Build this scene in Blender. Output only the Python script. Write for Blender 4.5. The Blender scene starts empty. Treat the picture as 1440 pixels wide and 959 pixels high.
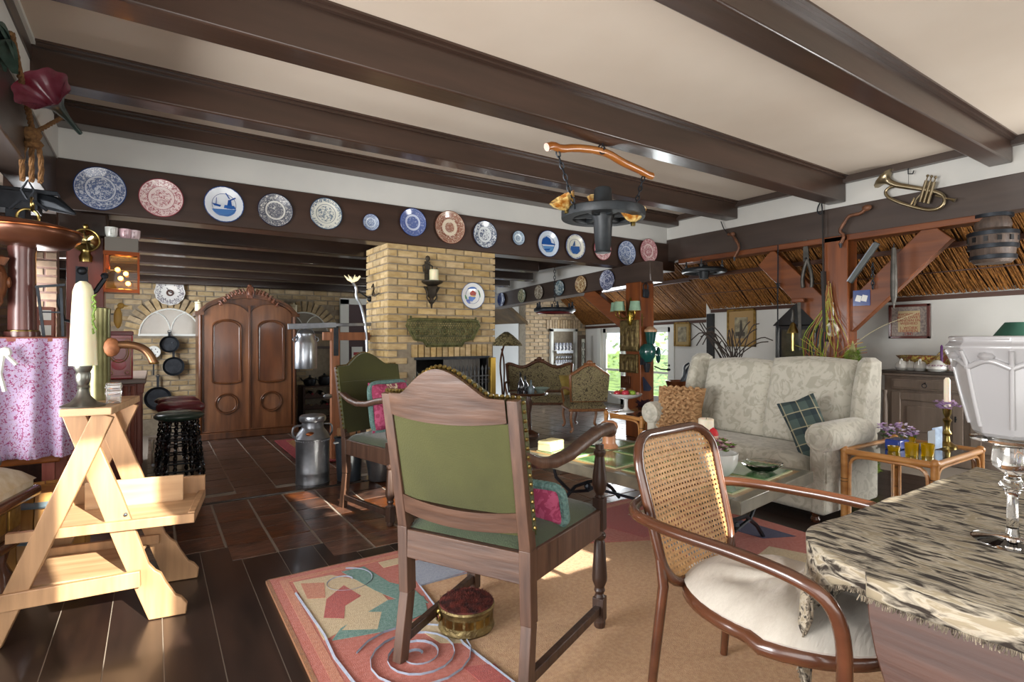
import bpy, math, random
from mathutils import Vector, Matrix
random.seed(7)
C = bpy.context.scene.collection
R = math.radians
# ------------------------------------------------------------------ camera, world, light, exposure
H = 1.35; F = 764.0; YAW = 33.46; CX = 720.0; CY = 476.0
cam = bpy.data.objects.new('camera', bpy.data.cameras.new('camera')); C.objects.link(cam)
cam.location = (0, 0, H); cam.rotation_euler = (R(90), 0, R(-YAW))
cam.data.sensor_width = 36; cam.data.lens = F/1440*36; cam.data.shift_y = -3.5/1440
cam.data.clip_start = 0.05; cam.data.clip_end = 200
bpy.context.scene.camera = cam
vs = bpy.context.scene.view_settings
vs.view_transform = 'Standard'; vs.look = 'None'; vs.gamma = 1; vs.use_curve_mapping = False
vs.exposure = 0.78
w = bpy.data.worlds.new('sky'); bpy.context.scene.world = w; w.use_nodes = True
nt = w.node_tree; bg = nt.nodes['Background']
bg.inputs[0].default_value = (0.82, 0.9, 1.0, 1); bg.inputs[1].default_value = 1.15
def light(name, kind, loc, d, energy, color=(1,1,1), size=(1,1)):
    l = bpy.data.lights.new(name, kind); l.energy = energy; l.color = color
    if kind == 'AREA': l.shape = 'RECTANGLE'; l.size, l.size_y = size
    o = bpy.data.objects.new(name, l); C.objects.link(o); o.location = loc
    o.rotation_euler = Vector(d).to_track_quat('-Z', 'Y').to_euler()
    return o
SD = Vector((-0.20, 1.0, -0.50)).normalized()
sun = light('sun', 'SUN', (0,-6,6), SD, 11.0, (1, .93, .8)); sun.data.angle = R(.6)
light('window_light_south', 'AREA', (1.2, -.62, 1.35), (0.2, 1, .2), 60, (1, .98, .95), (5.0, 1.5))  # unseen fill lamp behind the camera, added to brighten the room
light('window_light_west', 'AREA', (-2.7, 2.2, 1.3), (1, .12, .25), 150, (1, .98, .96), (3.0, 1.6)).data.spread = 2.2  # added fill from the open left side, lifts the ceiling
light('window_light_kitchen', 'AREA', (-.9, 7.0, 1.5), (1, .0, .05), 80, (.95, .97, 1), (1.6, 1.1))  # added fill lamp for the kitchen, no window stands here
light('window_light_garden', 'AREA', (7.7, 7.4, 1.1), (-1, -.1, .05), 42, (.92, .97, 1), (1.6, .9))
light('window_light_east', 'AREA', (6.2, -.62, 1.3), (-.35, 1, .2), 110, (1, .98, .95), (2.0, 1.4))  # second added fill lamp by the south wall, for the right half

# ------------------------------------------------------------------ helpers
def V(*a): return Vector(a)
_y = R(YAW); FW = Vector((math.sin(_y), math.cos(_y), 0)); RT = Vector((math.cos(_y), -math.sin(_y), 0))
def P(px, py, X=None, Y=None, Z=None, d=None):
    """point of the place seen at a pixel, on a plane x=X, y=Y, z=Z, or at a depth d"""
    r = FW + RT*((px-CX)/F) + Vector((0, 0, (CY-py)/F)); o = Vector((0, 0, H))
    if X is not None: d = X/r.x
    elif Y is not None: d = Y/r.y
    elif Z is not None: d = (Z-H)/r.z
    return o + r*d
def dep(p): return p.x*FW.x + p.y*FW.y
def sz(n, p): return n*dep(p)/F         # size in metres of n pixels at p

class MB:
    def __init__(s): s.v = []; s.f = []
    def add(s, vs, fs):
        o = len(s.v); s.v += [Vector(v) for v in vs]; s.f += [tuple(i+o for i in f) for f in fs]; return s
    def box(s, c, d, rot=None):
        x, y, z = [k/2 for k in d]; c = Vector(c)
        vs = [Vector((i*x, j*y, k*z)) for i in (-1,1) for j in (-1,1) for k in (-1,1)]
        if rot is not None:
            if not isinstance(rot, Matrix): rot = Matrix.Rotation(rot, 3, 'Z')
            vs = [rot @ v for v in vs]
        return s.add([v+c for v in vs], [(0,1,3,2),(4,6,7,5),(0,4,5,1),(2,3,7,6),(0,2,6,4),(1,5,7,3)])
    def bx(s, x0, x1, y0, y1, z0, z1): return s.box(((x0+x1)/2,(y0+y1)/2,(z0+z1)/2), (abs(x1-x0),abs(y1-y0),abs(z1-z0)))
    def bar(s, a, b, w, h, up=(0,0,1), w2=None, h2=None):
        a, b = Vector(a), Vector(b); z = (b-a).normalized(); x = z.cross(Vector(up))
        if x.length < 1e-4: x = z.cross(Vector((0,1,0)))
        x.normalize(); y = x.cross(z); w2 = w2 or w; h2 = h2 or h
        vs = [a+x*i*w/2+y*j*h/2 for i,j in ((-1,-1),(1,-1),(1,1),(-1,1))]+[b+x*i*w2/2+y*j*h2/2 for i,j in ((-1,-1),(1,-1),(1,1),(-1,1))]
        return s.add(vs, [(0,1,2,3),(7,6,5,4),(0,4,5,1),(1,5,6,2),(2,6,7,3),(3,7,4,0)])
    def tube(s, pts, r, n=8, closed=False, sq=1.0):
        pts = [Vector(p) for p in pts]; m = len(pts)
        rs = r if isinstance(r, (list, tuple)) else [r]*m
        vs = []; up = None
        for i, p in enumerate(pts):
            if closed: t = pts[(i+1)%m]-pts[i-1]
            else: t = pts[min(i+1,m-1)]-pts[max(i-1,0)]
            t.normalize()
            if up is None:
                up = t.orthogonal().normalized()
            up = (up - t*up.dot(t)); up.normalize() if up.length > 1e-6 else None
            b = t.cross(up)
            for k in range(n):
                a = 2*math.pi*k/n; vs.append(p + (up*math.cos(a)+b*math.sin(a)*sq)*rs[i])
        fs = []
        for i in range(m if closed else m-1):
            j = (i+1)%m
            for k in range(n): fs.append((i*n+k, i*n+(k+1)%n, j*n+(k+1)%n, j*n+k))
        if not closed: fs += [tuple(range(n-1,-1,-1)), tuple(range((m-1)*n, m*n))]
        return s.add(vs, fs)
    def lathe(s, prof, c=(0,0,0), n=20, M=None, flute=0, fa=0, cap=True):
        """prof: (radius, height) list"""
        vs = []; m = len(prof)
        for r, z in prof:
            for k in range(n):
                a = 2*math.pi*k/n; q = r*(1+fa*math.cos(flute*a)) if flute else r
                v = Vector((q*math.cos(a), q*math.sin(a), z))
                if M is not None: v = M @ v
                vs.append(v+Vector(c))
        fs = [(i*n+k, i*n+(k+1)%n, (i+1)*n+(k+1)%n, (i+1)*n+k) for i in range(m-1) for k in range(n)]
        if prof[0]==prof[-1]: cap=False
        if cap and prof[0][0] > 1e-5: fs.append(tuple(range(n-1,-1,-1)))
        if cap and prof[-1][0] > 1e-5: fs.append(tuple(range((m-1)*n, m*n)))
        return s.add(vs, fs)
    def ball(s, c, r, n=12, M=None):
        r = (r,r,r) if not isinstance(r,(tuple,list)) else r
        vs=[]; fs=[]; m=max(4,n//2)
        for i in range(m+1):
            t=math.pi*i/m
            for k in range(n):
                a=2*math.pi*k/n; v=Vector((r[0]*math.sin(t)*math.cos(a), r[1]*math.sin(t)*math.sin(a), r[2]*math.cos(t)))
                if M is not None: v=M@v
                vs.append(v+Vector(c))
        for i in range(m):
            for k in range(n): fs.append((i*n+k,(i+1)*n+k,(i+1)*n+(k+1)%n,i*n+(k+1)%n))
        return s.add(vs,fs)
    def prism(s, pts, o, u, v, t):
        """outline in plane (o,u,v), extruded by vector t"""
        o,u,v,t=map(Vector,(o,u,v,t)); n=len(pts)
        a=[o+u*p[0]+v*p[1] for p in pts]; b=[q+t for q in a]
        return s.add(a+b,[tuple(range(n-1,-1,-1)),tuple(range(n,2*n))]+[(i,(i+1)%n,n+(i+1)%n,n+i) for i in range(n)])
    def surf(s, fn, nu, nv, cu=False, cv=False):
        vs=[fn(i/(nu if cu else nu-1), j/(nv if cv else nv-1)) for i in range(nu) for j in range(nv)]
        fs=[(i*nv+j, ((i+1)%nu)*nv+j, ((i+1)%nu)*nv+(j+1)%nv, i*nv+(j+1)%nv) for i in range(nu if cu else nu-1) for j in range(nv if cv else nv-1)]
        return s.add(vs,fs)
    def ring(s, c, R_, r, u=(1,0,0), v=(0,1,0), n=28, k=8, sq=1):
        u,v,c=map(Vector,(u,v,c)); return s.tube([c+(u*math.cos(2*math.pi*i/n)+v*math.sin(2*math.pi*i/n))*R_ for i in range(n)], r, k, True, sq)
    def pillow(s, c, u, v, t, w, h, th, n=14, puff=.5):
        """soft cushion: half width w, half height h, half thickness th; u,v,t unit axes"""
        c,u,v,t=map(Vector,(c,u,v,t))
        def pt(sg):
            def f(a,b):
                x=2*a-1;y=2*b-1; e=max(0,(1-abs(x)**3.2)*(1-abs(y)**3.2))**puff
                pin=1-.09*(abs(x*y)**.7 if False else (1-abs(x))*abs(y)**4+(1-abs(y))*abs(x)**4)
                return c+u*x*w*pin+v*y*h*pin+t*sg*th*e
            return f
        s.surf(pt(1),n,n); s.surf(lambda a,b: pt(-1)(1-a,b),n,n); return s
    def chain(s, a, b, L=.05, r=.006):
        a,b=Vector(a),Vector(b); n=max(2,int((b-a).length/(L*.75))); z=(b-a).normalized(); x=z.orthogonal().normalized(); y=z.cross(x)
        for i in range(n):
            c=a+(b-a)*((i+.5)/n); q=x if i%2 else y
            s.tube([c+(z*math.cos(t*math.pi/4)*L*.5+q*math.sin(t*math.pi/4)*L*.27) for t in range(8)], r, 5, True)
        return s
    def mesh(s, name, mat, smooth=40):
        m=bpy.data.meshes.new(name); m.from_pydata([tuple(v) for v in s.v],[],s.f)
        if mat is not None:
            for k in (mat if isinstance(mat,(list,tuple)) else [mat]): m.materials.append(k)
        if smooth:
            m.shade_smooth(); m.set_sharp_from_angle(angle=R(smooth))
        m.update(); return m
def obj(name, mb, mat, parent=None, loc=None, bevel=0, smooth=40, label=None, seg=2):
    me = mb.mesh(name, mat, smooth) if isinstance(mb, MB) else mb
    o=bpy.data.objects.new(name, me); C.objects.link(o)
    if parent: o.parent=parent
    if loc is not None: o.location=loc
    if label: o['label']=label
    if bevel:
        b=o.modifiers.new('bevel','BEVEL'); b.width=bevel; b.segments=seg; b.limit_method='ANGLE'; b.angle_limit=R(35)
    return o
def tag(o, label, cat, group=None):
    o['label']=label; o['category']=cat
    if group: o['group']=group
    return o
def thing(name, label, cat, loc=(0,0,0), rz=0, group=None):
    o=bpy.data.objects.new(name,None); C.objects.link(o); o.location=loc; o.rotation_euler=(0,0,rz); o.empty_display_size=.1
    return tag(o,label,cat,group)
def struct(name, mb, mat, parent=None, **k):
    o=obj(name,mb,mat,parent,**k)
    if not parent: o['kind']='structure'
    return o
def dup(root, loc=None, rz=None, label=None):
    def rec(o,p):
        c=o.copy(); C.objects.link(c)
        if p: c.parent=p
        for ch in list(o.children): rec(ch,c)
        return c
    r=rec(root,None)
    if loc is not None: r.location=loc
    if rz is not None: r.rotation_euler=(0,0,rz)
    if label: r['label']=label
    return r
def mirror_x(pts): return [(-x,y) for x,y in pts]

# ------------------------------------------------------------------ materials
def lin(c):
    if isinstance(c,str): c=tuple(int(c[i:i+2],16) for i in (0,2,4))
    return tuple(((k/255)/12.92 if k/255<=.04045 else ((k/255+.055)/1.055)**2.4) for k in c)+(1,)
_mc={}
def mat(name, c, rough=.5, metal=0, c2=None, scale=8, stretch=(1,1,1), bump=0, bscale=None, rnd=0, trans=0, coat=0, sheen=0, detail=4, lo=.35, hi=.65, emit=0, alpha=1, coord='Object', c3=None, spec=.5, sss=0):
    if name in _mc: return _mc[name]
    m=bpy.data.materials.new(name); m.use_nodes=True; t=m.node_tree; N=t.nodes; L=t.links; b=N['Principled BSDF']
    b.inputs['Roughness'].default_value=rough; b.inputs['Metallic'].default_value=metal
    b.inputs['Transmission Weight'].default_value=trans; b.inputs['Coat Weight'].default_value=coat; b.inputs['Coat Roughness'].default_value=.12
    b.inputs['Sheen Weight'].default_value=sheen; b.inputs['Sheen Roughness'].default_value=.4; b.inputs['Specular IOR Level'].default_value=spec
    b.inputs['Base Color'].default_value=lin(c); m.diffuse_color=lin(c)
    if sss: b.inputs['Subsurface Weight'].default_value=sss; b.inputs['Subsurface Scale'].default_value=.02
    if emit: b.inputs['Emission Color'].default_value=lin(c); b.inputs['Emission Strength'].default_value=emit
    if alpha<1: b.inputs['Alpha'].default_value=alpha
    src=None
    if c2 or bump or rnd:
        tc=N.new('ShaderNodeTexCoord'); mp=N.new('ShaderNodeMapping'); mp.inputs['Scale'].default_value=stretch
        L.new(tc.outputs[coord],mp.inputs[0])
        if rnd:
            oi=N.new('ShaderNodeObjectInfo'); mu=N.new('ShaderNodeMath'); mu.operation='MULTIPLY'; mu.inputs[1].default_value=37
            L.new(oi.outputs['Random'],mu.inputs[0]); L.new(mu.outputs[0],mp.inputs['Location'])
        nz=N.new('ShaderNodeTexNoise'); nz.inputs['Scale'].default_value=scale; nz.inputs['Detail'].default_value=detail
        L.new(mp.outputs[0],nz.inputs[0])
        if c2:
            cr=N.new('ShaderNodeValToRGB'); e=cr.color_ramp.elements
            e[0].position=lo; e[0].color=lin(c); e[1].position=hi; e[1].color=lin(c2)
            if c3: q=e.new(.5*(lo+hi)); q.color=lin(c3)
            L.new(nz.outputs[0],cr.inputs[0]); src=cr.outputs[0]
        if rnd:
            hs=N.new('ShaderNodeHueSaturation'); mr=N.new('ShaderNodeMapRange'); mr.inputs[3].default_value=1-rnd; mr.inputs[4].default_value=1+rnd
            L.new(oi.outputs['Random'],mr.inputs[0]); L.new(mr.outputs[0],hs.inputs['Value'])
            m2=N.new('ShaderNodeMath'); m2.operation='PINGPONG'; m2.inputs[1].default_value=.5; m3=N.new('ShaderNodeMapRange'); m3.inputs[3].default_value=1-rnd*.6; m3.inputs[4].default_value=1+rnd*.6; m3.inputs[2].default_value=.5
            m4=N.new('ShaderNodeMath'); m4.operation='MULTIPLY'; m4.inputs[1].default_value=7.3
            L.new(oi.outputs['Random'],m4.inputs[0]); L.new(m4.outputs[0],m2.inputs[0]); L.new(m2.outputs[0],m3.inputs[0]); L.new(m3.outputs[0],hs.inputs['Saturation'])
            if src: L.new(src,hs.inputs['Color'])
            else: hs.inputs['Color'].default_value=lin(c)
            src=hs.outputs[0]
        if src: L.new(src,b.inputs['Base Color'])
        if bump:
            bp=N.new('ShaderNodeBump'); bp.inputs['Strength'].default_value=bump; bp.inputs['Distance'].default_value=.01
            if bscale:
                n2=N.new('ShaderNodeTexNoise'); n2.inputs['Scale'].default_value=bscale; n2.inputs['Detail'].default_value=3; L.new(mp.outputs[0],n2.inputs[0]); L.new(n2.outputs[0],bp.inputs['Height'])
            else: L.new(nz.outputs[0],bp.inputs['Height'])
            L.new(bp.outputs[0],b.inputs['Normal'])
    _mc[name]=m; return m
def wood(name,c,c2,rough=.4,ax=2,scale=5,coat=0,bump=.15,rnd=0,k=14):
    st=[k,k,k]; st[ax]=1.0
    return mat(name,c,rough,0,c2,scale/2.2,tuple(st),bump,coat=coat,rnd=rnd,detail=6,lo=.3,hi=.7)
M={}
M['beam']=wood('dark_beam_paint','35271f','453229',.32,0,2.5,coat=.22,bump=.25,k=9)
M['beamy']=wood('dark_beam_paint_along','3d322d','4a3e37',.35,1,2.5,coat=.15,bump=.2,k=9)
M['kbeam']=wood('black_beam_paint','231a17','33261f',.22,0,2.5,coat=.5,bump=.35,k=6)
M['ceil']=mat('ceiling_plaster','cfc3b4',.9,c2='c6b8a8',scale=.8,bump=.05,bscale=30)
M['plaster']=mat('white_plaster','d3d2cc',.9,c2='c8c8c3',scale=1.2,bump=.15,bscale=14)
M['postwood']=wood('orange_post_wood','5c2f17','844820',.38,2,3,coat=.2,bump=.25,k=10)
M['postwoody']=wood('orange_brace_wood','5c2f17','80471f',.38,1,3,coat=.2,bump=.25,k=10)
M['redpost']=wood('red_brown_post','5a2a24','7d453b',.4,2,3,coat=.2,bump=.2,k=10)
M['plank']=wood('dark_floor_plank','1a1412','33251f',.3,1,3,coat=.25,bump=.12,rnd=.22,k=6)
M['joint']=mat('floor_joint','8f867b',.85)
M['tile']=mat('glazed_red_tile','33221b',.3,0,'6b4430',7,(1,2,1),.25,bscale=25,rnd=.35,coat=.3,lo=.3,hi=.7)
M['ktile']=mat('kitchen_dark_tile','322724',.3,0,'5a443a',6,(1,2,1),.25,bscale=25,rnd=.3,coat=.3,lo=.3,hi=.75)
M['brick']=mat('yellow_brick','a98e60',.9,0,'c9b184',9,(1,1,2.5),.5,bscale=60,rnd=.16,lo=.3,hi=.7)
M['brick2']=mat('dull_brick','9c8765',.9,0,'b5a17e',9,(1,1,2.5),.5,bscale=60,rnd=.16)
M['brick3']=mat('tan_brick','a08a6c',.9,0,'b8a284',9,(1,1,2.5),.5,bscale=60,rnd=.16)
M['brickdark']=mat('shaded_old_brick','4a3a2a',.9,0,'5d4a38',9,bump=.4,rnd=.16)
M['mortar']=mat('mortar','948977',.95,c2='857a68',scale=20)
M['reed']=mat('reed_stalk','5a3513',.8,0,'9a6526',30,(1,1,1),.2,lo=.25,hi=.75)
M['reedback']=mat('reed_back','3a2410',.95)
M['batten']=wood('batten_wood','3a1f13','50301e',.5,1,3)
M['oak']=wood('chair_oak','3c281e','5c4233',.42,2,6,bump=.25,k=12)
M['oakx']=wood('chair_oak_rail','3c281e','5c4233',.42,0,6,bump=.25,k=12)
M['oakdark']=wood('chair_oak_dark','2c1d16','453025',.4,2,6,bump=.25,k=12)
M['velvet']=mat('green_velvet','2c2d0e',.88,0,'49491e',2.2,sheen=.2,bump=.3,bscale=180,lo=.25,hi=.8)
M['velvetd']=mat('green_velvet_seat','2a3522',.85,0,'3d472d',3,sheen=.35,bump=.3,bscale=180)
M['brass']=mat('brass','a8945a',.28,1,'7c6a3c',12)
M['brassold']=mat('old_brass','5a4a2e',.42,.7,'8a7a50',20,bump=.6,bscale=60)
M['iron']=mat('black_iron','22252a',.45,.6,'31363c',12,bump=.3)
M['black']=mat('black','0d0d0e',.5)
M['steel']=mat('dull_zinc','8f9297',.4,.85,'6c6f75',6,(1,1,1),.2)
M['zinc']=mat('bright_zinc','a8adb3',.3,.9,'80858c',5)
M['pewter']=mat('pewter','77776f',.35,.9,'8d8d86',10)
M['copper']=mat('copper','7a3f22',.28,.9,'9b5c34',4)
M['bronze']=mat('brown_copper','4a2c1e',.3,.6,'6a4330',3)
M['glass']=mat('clear_glass','ffffff',.03,trans=1)
M['wax']=mat('cream_wax','e8e2bd',.4,sss=.3)
M['white']=mat('white_paint','d8dad4',.5)
M['china']=mat('white_china','dfe0dc',.15,coat=.5)
M['lightwood']=wood('pale_beech','927050','b58d66',.42,2,5,bump=.1,k=10)
M['lightwoodx']=wood('pale_beech_board','a88562','c9a781',.42,0,5,bump=.1,k=10)
M['walnut']=wood('wardrobe_walnut','54301a','825434',.32,2,3.5,coat=.3,bump=.08,k=9)
M['walnutd']=wood('wardrobe_dark_walnut','43240f','6b4024',.32,2,3.5,coat=.3,bump=.1,k=9)
M['redwood']=wood('worn_red_cupboard','6b2a20','99604f',.5,2,3.5,bump=.2,k=9)
M['cabinet']=wood('greige_cabinet','75685e','8c7e73',.5,2,4,bump=.15,k=8)
M['bamboo']=mat('rattan_cane','a26a35',.35,0,'c99355',6,(1,1,3),.1,coat=.3,lo=.3,hi=.7)
M['charred']=mat('charred_rattan','4a2c18',.4)
M['bent']=wood('bentwood_brown','3e2317','5c3723',.25,1,4,coat=.5,bump=.08,k=5)
M['cane']=mat('cane_weave','c59a67',.5,0,'a97e4f',40)
M['cushion']=mat('white_cushion','c9c2b6',.85,0,'bcb4a8',3,(1,4,1),.4,bscale=20,sheen=.2)
M['green']=mat('green_cloth','3f6a5a',.8,c2='4d7a68',scale=12)
M['gold']=mat('gilt_frame','9a7c3e',.4,.6,'7a5c28',20,bump=.3)
M['cork']=mat('cork_brown','7d4b2c',.7,c2='98623c',scale=30,bump=.4)
M['rope']=mat('hemp_rope','5e4022',.9,c2='7d5a34',scale=60,bump=.8)
M['garden']=mat('garden_leaf','3d5a1e',.8,c2='7f9c4c',scale=4,bump=.5)

# brocade style: large leaf outlines by distorted voronoi / wave
def patterned(name, base, ink, scale=14, dist=1.5, thr=.5, rough=.7, kind='noise', sheen=0, soft=.03, ink2=None, bump=.2, coord='Object', detail=3, stretch=None, rot=0):
    if name in _mc: return _mc[name]
    m=bpy.data.materials.new(name); m.use_nodes=True; t=m.node_tree; N=t.nodes; L=t.links; b=N['Principled BSDF']; b.inputs['Roughness'].default_value=rough; b.inputs['Sheen Weight'].default_value=sheen
    tc=N.new('ShaderNodeTexCoord')
    if kind=='noise':
        z=N.new('ShaderNodeTexNoise'); z.inputs['Scale'].default_value=scale; z.inputs['Distortion'].default_value=dist; z.inputs['Detail'].default_value=detail; out=z.outputs[0]
    elif kind=='voronoi':
        z=N.new('ShaderNodeTexVoronoi'); z.inputs['Scale'].default_value=scale; out=z.outputs['Distance']
    elif kind=='wave':
        z=N.new('ShaderNodeTexWave'); z.inputs['Scale'].default_value=scale; z.inputs['Distortion'].default_value=dist; z.inputs['Detail'].default_value=detail; out=z.outputs[1]
    mp=N.new('ShaderNodeMapping'); L.new(tc.outputs[coord],mp.inputs[0]); L.new(mp.outputs[0],z.inputs[0]); mp.inputs['Rotation'].default_value=(0,0,rot)
    if stretch: mp.inputs['Scale'].default_value=stretch
    cr=N.new('ShaderNodeValToRGB'); e=cr.color_ramp.elements; e[0].position=max(0,thr-soft); e[0].color=lin(ink); e[1].position=min(1,thr+soft); e[1].color=lin(base)
    if ink2: q=e.new(min(1,thr+.12)); q.color=lin(ink2)
    L.new(out,cr.inputs[0]); L.new(cr.outputs[0],b.inputs['Base Color'])
    if bump:
        bp=N.new('ShaderNodeBump'); bp.inputs['Strength'].default_value=bump; bp.inputs['Distance'].default_value=.005; L.new(out,bp.inputs['Height']); L.new(bp.outputs[0],b.inputs['Normal'])
    _mc[name]=m; return m
M['brocade']=patterned('sofa_brocade','b8b4a6','a39f90',9,2.2,.47,.75,sheen=.3,soft=.05)
M['tapestry']=patterned('tapestry','a39470','453c2c',26,2.5,.46,.85,ink2='7d7450')
M['floral']=patterned('floral_cotton','a89cae','863c66',75,1.0,.44,.9,ink2='a290b0',bump=0)
M['tablerug']=patterned('table_rug','aca28f','2a221b',15,.8,.47,.95,ink2='8f836c',bump=.9,soft=.07,detail=10,stretch=(3.2,.75,3),rot=.12)
def tartan(name, base, c1, c2, light):
    m=bpy.data.materials.new(name); m.use_nodes=True; t=m.node_tree; N=t.nodes; L=t.links; b=N['Principled BSDF']; b.inputs['Roughness'].default_value=.9
    tc=N.new('ShaderNodeTexCoord'); col=None
    for k,(dr,sc,thr,c) in enumerate((((.55,-.75,.35),9,.55,c1),((.12,.5,1),8,.55,c1),((.55,-.75,.35),9,.93,light),((.12,.5,1),8,.93,light))):
        d=N.new('ShaderNodeVectorMath'); d.operation='DOT_PRODUCT'; d.inputs[1].default_value=Vector(dr).normalized()*sc; L.new(tc.outputs['Object'],d.inputs[0])
        f=N.new('ShaderNodeMath'); f.operation='FRACT'; L.new(d.outputs['Value'],f.inputs[0]); g=N.new('ShaderNodeMath'); g.operation='GREATER_THAN'; g.inputs[1].default_value=thr; L.new(f.outputs[0],g.inputs[0])
        h=N.new('ShaderNodeMath'); h.operation='MULTIPLY'; h.inputs[1].default_value=.6; L.new(g.outputs[0],h.inputs[0])
        x=N.new('ShaderNodeMix'); x.data_type='RGBA'; x.inputs['B'].default_value=lin(c)
        if col: L.new(col,x.inputs['A'])
        else: x.inputs['A'].default_value=lin(base)
        L.new(h.outputs[0],x.inputs['Factor']); col=x.outputs['Result']
    L.new(col,b.inputs['Base Color']); return m
M['tartan']=tartan('dark_tartan','4a5a55','1c2a33','2f4a48','b5ad8c')

def plate_mat(name, ink, ground='e4e6e4', rim=(.62,.97), ctr=.5, fine=26, seed=0, thr=.52, mid=None):
    """printed china: node pattern by distance from the plate's centre (local x,z)"""
    m=bpy.data.materials.new(name); m.use_nodes=True; t=m.node_tree; N=t.nodes; L=t.links; b=N['Principled BSDF']; b.inputs['Roughness'].default_value=.18; b.inputs['Coat Weight'].default_value=.5
    tc=N.new('ShaderNodeTexCoord'); ln=N.new('ShaderNodeVectorMath'); ln.operation='LENGTH'; L.new(tc.outputs['Object'],ln.inputs[0])
    z=N.new('ShaderNodeTexNoise'); z.inputs['Scale'].default_value=fine; z.inputs['Detail'].default_value=4; z.inputs['Distortion'].default_value=1.2
    mp=N.new('ShaderNodeMapping'); mp.inputs['Location'].default_value=(seed,seed*.7,0); L.new(tc.outputs['Object'],mp.inputs[0]); L.new(mp.outputs[0],z.inputs[0])
    th=N.new('ShaderNodeMapRange'); th.inputs[1].default_value=1-thr-.04; th.inputs[2].default_value=1-thr+.08; th.inputs[4].default_value=.85; L.new(z.outputs[0],th.inputs[0])
    cr=N.new('ShaderNodeValToRGB'); cr.color_ramp.interpolation='CONSTANT'; e=cr.color_ramp.elements
    e[0].position=0; e[0].color=(1,1,1,1); e[1].position=ctr; e[1].color=(0,0,0,1)
    for pos,v in ((rim[0],1),(rim[1],0)): q=e.new(min(pos,.999)); q.color=(v,v,v,1)
    L.new(ln.outputs['Value'],cr.inputs[0])
    mu=N.new('ShaderNodeMath'); mu.operation='MULTIPLY'; L.new(th.outputs[0],mu.inputs[0]); L.new(cr.outputs[0],mu.inputs[1])
    mx=N.new('ShaderNodeMix'); mx.data_type='RGBA'; mx.inputs['A'].default_value=lin(ground); mx.inputs['B'].default_value=lin(ink)
    L.new(mu.outputs[0],mx.inputs['Factor']); L.new(mx.outputs['Result'],b.inputs['Base Color']); return m
# ================================================================== STRUCTURE
RX=6.44; LX=-.59; LY=5.5; GY=9.1; WX=7.55; WX2=7.98; CZ=3.15
struct('floor', MB().bx(-4,9.5,-2,9.4,-.12,-.004), M['joint'])
floor=bpy.data.objects['floor']
# planks run along Y, in front of the tiles; the tile field steps into them
PW=.2085; TW=.268; TH=.268; TX=-.945; TY=5.03
def ncol(i):   # rows of tiles in column i, front edge stepped
    return {0:3,1:3,2:4,3:4,4:4,5:5,6:5,7:6}.get(i,6)
def stepY(x0,x1):
    i0=int((x0-TX)//TW); i1=int((x1-.001-TX)//TW)
    return TY-TH*min(ncol(max(0,i)) for i in (i0,i1))
x=-1.42
while x<6.2:
    ye=max(TY-TH*ncol(max(0,int((x-TX)//TW))), TY-TH*ncol(max(0,int((x+PW-.001-TX)//TW))))-.004
    y0=-.65; cuts=[random.uniform(.2,1.4), ye] if x<1 else [random.uniform(.5,2.0),ye]
    for y1 in cuts:
        m=MB().bx(0,PW-.004,0,y1-y0-.004,-.02,0).mesh('plank',M['plank'],0)
        o=obj('plank',m,None,floor,(x,y0+.002,-.0022)); y0=y1
    x+=PW
tm=[MB().box((0,0,-.009),(TW-.016-.002*k,TH-.014+.002*k,.018)).mesh('tile',M['tile'],0) for k in range(3)]
i=0
while TX+i*TW<6.0:
    for k in range(ncol(i)):
        x=TX+(i+.5)*TW; y=TY-(k+.5)*TH
        o=obj('tile',random.choice(tm),None,floor,(x,y,random.uniform(-.0015,.001))); o.rotation_euler=(random.uniform(-.004,.004),random.uniform(-.004,.004),0)
    i+=1
# dark threshold and kitchen tiles
struct('trim_threshold', MB().bx(-.7,6.1,5.05,5.22,-.05,.012), M['kbeam'], bevel=.008)
km=MB().box((0,0,-.009),(.318,.250,.018)).mesh('tile',M['ktile'],0); stf=MB()
x=-.55; i=0
while x<7.9:
    y=5.36-(.13 if i%2 else 0)
    while y<9.0:
        if y>5.3 and not (2.0<x<3.45 and 5.4<y<6.3) and not (x<0 and y>5.9):
            if x<3.6 and y<8.4: obj('tile',km,None,floor,(x,y,random.uniform(-.0015,.001)))
            else: stf.box((x,y,-.009),(.318,.25,.018))
        y+=.262
    x+=.33; i+=1
o=obj('tile',stf,M['ktile'],floor,smooth=0); o['kind']='stuff'

# ceiling boards and main beams
struct('ceiling', MB().bx(-3.4,8,-.8,5.5,CZ,CZ+.1), M['ceil'])
def beam(n,y0,y1,z0,z1=CZ,x0=LX-.05,x1=RX,m='beam'):
    o=struct('trim_beam_%d'%n, MB().bx(x0,x1,y0,y1,z0,z1), M[m], bevel=.012); return o
beam(1,1.59,1.76,2.93); beam(2,3.0,3.19,2.87); beam(3,4.34,4.52,2.93); beam(4,5.3,5.5,3.0); beam(5,.25,.42,2.93,CZ,-2.0)
for i,(y,zt) in enumerate(((1.59,CZ),(3.0,CZ),(4.34,CZ),(5.3,CZ))):
    struct('trim_moulding_%d'%(i+1), MB().bx(LX-.05,RX,y-.028,y,zt-.035,zt-.012).bx(LX-.05,RX,y-.05,y,zt-.014,zt), M['beam'])
struct('trim_edge_right', MB().bx(RX-.06,RX+.02,-1.0,5.4,CZ-.075,CZ), M['beamy'])
struct('trim_edge_left', MB().bx(LX-.1,LX-.02,.5,5.4,CZ-.12,CZ-.002), M['beamy'])
struct('trim_edge_batten', MB().bx(LX-.02,LX,.5,5.4,CZ-.03,CZ-.001), M['white'])
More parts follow.
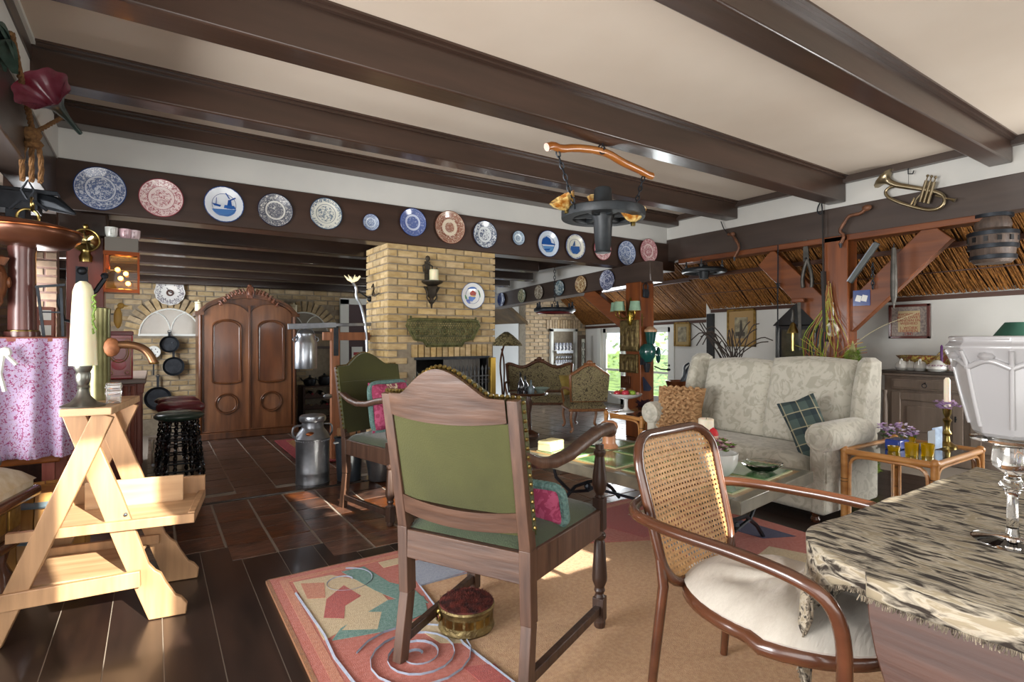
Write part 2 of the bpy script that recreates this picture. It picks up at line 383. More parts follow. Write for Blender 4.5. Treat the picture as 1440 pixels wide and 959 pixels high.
# lintel between the rooms
ZL0,ZL1=2.36,2.77
struct('wall_lintel', MB().bx(LX-.1,RX+.2,LY+.03,LY+.18,ZL1-.02,CZ), M['plaster'])
struct('trim_lintel', MB().bx(LX-.35,RX+.15,LY,LY+.24,ZL0,ZL1), M['kbeam' if 0 else 'beam'], bevel=.012)
# long beam at right, wall above it
struct('trim_purlin_right', MB().bx(RX,RX+.18,-1.0,5.6,2.5,2.83), M['beamy'], bevel=.01)
struct('wall_strip_right', MB().bx(RX+.01,RX+.12,-1.0,5.53,2.82,CZ+.05), M['plaster'])
struct('trim_plate_right', MB().bx(RX-.02,RX+.17,1.75,5.3,2.44,2.505), M['postwoody'], bevel=.006)
# left purlin and strip
struct('trim_purlin_left', MB().bx(LX-.22,LX-.04,.3,5.6,2.40,2.77), M['beamy'], bevel=.01)
struct('wall_strip_left', MB().bx(LX-.15,LX-.03,.3,5.53,2.76,CZ+.05), M['plaster'])
# beam of the back room that carries the lintel, and its far part
SX=5.5
def zs(y): return 2.37-(y-5.2)*.045
struct('trim_purlin_back', MB().bar((SX+.13,5.0,2.25),(SX+.13,GY,2.07),.26,.28), M['beamy'], bevel=.01)
struct('trim_block', MB().bx(SX+.27,SX+.62,5.36,5.54,2.2,2.37), M['kbeam'], bevel=.01)
struct('wall_strip_back', MB().prism([(5.7,2.30),(GY,2.1),(GY,2.9),(5.7,2.9)],(SX+.1,0,0),(0,1,0),(0,0,1),(.1,0,0)), M['plaster'])
# kitchen ceiling and beams
struct('ceiling_kitchen', MB().bx(-1.2,SX+.2,5.7,9.2,2.56,2.64), M['ceil'])
for i,(y,z0) in enumerate(((6.25,2.30),(6.95,2.26),(7.62,2.22),(8.25,2.17),(8.86,2.10))):
    struct('trim_kitchen_beam_%d'%(i+1), MB().bx(-1.1,5.0 if i!=0 else 4.6,y,y+.2,z0,2.6), M['kbeam'], bevel=.015)
struct('trim_kitchen_edge', MB().bx(SX-.45,SX-.3,5.7,9.1,2.42,2.58), M['kbeam'])
# gable / kitchen back wall
wb=struct('wall_back', MB().bx(-1.2,5.0,GY+.02,GY+.3,-.1,2.7), M['mortar'])
bmesh_cache={}
def bricks(parent, o, u, n, W, z0, z1, bl=.215, bh=.062, jt=.016, mt='brick', skip=None, lim=300, out=.012, nm='brick', soldier=False):
    """running bond of single bricks on a face: o corner, u direction, n outward normal"""
    o=Vector(o); u=Vector(u).normalized(); n=Vector(n).normalized(); ang=math.atan2(u.y,u.x)
    cand=[]; row=0; z=z0
    while z+bh<=z1+.02:
        s=-(bl+jt)*(.5 if row%2 else 0)
        while s<W:
            a=max(0,s); b=min(W,s+bl)
            if b-a>.04 and not (skip and skip((a+b)/2,z+bh/2,a,b)):
                cand.append((a,b,z))
            s+=bl+jt
        z+=bh+jt; row+=1
    def mk(L,cnt=[0]):
        key=(round(L,2),mt,bh)
        if key not in bmesh_cache:
            h=bh/2; l=L/2; t=.03; e=.004
            v=[(-l,0,-h),(l,0,-h),(l,0,h),(-l,0,h),(-l,-t+e,-h),(l,-t+e,-h),(l,-t+e,h),(-l,-t+e,h),(-l+e,-t,-h+e),(l-e,-t,-h+e),(l-e,-t,h-e),(-l+e,-t,h-e)]
            f=[(0,1,5,4),(1,2,6,5),(2,3,7,6),(3,0,4,7),(4,5,9,8),(5,6,10,9),(6,7,11,10),(7,4,8,11),(8,9,10,11)]
            bmesh_cache[key]=MB().add(v,f).mesh('brick',M[mt],0)
        return bmesh_cache[key]
    rest=MB(); k=0
    for (a,b,z) in cand:
        c=o+u*((a+b)/2)+Vector((0,0,z+bh/2))+n*(out-.03+random.uniform(-.003,.003))
        if k<lim:
            q=obj(nm,mk(b-a),None,parent); q.location=c+n*.0+n*0; q.rotation_euler=(random.uniform(-.01,.01),random.uniform(-.006,.006),ang)
            q.location=c+n*.0; k+=1
        else: rest.box(c+n*.015,(b-a,.03,bh),ang)
    if rest.v:
        q=obj(nm,rest,M[mt],parent,smooth=0); q['kind']='stuff'
    return k
# arches in the kitchen wall: two half-round windows
AR=[(.21,1.40),(2.02,1.40)]
def skipk(s,z,a,b):
    x=-1.2+s
    if x<-.55 or x>3.1: return True
    if .75<x<1.6 and z<1.7: return True
    if z<.25 or z>2.15: return True
    for ax,az in AR:
        if math.hypot(x-ax,z-az)<.56 and z>az-.02: return True
        if abs(x-ax)<.53 and az-.07<z<az: return True
    if 2.15<x and z<1.9 and x<2.6: return True
    return False
bricks(wb,(-1.2,GY+.02,0),(1,0,0),(0,-1,0),6.2,0,2.2,bl=.2,bh=.058,jt=.018,mt='brick2',skip=skipk)
for i,(ax,az) in enumerate(AR):
    vm=MB().box((0,0,0),(.062,.04,.17)).mesh('arch_brick',M['brick2'],0)
    for k in range(17):
        t=math.pi*(k+.5)/17; q=obj('arch_brick',vm,None,wb,(ax+math.cos(t)*.46,GY,az+math.sin(t)*.46)); q.rotation_euler=(0,math.pi/2-t,0)
    w_=struct('window_%d'%(i+1), MB().prism([(.37*math.cos(math.pi*k/20),.37*math.sin(math.pi*k/20)) for k in range(21)],(ax,GY-.005,az),(1,0,0),(0,0,1),(0,.02,0)), mat('arch_glass','a79f90',.12,c2='8a8276',scale=2,coat=.6))
    fr=MB(); fr.tube([(ax+.37*math.cos(math.pi*k/20),GY-.01,az+.37*math.sin(math.pi*k/20)) for k in range(21)],.014,6).bar((ax-.38,GY-.01,az),(ax+.38,GY-.01,az),.03,.03)
    obj('window_frame',fr,M['white'],w_)
    mu=MB()
    for sgn in (-1,1):
        mu.tube([(ax+sgn*(.18-.18*math.cos(t*math.pi/16)),GY-.012,az+.31*math.sin(t*math.pi/16)) for t in range(9)],.009,5)
    obj('glazing_bar',mu,M['white'],w_)
# brick gable of the back room with roof slope
SL=.83
wg=struct('wall_gable', MB().prism([(6.36,-.1),(WX2+.1,-.1),(WX2+.1,1.6),(6.36,2.95)],(0,GY+.02,0),(1,0,0),(0,0,1),(0,.25,0)), M['mortar'])
NX0,NX1,NZ0,NZ1=7.03,7.62,.35,1.50
def skipg(s,z,a,b):
    x=6.36+s
    return z<.5 or z>1.62+(WX2-x)*SL or z>2.1 or (NX0-.08<x+.1*0 and a+6.36<NX1+.08 and b+6.36>NX0-.06 and z<NZ1+.2 and x>NX0-.12)
bricks(wg,(6.36,GY+.02,0),(1,0,0),(0,-1,0),1.6,.5,2.2,bl=.2,bh=.062,jt=.016,mt='brick3',skip=skipg)
sm=MB().box((0,0,0),(.058,.035,.19)).mesh('soldier_brick',M['brick3'],0)
for k in range(13): obj('soldier_brick',sm,None,wg,(NX0-.12+k*.071,GY,NZ1+.15))
# the recessed dresser niche in the gable
nf=MB(); 
nf.bx(NX0-.06,NX0,GY-.05,GY+.02,.3,NZ1+.05).bx(NX1,NX1+.06,GY-.05,GY+.02,.3,NZ1+.05).bx(NX0-.06,NX1+.06,GY-.05,GY+.02,NZ1,NZ1+.06)
struct('trim_niche_frame', nf, M['white'])
# opening beside the gable: a further white room with sloping boarded ceiling
struct('wall_far', MB().bx(5.0,6.4,10.6,10.75,0,2.9), M['plaster'])
struct('wall_far_side', MB().bx(6.34,6.38,GY+.25,10.7,0,2.9), M['plaster'])
struct('ceiling_far', MB().prism([(5.0,2.6),(6.4,1.62),(6.4,1.7),(5.0,2.7)],(0,GY,0),(1,0,0),(0,0,1),(0,1.6,0)), mat('brown_board','44341f',.8,c2='5a4629',scale=4))
# right outer walls
struct('wall_right', MB().bx(WX,WX+.2,-1.3,5.6,-.1,1.95), M['plaster'])
struct('wall_right_return', MB().bx(WX,WX2+.2,5.53,5.66,-.1,2.1), M['plaster'])
struct('trim_corner_post', MB().bx(WX-.05,WX+.02,5.50,5.62,0,1.75), M['black'])
GZ=1.56; GY0,GY1=6.75,8.62
struct('wall_right_back', MB().bx(WX2,WX2+.15,5.6,GY0,-.1,1.75).bx(WX2,WX2+.15,GY1,GY+.1,-.1,1.75).bx(WX2,WX2+.15,GY0,GY1,GZ,1.75), M['plaster'])
def reeds(name, x0, z0, x1, z1, y0, y1, zslope=0, lean=.16, step=.0095, seed=1):
    """thatch underside: one stalk beside the next"""
    rnd=random.Random(seed); d=Vector((x1-x0,0,z1-z0)); nrm=Vector((-(z1-z0),0,x1-x0)).normalized()
    if nrm.z>0: nrm=-nrm
    mb=MB(); y=y0-1.0*lean*d.length
    while y<y1+.3:
        r=rnd.uniform(.0045,.0078); L=d.length
        ya=y+rnd.uniform(-.01,.01); yb=ya+lean*L+rnd.uniform(-.12,.12); lo=rnd.uniform(.004,.03)
        def cl(yy,t):
            t=.025+t*.975; return Vector((x0,0,z0+zslope*(min(max(yy,y0),y1)-y0)))+d*t+Vector((0,min(max(yy,y0),y1),0))
        a=cl(ya,0)+nrm*lo; m_=cl((ya+yb)/2,.5)+nrm*(.01+rnd.uniform(-.01,.015)); b=cl(yb,1)+nrm*rnd.uniform(-.02,.02)
        mb.tube([a,m_,b],r,4); y+=step
    o=obj(name,mb,M['reed'],smooth=0); o['kind']='stuff'; return o
def tagstuff(o,l,c): o['label']=l; o['category']=c; return o
struct('ceiling_reed_back', MB().add([(WX+.1,-1.2,1.84),(WX+.1,5.6,1.76),(6.5,5.6,2.95),(6.5,-1.2,3.0)],[(0,1,2,3)]), M['reedback'])
tagstuff(reeds('reed_thatch',WX,1.88,6.6,2.86,-.3,5.55,-.011),'golden brown reed thatch sloping above the white right wall','thatch')
struct('ceiling_reed_far', MB().add([(WX2+.1,5.6,1.64),(WX2+.1,GY+.1,1.56),(5.9,GY+.1,3.3),(5.9,5.6,3.4)],[(0,1,2,3)]), M['reedback'])
tagstuff(reeds('reed_thatch',WX2,1.70,6.0,3.3,5.6,GY,-.02,seed=2),'darker reed thatch over the back sitting corner with glass doors','thatch')
struct('trim_eaves_1', MB().bar((WX-.01,-1,1.86),(WX-.01,5.55,1.79),.05,.05), M['batten'])
struct('trim_eaves_2', MB().bar((WX2-.01,5.6,1.66),(WX2-.01,GY,1.585),.05,.05), M['batten'])
struct('trim_batten_1', MB().bar((7.0,-1,2.36),(7.0,5.55,2.3),.06,.05), M['batten'])
struct('trim_batten_2', MB().bar((7.2,5.7,2.3),(7.2,GY,2.22),.07,.06), M['batten'])
struct('trim_batten_3', MB().bar((7.25,-1,2.12),(7.25,5.55,2.05),.012,.012), M['batten'])
# glass doors in the right wall
for i,(a,b) in enumerate(((GY0,7.36),(7.36,7.98),(7.98,GY1))):
    d_=struct('door_%d'%(i+1), MB().bx(WX2+.03,WX2+.08,a+.02,a+.1,0,GZ).bx(WX2+.03,WX2+.08,b-.1,b-.02,0,GZ).bx(WX2+.03,WX2+.08,a,b,GZ-.09,GZ).bx(WX2+.03,WX2+.08,a,b,0,.25), M['white'])
    obj('glazing_bar',MB().bx(WX2+.04,WX2+.07,a,b,.68,.72),M['white'],d_)
    obj('pane',MB().bx(WX2+.052,WX2+.056,a+.1,b-.1,.25,GZ-.09),M['glass'],d_)
    obj('door_handle',MB().ball((WX2+.02,a+.06,.85),.02).bar((WX2+.01,a+.06,.85),(WX2+.01,a+.14,.85),.012,.012),M['black'],d_)
struct('trim_glazing_frame', MB().bx(WX2-.03,WX2,GY0-.09,GY0,0,GZ+.06).bx(WX2-.03,WX2,GY1,GY1+.1,0,GZ+.06).bx(WX2-.03,WX2,GY0,GY1,GZ,GZ+.06), M['white'])
# garden
struct('ground', MB().bx(WX2+.3,40,-10,40,-.5,-.15), M['garden'])
for i,(x,y,s) in enumerate(((13,9.2,1.1),(14.5,12.5,1.5),(12.2,10.7,.6),(17,15,2.2),(13.5,14.5,1.0))):
    rnd=random.Random(i); mb=MB()
    for k in range(160):
        p=Vector((rnd.gauss(0,.42),rnd.gauss(0,.42),rnd.uniform(.1,1.7)))*s; q=rnd.uniform(.1,.2)*s*.6
        a=Vector((rnd.gauss(0,1),rnd.gauss(0,1),rnd.gauss(0,1))).normalized(); b=a.orthogonal().normalized()
        mb.add([p,p+a*q+b*q*.4,p+a*q*2,p+a*q-b*q*.4],[(0,1,2,3)])
    o=obj('bush',mb,M['garden'],loc=(x,y,-.15),smooth=0)
    tag(o,['loose green garden bush seen through glass doors','tall green bush farther out beyond glass doors','low green shrub close outside glass doors','tallest green tree behind garden bushes','green garden bush behind the others'][i],'bush')
# unseen south wall behind the camera, its openings cut to place sun patches
sw=MB(); ys=-.7
def wallY(mb,y0,y1,x0,x1,z0,z1,holes):
    xs=sorted({x0,x1}|{h[0] for h in holes}|{h[1] for h in holes}); zz=sorted({z0,z1}|{h[2] for h in holes}|{h[3] for h in holes})
    for i in range(len(xs)-1):
        for j in range(len(zz)-1):
            cx=(xs[i]+xs[i+1])/2; cz=(zz[j]+zz[j+1])/2
            if not any(h[0]<cx<h[1] and h[2]<cz<h[3] for h in holes): mb.bx(xs[i],xs[i+1],y0,y1,zz[j],zz[j+1])
HO=[(.42,.86,1.75,2.85),(-.55,.1,1.9,2.5),(2.38,2.95,1.56,2.0),(3.05,3.45,2.25,2.6),(2.1,2.9,2.45,2.9)]
wallY(sw,ys-.1,ys,-3.4,8,-.1,3.3,HO); struct('wall_front', sw, M['plaster'])
# left outer wall and reed slope of the left aisle
struct('wall_left', MB().bx(-2.9,-2.8,2.6,GY,-.1,2.4), M['mortar'])
struct('ceiling_left', MB().add([(-2.9,1.5,1.9),(-2.9,9.2,1.9),(-.7,9.2,3.1),(-.7,1.5,3.1)],[(0,1,2,3)]), mat('orange_board','6b3312',.6,c2='8a4a1c',scale=3,stretch=(1,8,1)))
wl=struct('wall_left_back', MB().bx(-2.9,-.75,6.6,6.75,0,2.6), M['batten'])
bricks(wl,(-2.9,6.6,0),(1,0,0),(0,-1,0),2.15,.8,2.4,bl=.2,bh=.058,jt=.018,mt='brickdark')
# ------------------------------------------------ chimney
ch=struct('wall_chimney', MB().bx(2.085,2.40,LY+.035,6.2,-.1,2.36).bx(2.40,3.385,LY+.035,6.2,1.14,2.36).bx(3.33,3.385,LY+.035,6.2,0,1.14).bx(2.4,3.33,6.1,6.2,0,1.14), M['mortar'])
def skipf(s,z,a,b):
    x=2.075+s
    return b+2.075>2.40 and z<1.29
bricks(ch,(2.075,LY+.03,0),(1,0,0),(0,-1,0),1.33,0,2.36,bl=.215,bh=.062,jt=.015,skip=skipf,lim=250)
bricks(ch,(2.08,6.2,0),(0,-1,0),(-1,0,0),.68,0,2.36,bl=.215,bh=.062,jt=.015)
sm2=MB().box((0,0,0),(.058,.035,.135)).mesh('soldier_brick',M['brick'],0)
for k in range(14): obj('soldier_brick',sm2,None,ch,(2.37+k*.073,LY+.01,1.215))
obj('firebox_lining',MB().bx(2.4,3.33,6.05,6.1,0,1.14).bx(2.4,2.42,5.56,6.1,0,1.14).bx(3.31,3.33,5.56,6.1,0,1.14),M['black'],ch)
obj('opening_lintel',MB().bx(2.38,3.33,LY+.02,LY+.06,1.115,1.145),M['iron'],ch)
# ------------------------------------------------ posts and braces
def Bx(*a): return MB().bx(*a)
p1=thing('timber_post','orange wooden post hung with brass plaques and green wall lamp','post',(5.62,5.3,0))
obj('shaft',Bx(-.13,.13,-.14,.14,0,2.12),M['postwood'],p1,bevel=.01)
obj('brace',MB().bar((0,.05,1.45),(0,1.05,2.08),.14,.2),M['postwoody'],p1,bevel=.008)
p2=thing('timber_post','orange wooden post behind sofa with braces to both sides','post',(RX+.09,3.1,0))
obj('shaft',Bx(-.11,.11,-.13,.13,0,2.5),M['postwood'],p2,bevel=.01)
obj('brace',MB().bar((0,.05,1.52),(0,.88,2.38),.1,.27),M['postwoody'],p2,bevel=.008)
obj('brace',MB().bar((0,-.05,1.52),(0,-.96,2.42),.1,.27),M['postwoody'],p2,bevel=.008)
p3=thing('timber_post','red brown wooden post at left under first blue plate','post',(-.45,LY+.1,0))
obj('shaft',Bx(-.12,.12,-.1,.12,0,2.2),M['redpost'],p3,bevel=.008)
obj('corbel',Bx(-.18,.15,-.13,.14,2.16,2.36),M['kbeam'],p3,bevel=.02)
# ================================================================== LARGE FURNITURE
# ---- carpets
def rugpoly(mb,pts,z=.0125,t=.0025): mb.prism(pts,(0,0,z),(1,0,0),(0,1,0),(0,0,t))
carp=lambda n,c,c2,s=60: mat(n,c,.95,c2=c2,scale=s,bump=.7,bscale=260,sheen=.2)
K={'beige':carp('carpet_beige','b3885f','c49c72'),'salmon':carp('carpet_salmon','a9523f','b8695a'),'teal':carp('carpet_teal','47766c','6d8f86'),'cream':carp('carpet_cream','b9a27e','c8b48f'),
 'blue':carp('carpet_greyblue','8b93a6','9aa2b0'),'red':carp('carpet_red','9c3a34','ad4a40'),'navy':carp('carpet_navy','23234a','2d2d58'),'rim':carp('carpet_rim','b06a4e','bf8062'),'orange':carp('carpet_edge','7d4a22','95602e')}
rg=thing('area_rug','large beige rug with salmon and teal patchwork border under green chair','rug',(0,0,0))
RX0,RX1,RY0,RY1=.53,3.75,-.9,3.245
obj('beige_field',MB().bx(RX0,RX1,RY0,RY1,0,.0125),K['beige'],rg,smooth=0)
obj('bound_edge',MB().bx(RX0-.012,RX0+.006,RY0,RY1,0,.016).bx(RX0,RX1,RY1-.004,RY1+.01,0,.015),K['orange'],rg,smooth=0)
def patch(pts,k,z=.0125): 
    mb=MB(); rugpoly(mb,pts,z); obj('pattern_patch',mb,K[k],rg,smooth=0)
patch([(.53,-.9),(1.13,-.9),(1.18,1.6),(1.13,2.1),(1.2,2.72),(2.3,2.72),(2.75,2.5),(2.7,1.9),(2.95,1.2),(3.0,-.9),(3.75,-.9),(3.75,3.245),(.53,3.245)],'salmon',.0125)
patch([(.58,-.9),(.62,-.9),(.62,3.16),(3.7,3.16),(3.7,3.2),(.58,3.2)],'rim',.0135)
patch([(.63,2.46),(.72,2.5),(1.0,2.66),(1.0,2.9),(.84,3.12),(.64,3.14)],'cream',.0140)
patch([(.9,3.13),(1.03,3.13),(1.08,2.85),(1.16,2.72),(1.16,2.52),(1.05,2.62),(.98,2.8)],'teal',.0143)
patch([(.66,2.44),(.9,2.38),(1.12,2.44),(1.17,2.6),(1.0,2.66),(.72,2.52)],'teal',.0146)
patch([(.72,2.5),(.86,2.42),(.93,2.56),(.84,2.62)],'cream',.0150)
patch([(.68,2.66),(.76,2.6),(.8,2.72),(.9,2.78),(.86,2.95),(.74,2.84)],'red',.0150)
patch([(.66,2.9),(.74,2.86),(.78,3.04),(.67,3.1)],'rim',.0152)
patch([(1.2,2.72),(1.5,2.74),(1.5,3.02),(1.25,3.05)],'blue',.0140)
patch([(1.12,3.05),(1.5,3.06),(1.55,3.14),(1.12,3.14)],'cream',.0140)
patch([(1.52,2.9),(1.66,2.86),(1.7,3.1),(1.55,3.08)],'navy',.0145)
patch([(1.0,2.4),(1.13,2.36),(1.14,2.1),(1.05,2.16)],'cream',.0143)
patch([(.63,1.2),(1.15,1.3),(1.17,1.7),(.7,1.62)],'teal',.0140)
patch([(.7,1.1),(.95,1.12),(.9,1.3),(.72,1.26)],'navy',.0145)
patch([(1.05,1.95),(1.17,1.9),(1.16,1.72),(1.07,1.74)],'red',.0143)
patch([(2.02,3.1),(2.5,3.1),(2.45,2.8),(2.1,2.78)],'teal',.0140)
patch([(2.6,3.15),(3.2,3.15),(3.1,2.6),(2.75,2.55)],'red',.0140)
patch([(2.76,2.5),(3.05,2.45),(3.0,2.05),(2.74,1.95)],'blue',.0143)
patch([(2.85,1.9),(3.3,2.0),(3.5,1.5),(2.98,1.3)],'cream',.0143)
patch([(3.35,2.5),(3.6,2.5),(3.62,2.0),(3.4,2.1)],'navy',.0143)
patch([(3.0,2.95),(3.5,3.0),(3.45,2.75),(3.1,2.7)],'cream',.0146)
def spiral(c,r0,r1,turns,w=.009,k='blue',a0=0):
    pts=[(c[0]+(r0+(r1-r0)*i/60)*math.cos(a0+turns*6.283*i/60),c[1]+(r0+(r1-r0)*i/60)*math.sin(a0+turns*6.283*i/60),.0155) for i in range(61)]
    obj('spiral_line',MB().tube(pts,w,4,sq=.2),K[k],rg,smooth=0)
spiral((.93,2.13),.02,.26,3.4); spiral((.88,3.0),.04,.17,1.2,.006); spiral((1.66,2.93),.02,.16,3,.008); spiral((.85,.95),.02,.25,3)
obj('spiral_line',MB().tube([(.66,-.9,.0155),(.67,1.8,.0155),(.63,2.3,.0155),(.64,2.5,.0155),(.62,3.0,.0155)],.009,4,sq=.2),K['blue'],rg,smooth=0)
obj('spiral_line',MB().tube([(1.15,-.9,.0155),(1.18,1.6,.0155),(1.13,2.1,.0155),(1.2,2.72,.0155),(2.3,2.72,.0155)],.008,4,sq=.2),K['blue'],rg,smooth=0)
kr=thing('runner_rug','red kitchen rug with olive pattern before the wardrobe','rug',(0,0,.012))
obj('pile',MB().bx(1.32,2.05,6.0,7.6,0,.012),mat('runner_red','6f2226',.95,c2='86343a',scale=30,bump=.4),kr,smooth=0)
obj('pattern_field',MB().bx(1.44,1.93,6.12,7.48,.012,.014),patterned('runner_pattern','7a2a2c','7f7434',16,2,.5,.95),kr,smooth=0)

# ---- green velvet armchair
def green_chair(lbl,loc,rz):
    t=thing('armchair',lbl,'armchair',loc,rz,'green velvet armchairs')
    for s in (-1,1):
        f=MB().bar((s*.29,-.01,0),(s*.285,.03,.28),.044,.052,up=(0,1,0)).bar((s*.285,.03,.28),(s*.285,.02,.56),.048,.056,up=(0,1,0)).bar((s*.285,.02,.56),(s*.285,-.09,1.12),.048,.05,up=(0,1,0),w2=.044,h2=.036)
        obj('back_post',f,M['oak'],t,bevel=.003)
        L=MB().lathe([(.024,0),(.027,.012),(.027,.03)],(s*.345,.64,0),14)
        L.box((s*.345,.64,.085),(.052,.052,.11)).lathe([(.026,.14),(.018,.155),(.026,.17),(.022,.185),(.034,.215),(.035,.235),(.025,.39),(.021,.405),(.029,.415),(.029,.43),(.02,.44),(.02,.452)],(s*.345,.64,0),18).box((s*.345,.64,.525),(.052,.052,.15))
        L.lathe([(.024,.60),(.017,.612),(.028,.632),(.034,.66),(.033,.69),(.021,.79),(.028,.802),(.028,.815),(.02,.822),(.02,.845)],(s*.345,.64,0),18)
        obj('leg',L,M['oakdark'],t,bevel=.002)
        A=MB(); pts=[(s*.285,-.04,.915),(s*.292,.08,.865),(s*.305,.2,.845),(s*.32,.34,.853),(s*.335,.48,.885),(s*.345,.6,.905),(s*.347,.76,.905)]
        for a,b in zip(pts,pts[1:]): pass
        def arm(u,v,pts=pts):
            q=u*(len(pts)-1); i=min(int(q),len(pts)-2); fr=q-i; p=Vector(pts[i]).lerp(Vector(pts[i+1]),fr); an=2*math.pi*v
            ww=.027+.018*max(0,u-.55); hh=.021+.004*u
            c_,s_=math.cos(an),math.sin(an); ex=lambda k:(abs(k)**.5)*(1 if k>0 else -1)
            return p+Vector((ex(c_)*ww,0,ex(s_)*hh))
        A.surf(arm,19,12,cv=True); A.ball((s*.347,.765,.893),(.042,.035,.036),12); A.ball((s*.285,-.04,.915),(.024,.02,.022),8)
        obj('armrest',A,M['oak'],t,smooth=50)
        obj('stretcher',MB().bar((s*.29,.0,.085),(s*.345,.64,.085),.03,.042),M['oakdark'],t,bevel=.004)
    r=MB().bx(-.285,.285,-.002,.032,.43,.548); obj('rear_rail',r,M['oakx'],t,bevel=.004)
    r=MB()
    for s in (-1,1): r.bar((s*.285,.02,.49),(s*.345,.64,.49),.035,.12)
    r.bx(-.345,.345,.625,.66,.43,.55); obj('seat_frame',r,M['oak'],t,bevel=.004)
    def seat(u,v):
        y=.02+.63*v; hw=.29+.055*v; x=(2*u-1)*hw; e=max(0,(1-abs(2*u-1)**4)*(1-abs(2*v-1)**4))
        return Vector((x,y,.55+.055*e**.5))
    obj('seat',MB().surf(seat,17,17).bx(-.28,.28,.03,.6,.5,.551),M['velvetd'],t)
    # back: y follows the rake
    def yb(z): return .02-.11*(z-.56)/.56
    def curve(x): return -.03*(1-(x/.29)**2)
    def rail(z0,z1,name,m,dy0,dy1,x0=.265,dip=.0):
        n=12; mb=MB()
        def f(u,v):
            x=-x0+2*x0*u; c=curve(x); q=v*4
            z=[z0,z1,z1,z0,z0][int(q)] if q==int(q) else 0
            k=[dy0,dy0,dy1,dy1,dy0][int(q)]
            zz=z+(dip*(1-(x/x0)**2) )
            return Vector((x,yb(zz)+c+k,zz))
        mb.surf(lambda u,v:f(u,v if v<1 else 0),n,5)
        return obj(name,mb,m,t,smooth=30)
    rail(.625,.70,'lower_rail',M['oakx'],-.016,.014,dip=-.02)
    rail(.69,1.03,'back_panel',M['velvet'],-.006,.03)
    rail(.60,1.0,'front_upholstery',M['velvet'],.018,.05,x0=.30)
    # crest with arched hump
    def ztop(x):
        a=abs(x)/.31
        return 1.118+.01*(1-a)+ (.095*max(0,math.cos(min(1,a/.62)*math.pi/2))**1.15)
    def crest(k0,k1,zl):
        def f(u,v):
            x=-.262+.524*u; q=int(round(v*4)); z=[zl,ztop(x),ztop(x),zl,zl][q]; k=[k0,k0,k1,k1,k0][q]
            zz=z-(.02*(1-(x/.262)**2) if z==zl else 0)
            return Vector((x,yb(zz)+curve(x)+k,zz))
        return f
    obj('crest_rail',MB().surf(crest(-.02,.012,1.035),33,5),M['oakx'],t,smooth=30)
    g=MB()
    def fr(u,v):
        x=-.305+.61*u; q=int(round(v*4)); z=[1.0,ztop(x)+.006,ztop(x)+.006,1.0,1.0][q]; k=[.012,.012,.04,.04,.012][q]
        return Vector((x,yb(z)+curve(x)+k,z))
    g.surf(fr,33,5)
    for s in (-1,1): g.bar((s*.30,yb(.64)+.025,.63),(s*.30,yb(1.1)+.025,1.115),.02,.03,up=(0,1,0))
    obj('crest_upholstery',g,M['velvet'],t,smooth=30)
    nl=MB()
    for i in range(31):
        x=-.3+.6*i/30; nl.ball((x,yb(ztop(x))+curve(x)+.008,ztop(x)+.008),.0095,8)
    for s in (-1,1):
        for i in range(15):
            z=.64+i*.0335; nl.ball((s*.312,yb(z)+.02,z),.0085,8)
    obj('brass_nails',nl,M['brass'],t)
    return t
g1=green_chair('green velvet armchair standing nearest camera, its back to us',(1.0,1.88,.0),R(-61.9))
g1.location.z=.0155
g2=green_chair('green velvet armchair by the chimney holding pink square cushion',(1.55,4.47,0),R(198.7))
# pink cushion on chair 2
def cushion(name,lbl,c,u,v,w,h,th,m,rim=None,group=None,puff=.5,strip=None):
    u=Vector(u).normalized(); v=Vector(v).normalized(); n=u.cross(v).normalized(); v=n.cross(u).normalized()
    t=thing(name,lbl,'cushion',c,0,group)
    obj('cover',MB().pillow((0,0,0),u,v,n,w,h,th,puff=puff),m,t)
    if rim:
        pts=[]
        for i in range(64):
            a=2*math.pi*i/64; ex=lambda k:(abs(k)**.32)*(1 if k>0 else -1)
            pts.append(u*ex(math.cos(a))*w*.97+v*ex(math.sin(a))*h*.97)
        obj('fringe',MB().tube(pts,.02,8,True),rim,t)
    if strip:
        for sg in (1,-1):
            obj('woven_band',MB().surf(lambda a,b:u*((a-.5)*w*.55)+v*(b-.5)*1.75*h+n*sg*(th*max(0,(1-abs((a-.5)*.55)**3.2)*(1-abs((b-.5)*1.75)**3.2))**.5+.002),6,14),strip,t)
    return t
pink=patterned('pink_damask','a84a6a','8d3050',20,1.5,.5,.85); tealf=mat('teal_fringe','50706c',.95,c2='6c8a84',scale=80,bump=1)
cb=patterned('band_weave','c9b79b','7d3a4c',40,1,.5,.9)
cushion('cushion','pink damask cushion with teal fringe on the farther green armchair',(1.62,4.26,.80),(.95,.32,0),(-.06,.14,1),.2,.2,.07,pink,tealf,strip=cb)
cushion('cushion','pink fringed cushion half hidden on near green armchair seat',(1.33,1.86,.665),(.47,-.88,0),(-.3,-.16,1),.15,.09,.05,pink,tealf)

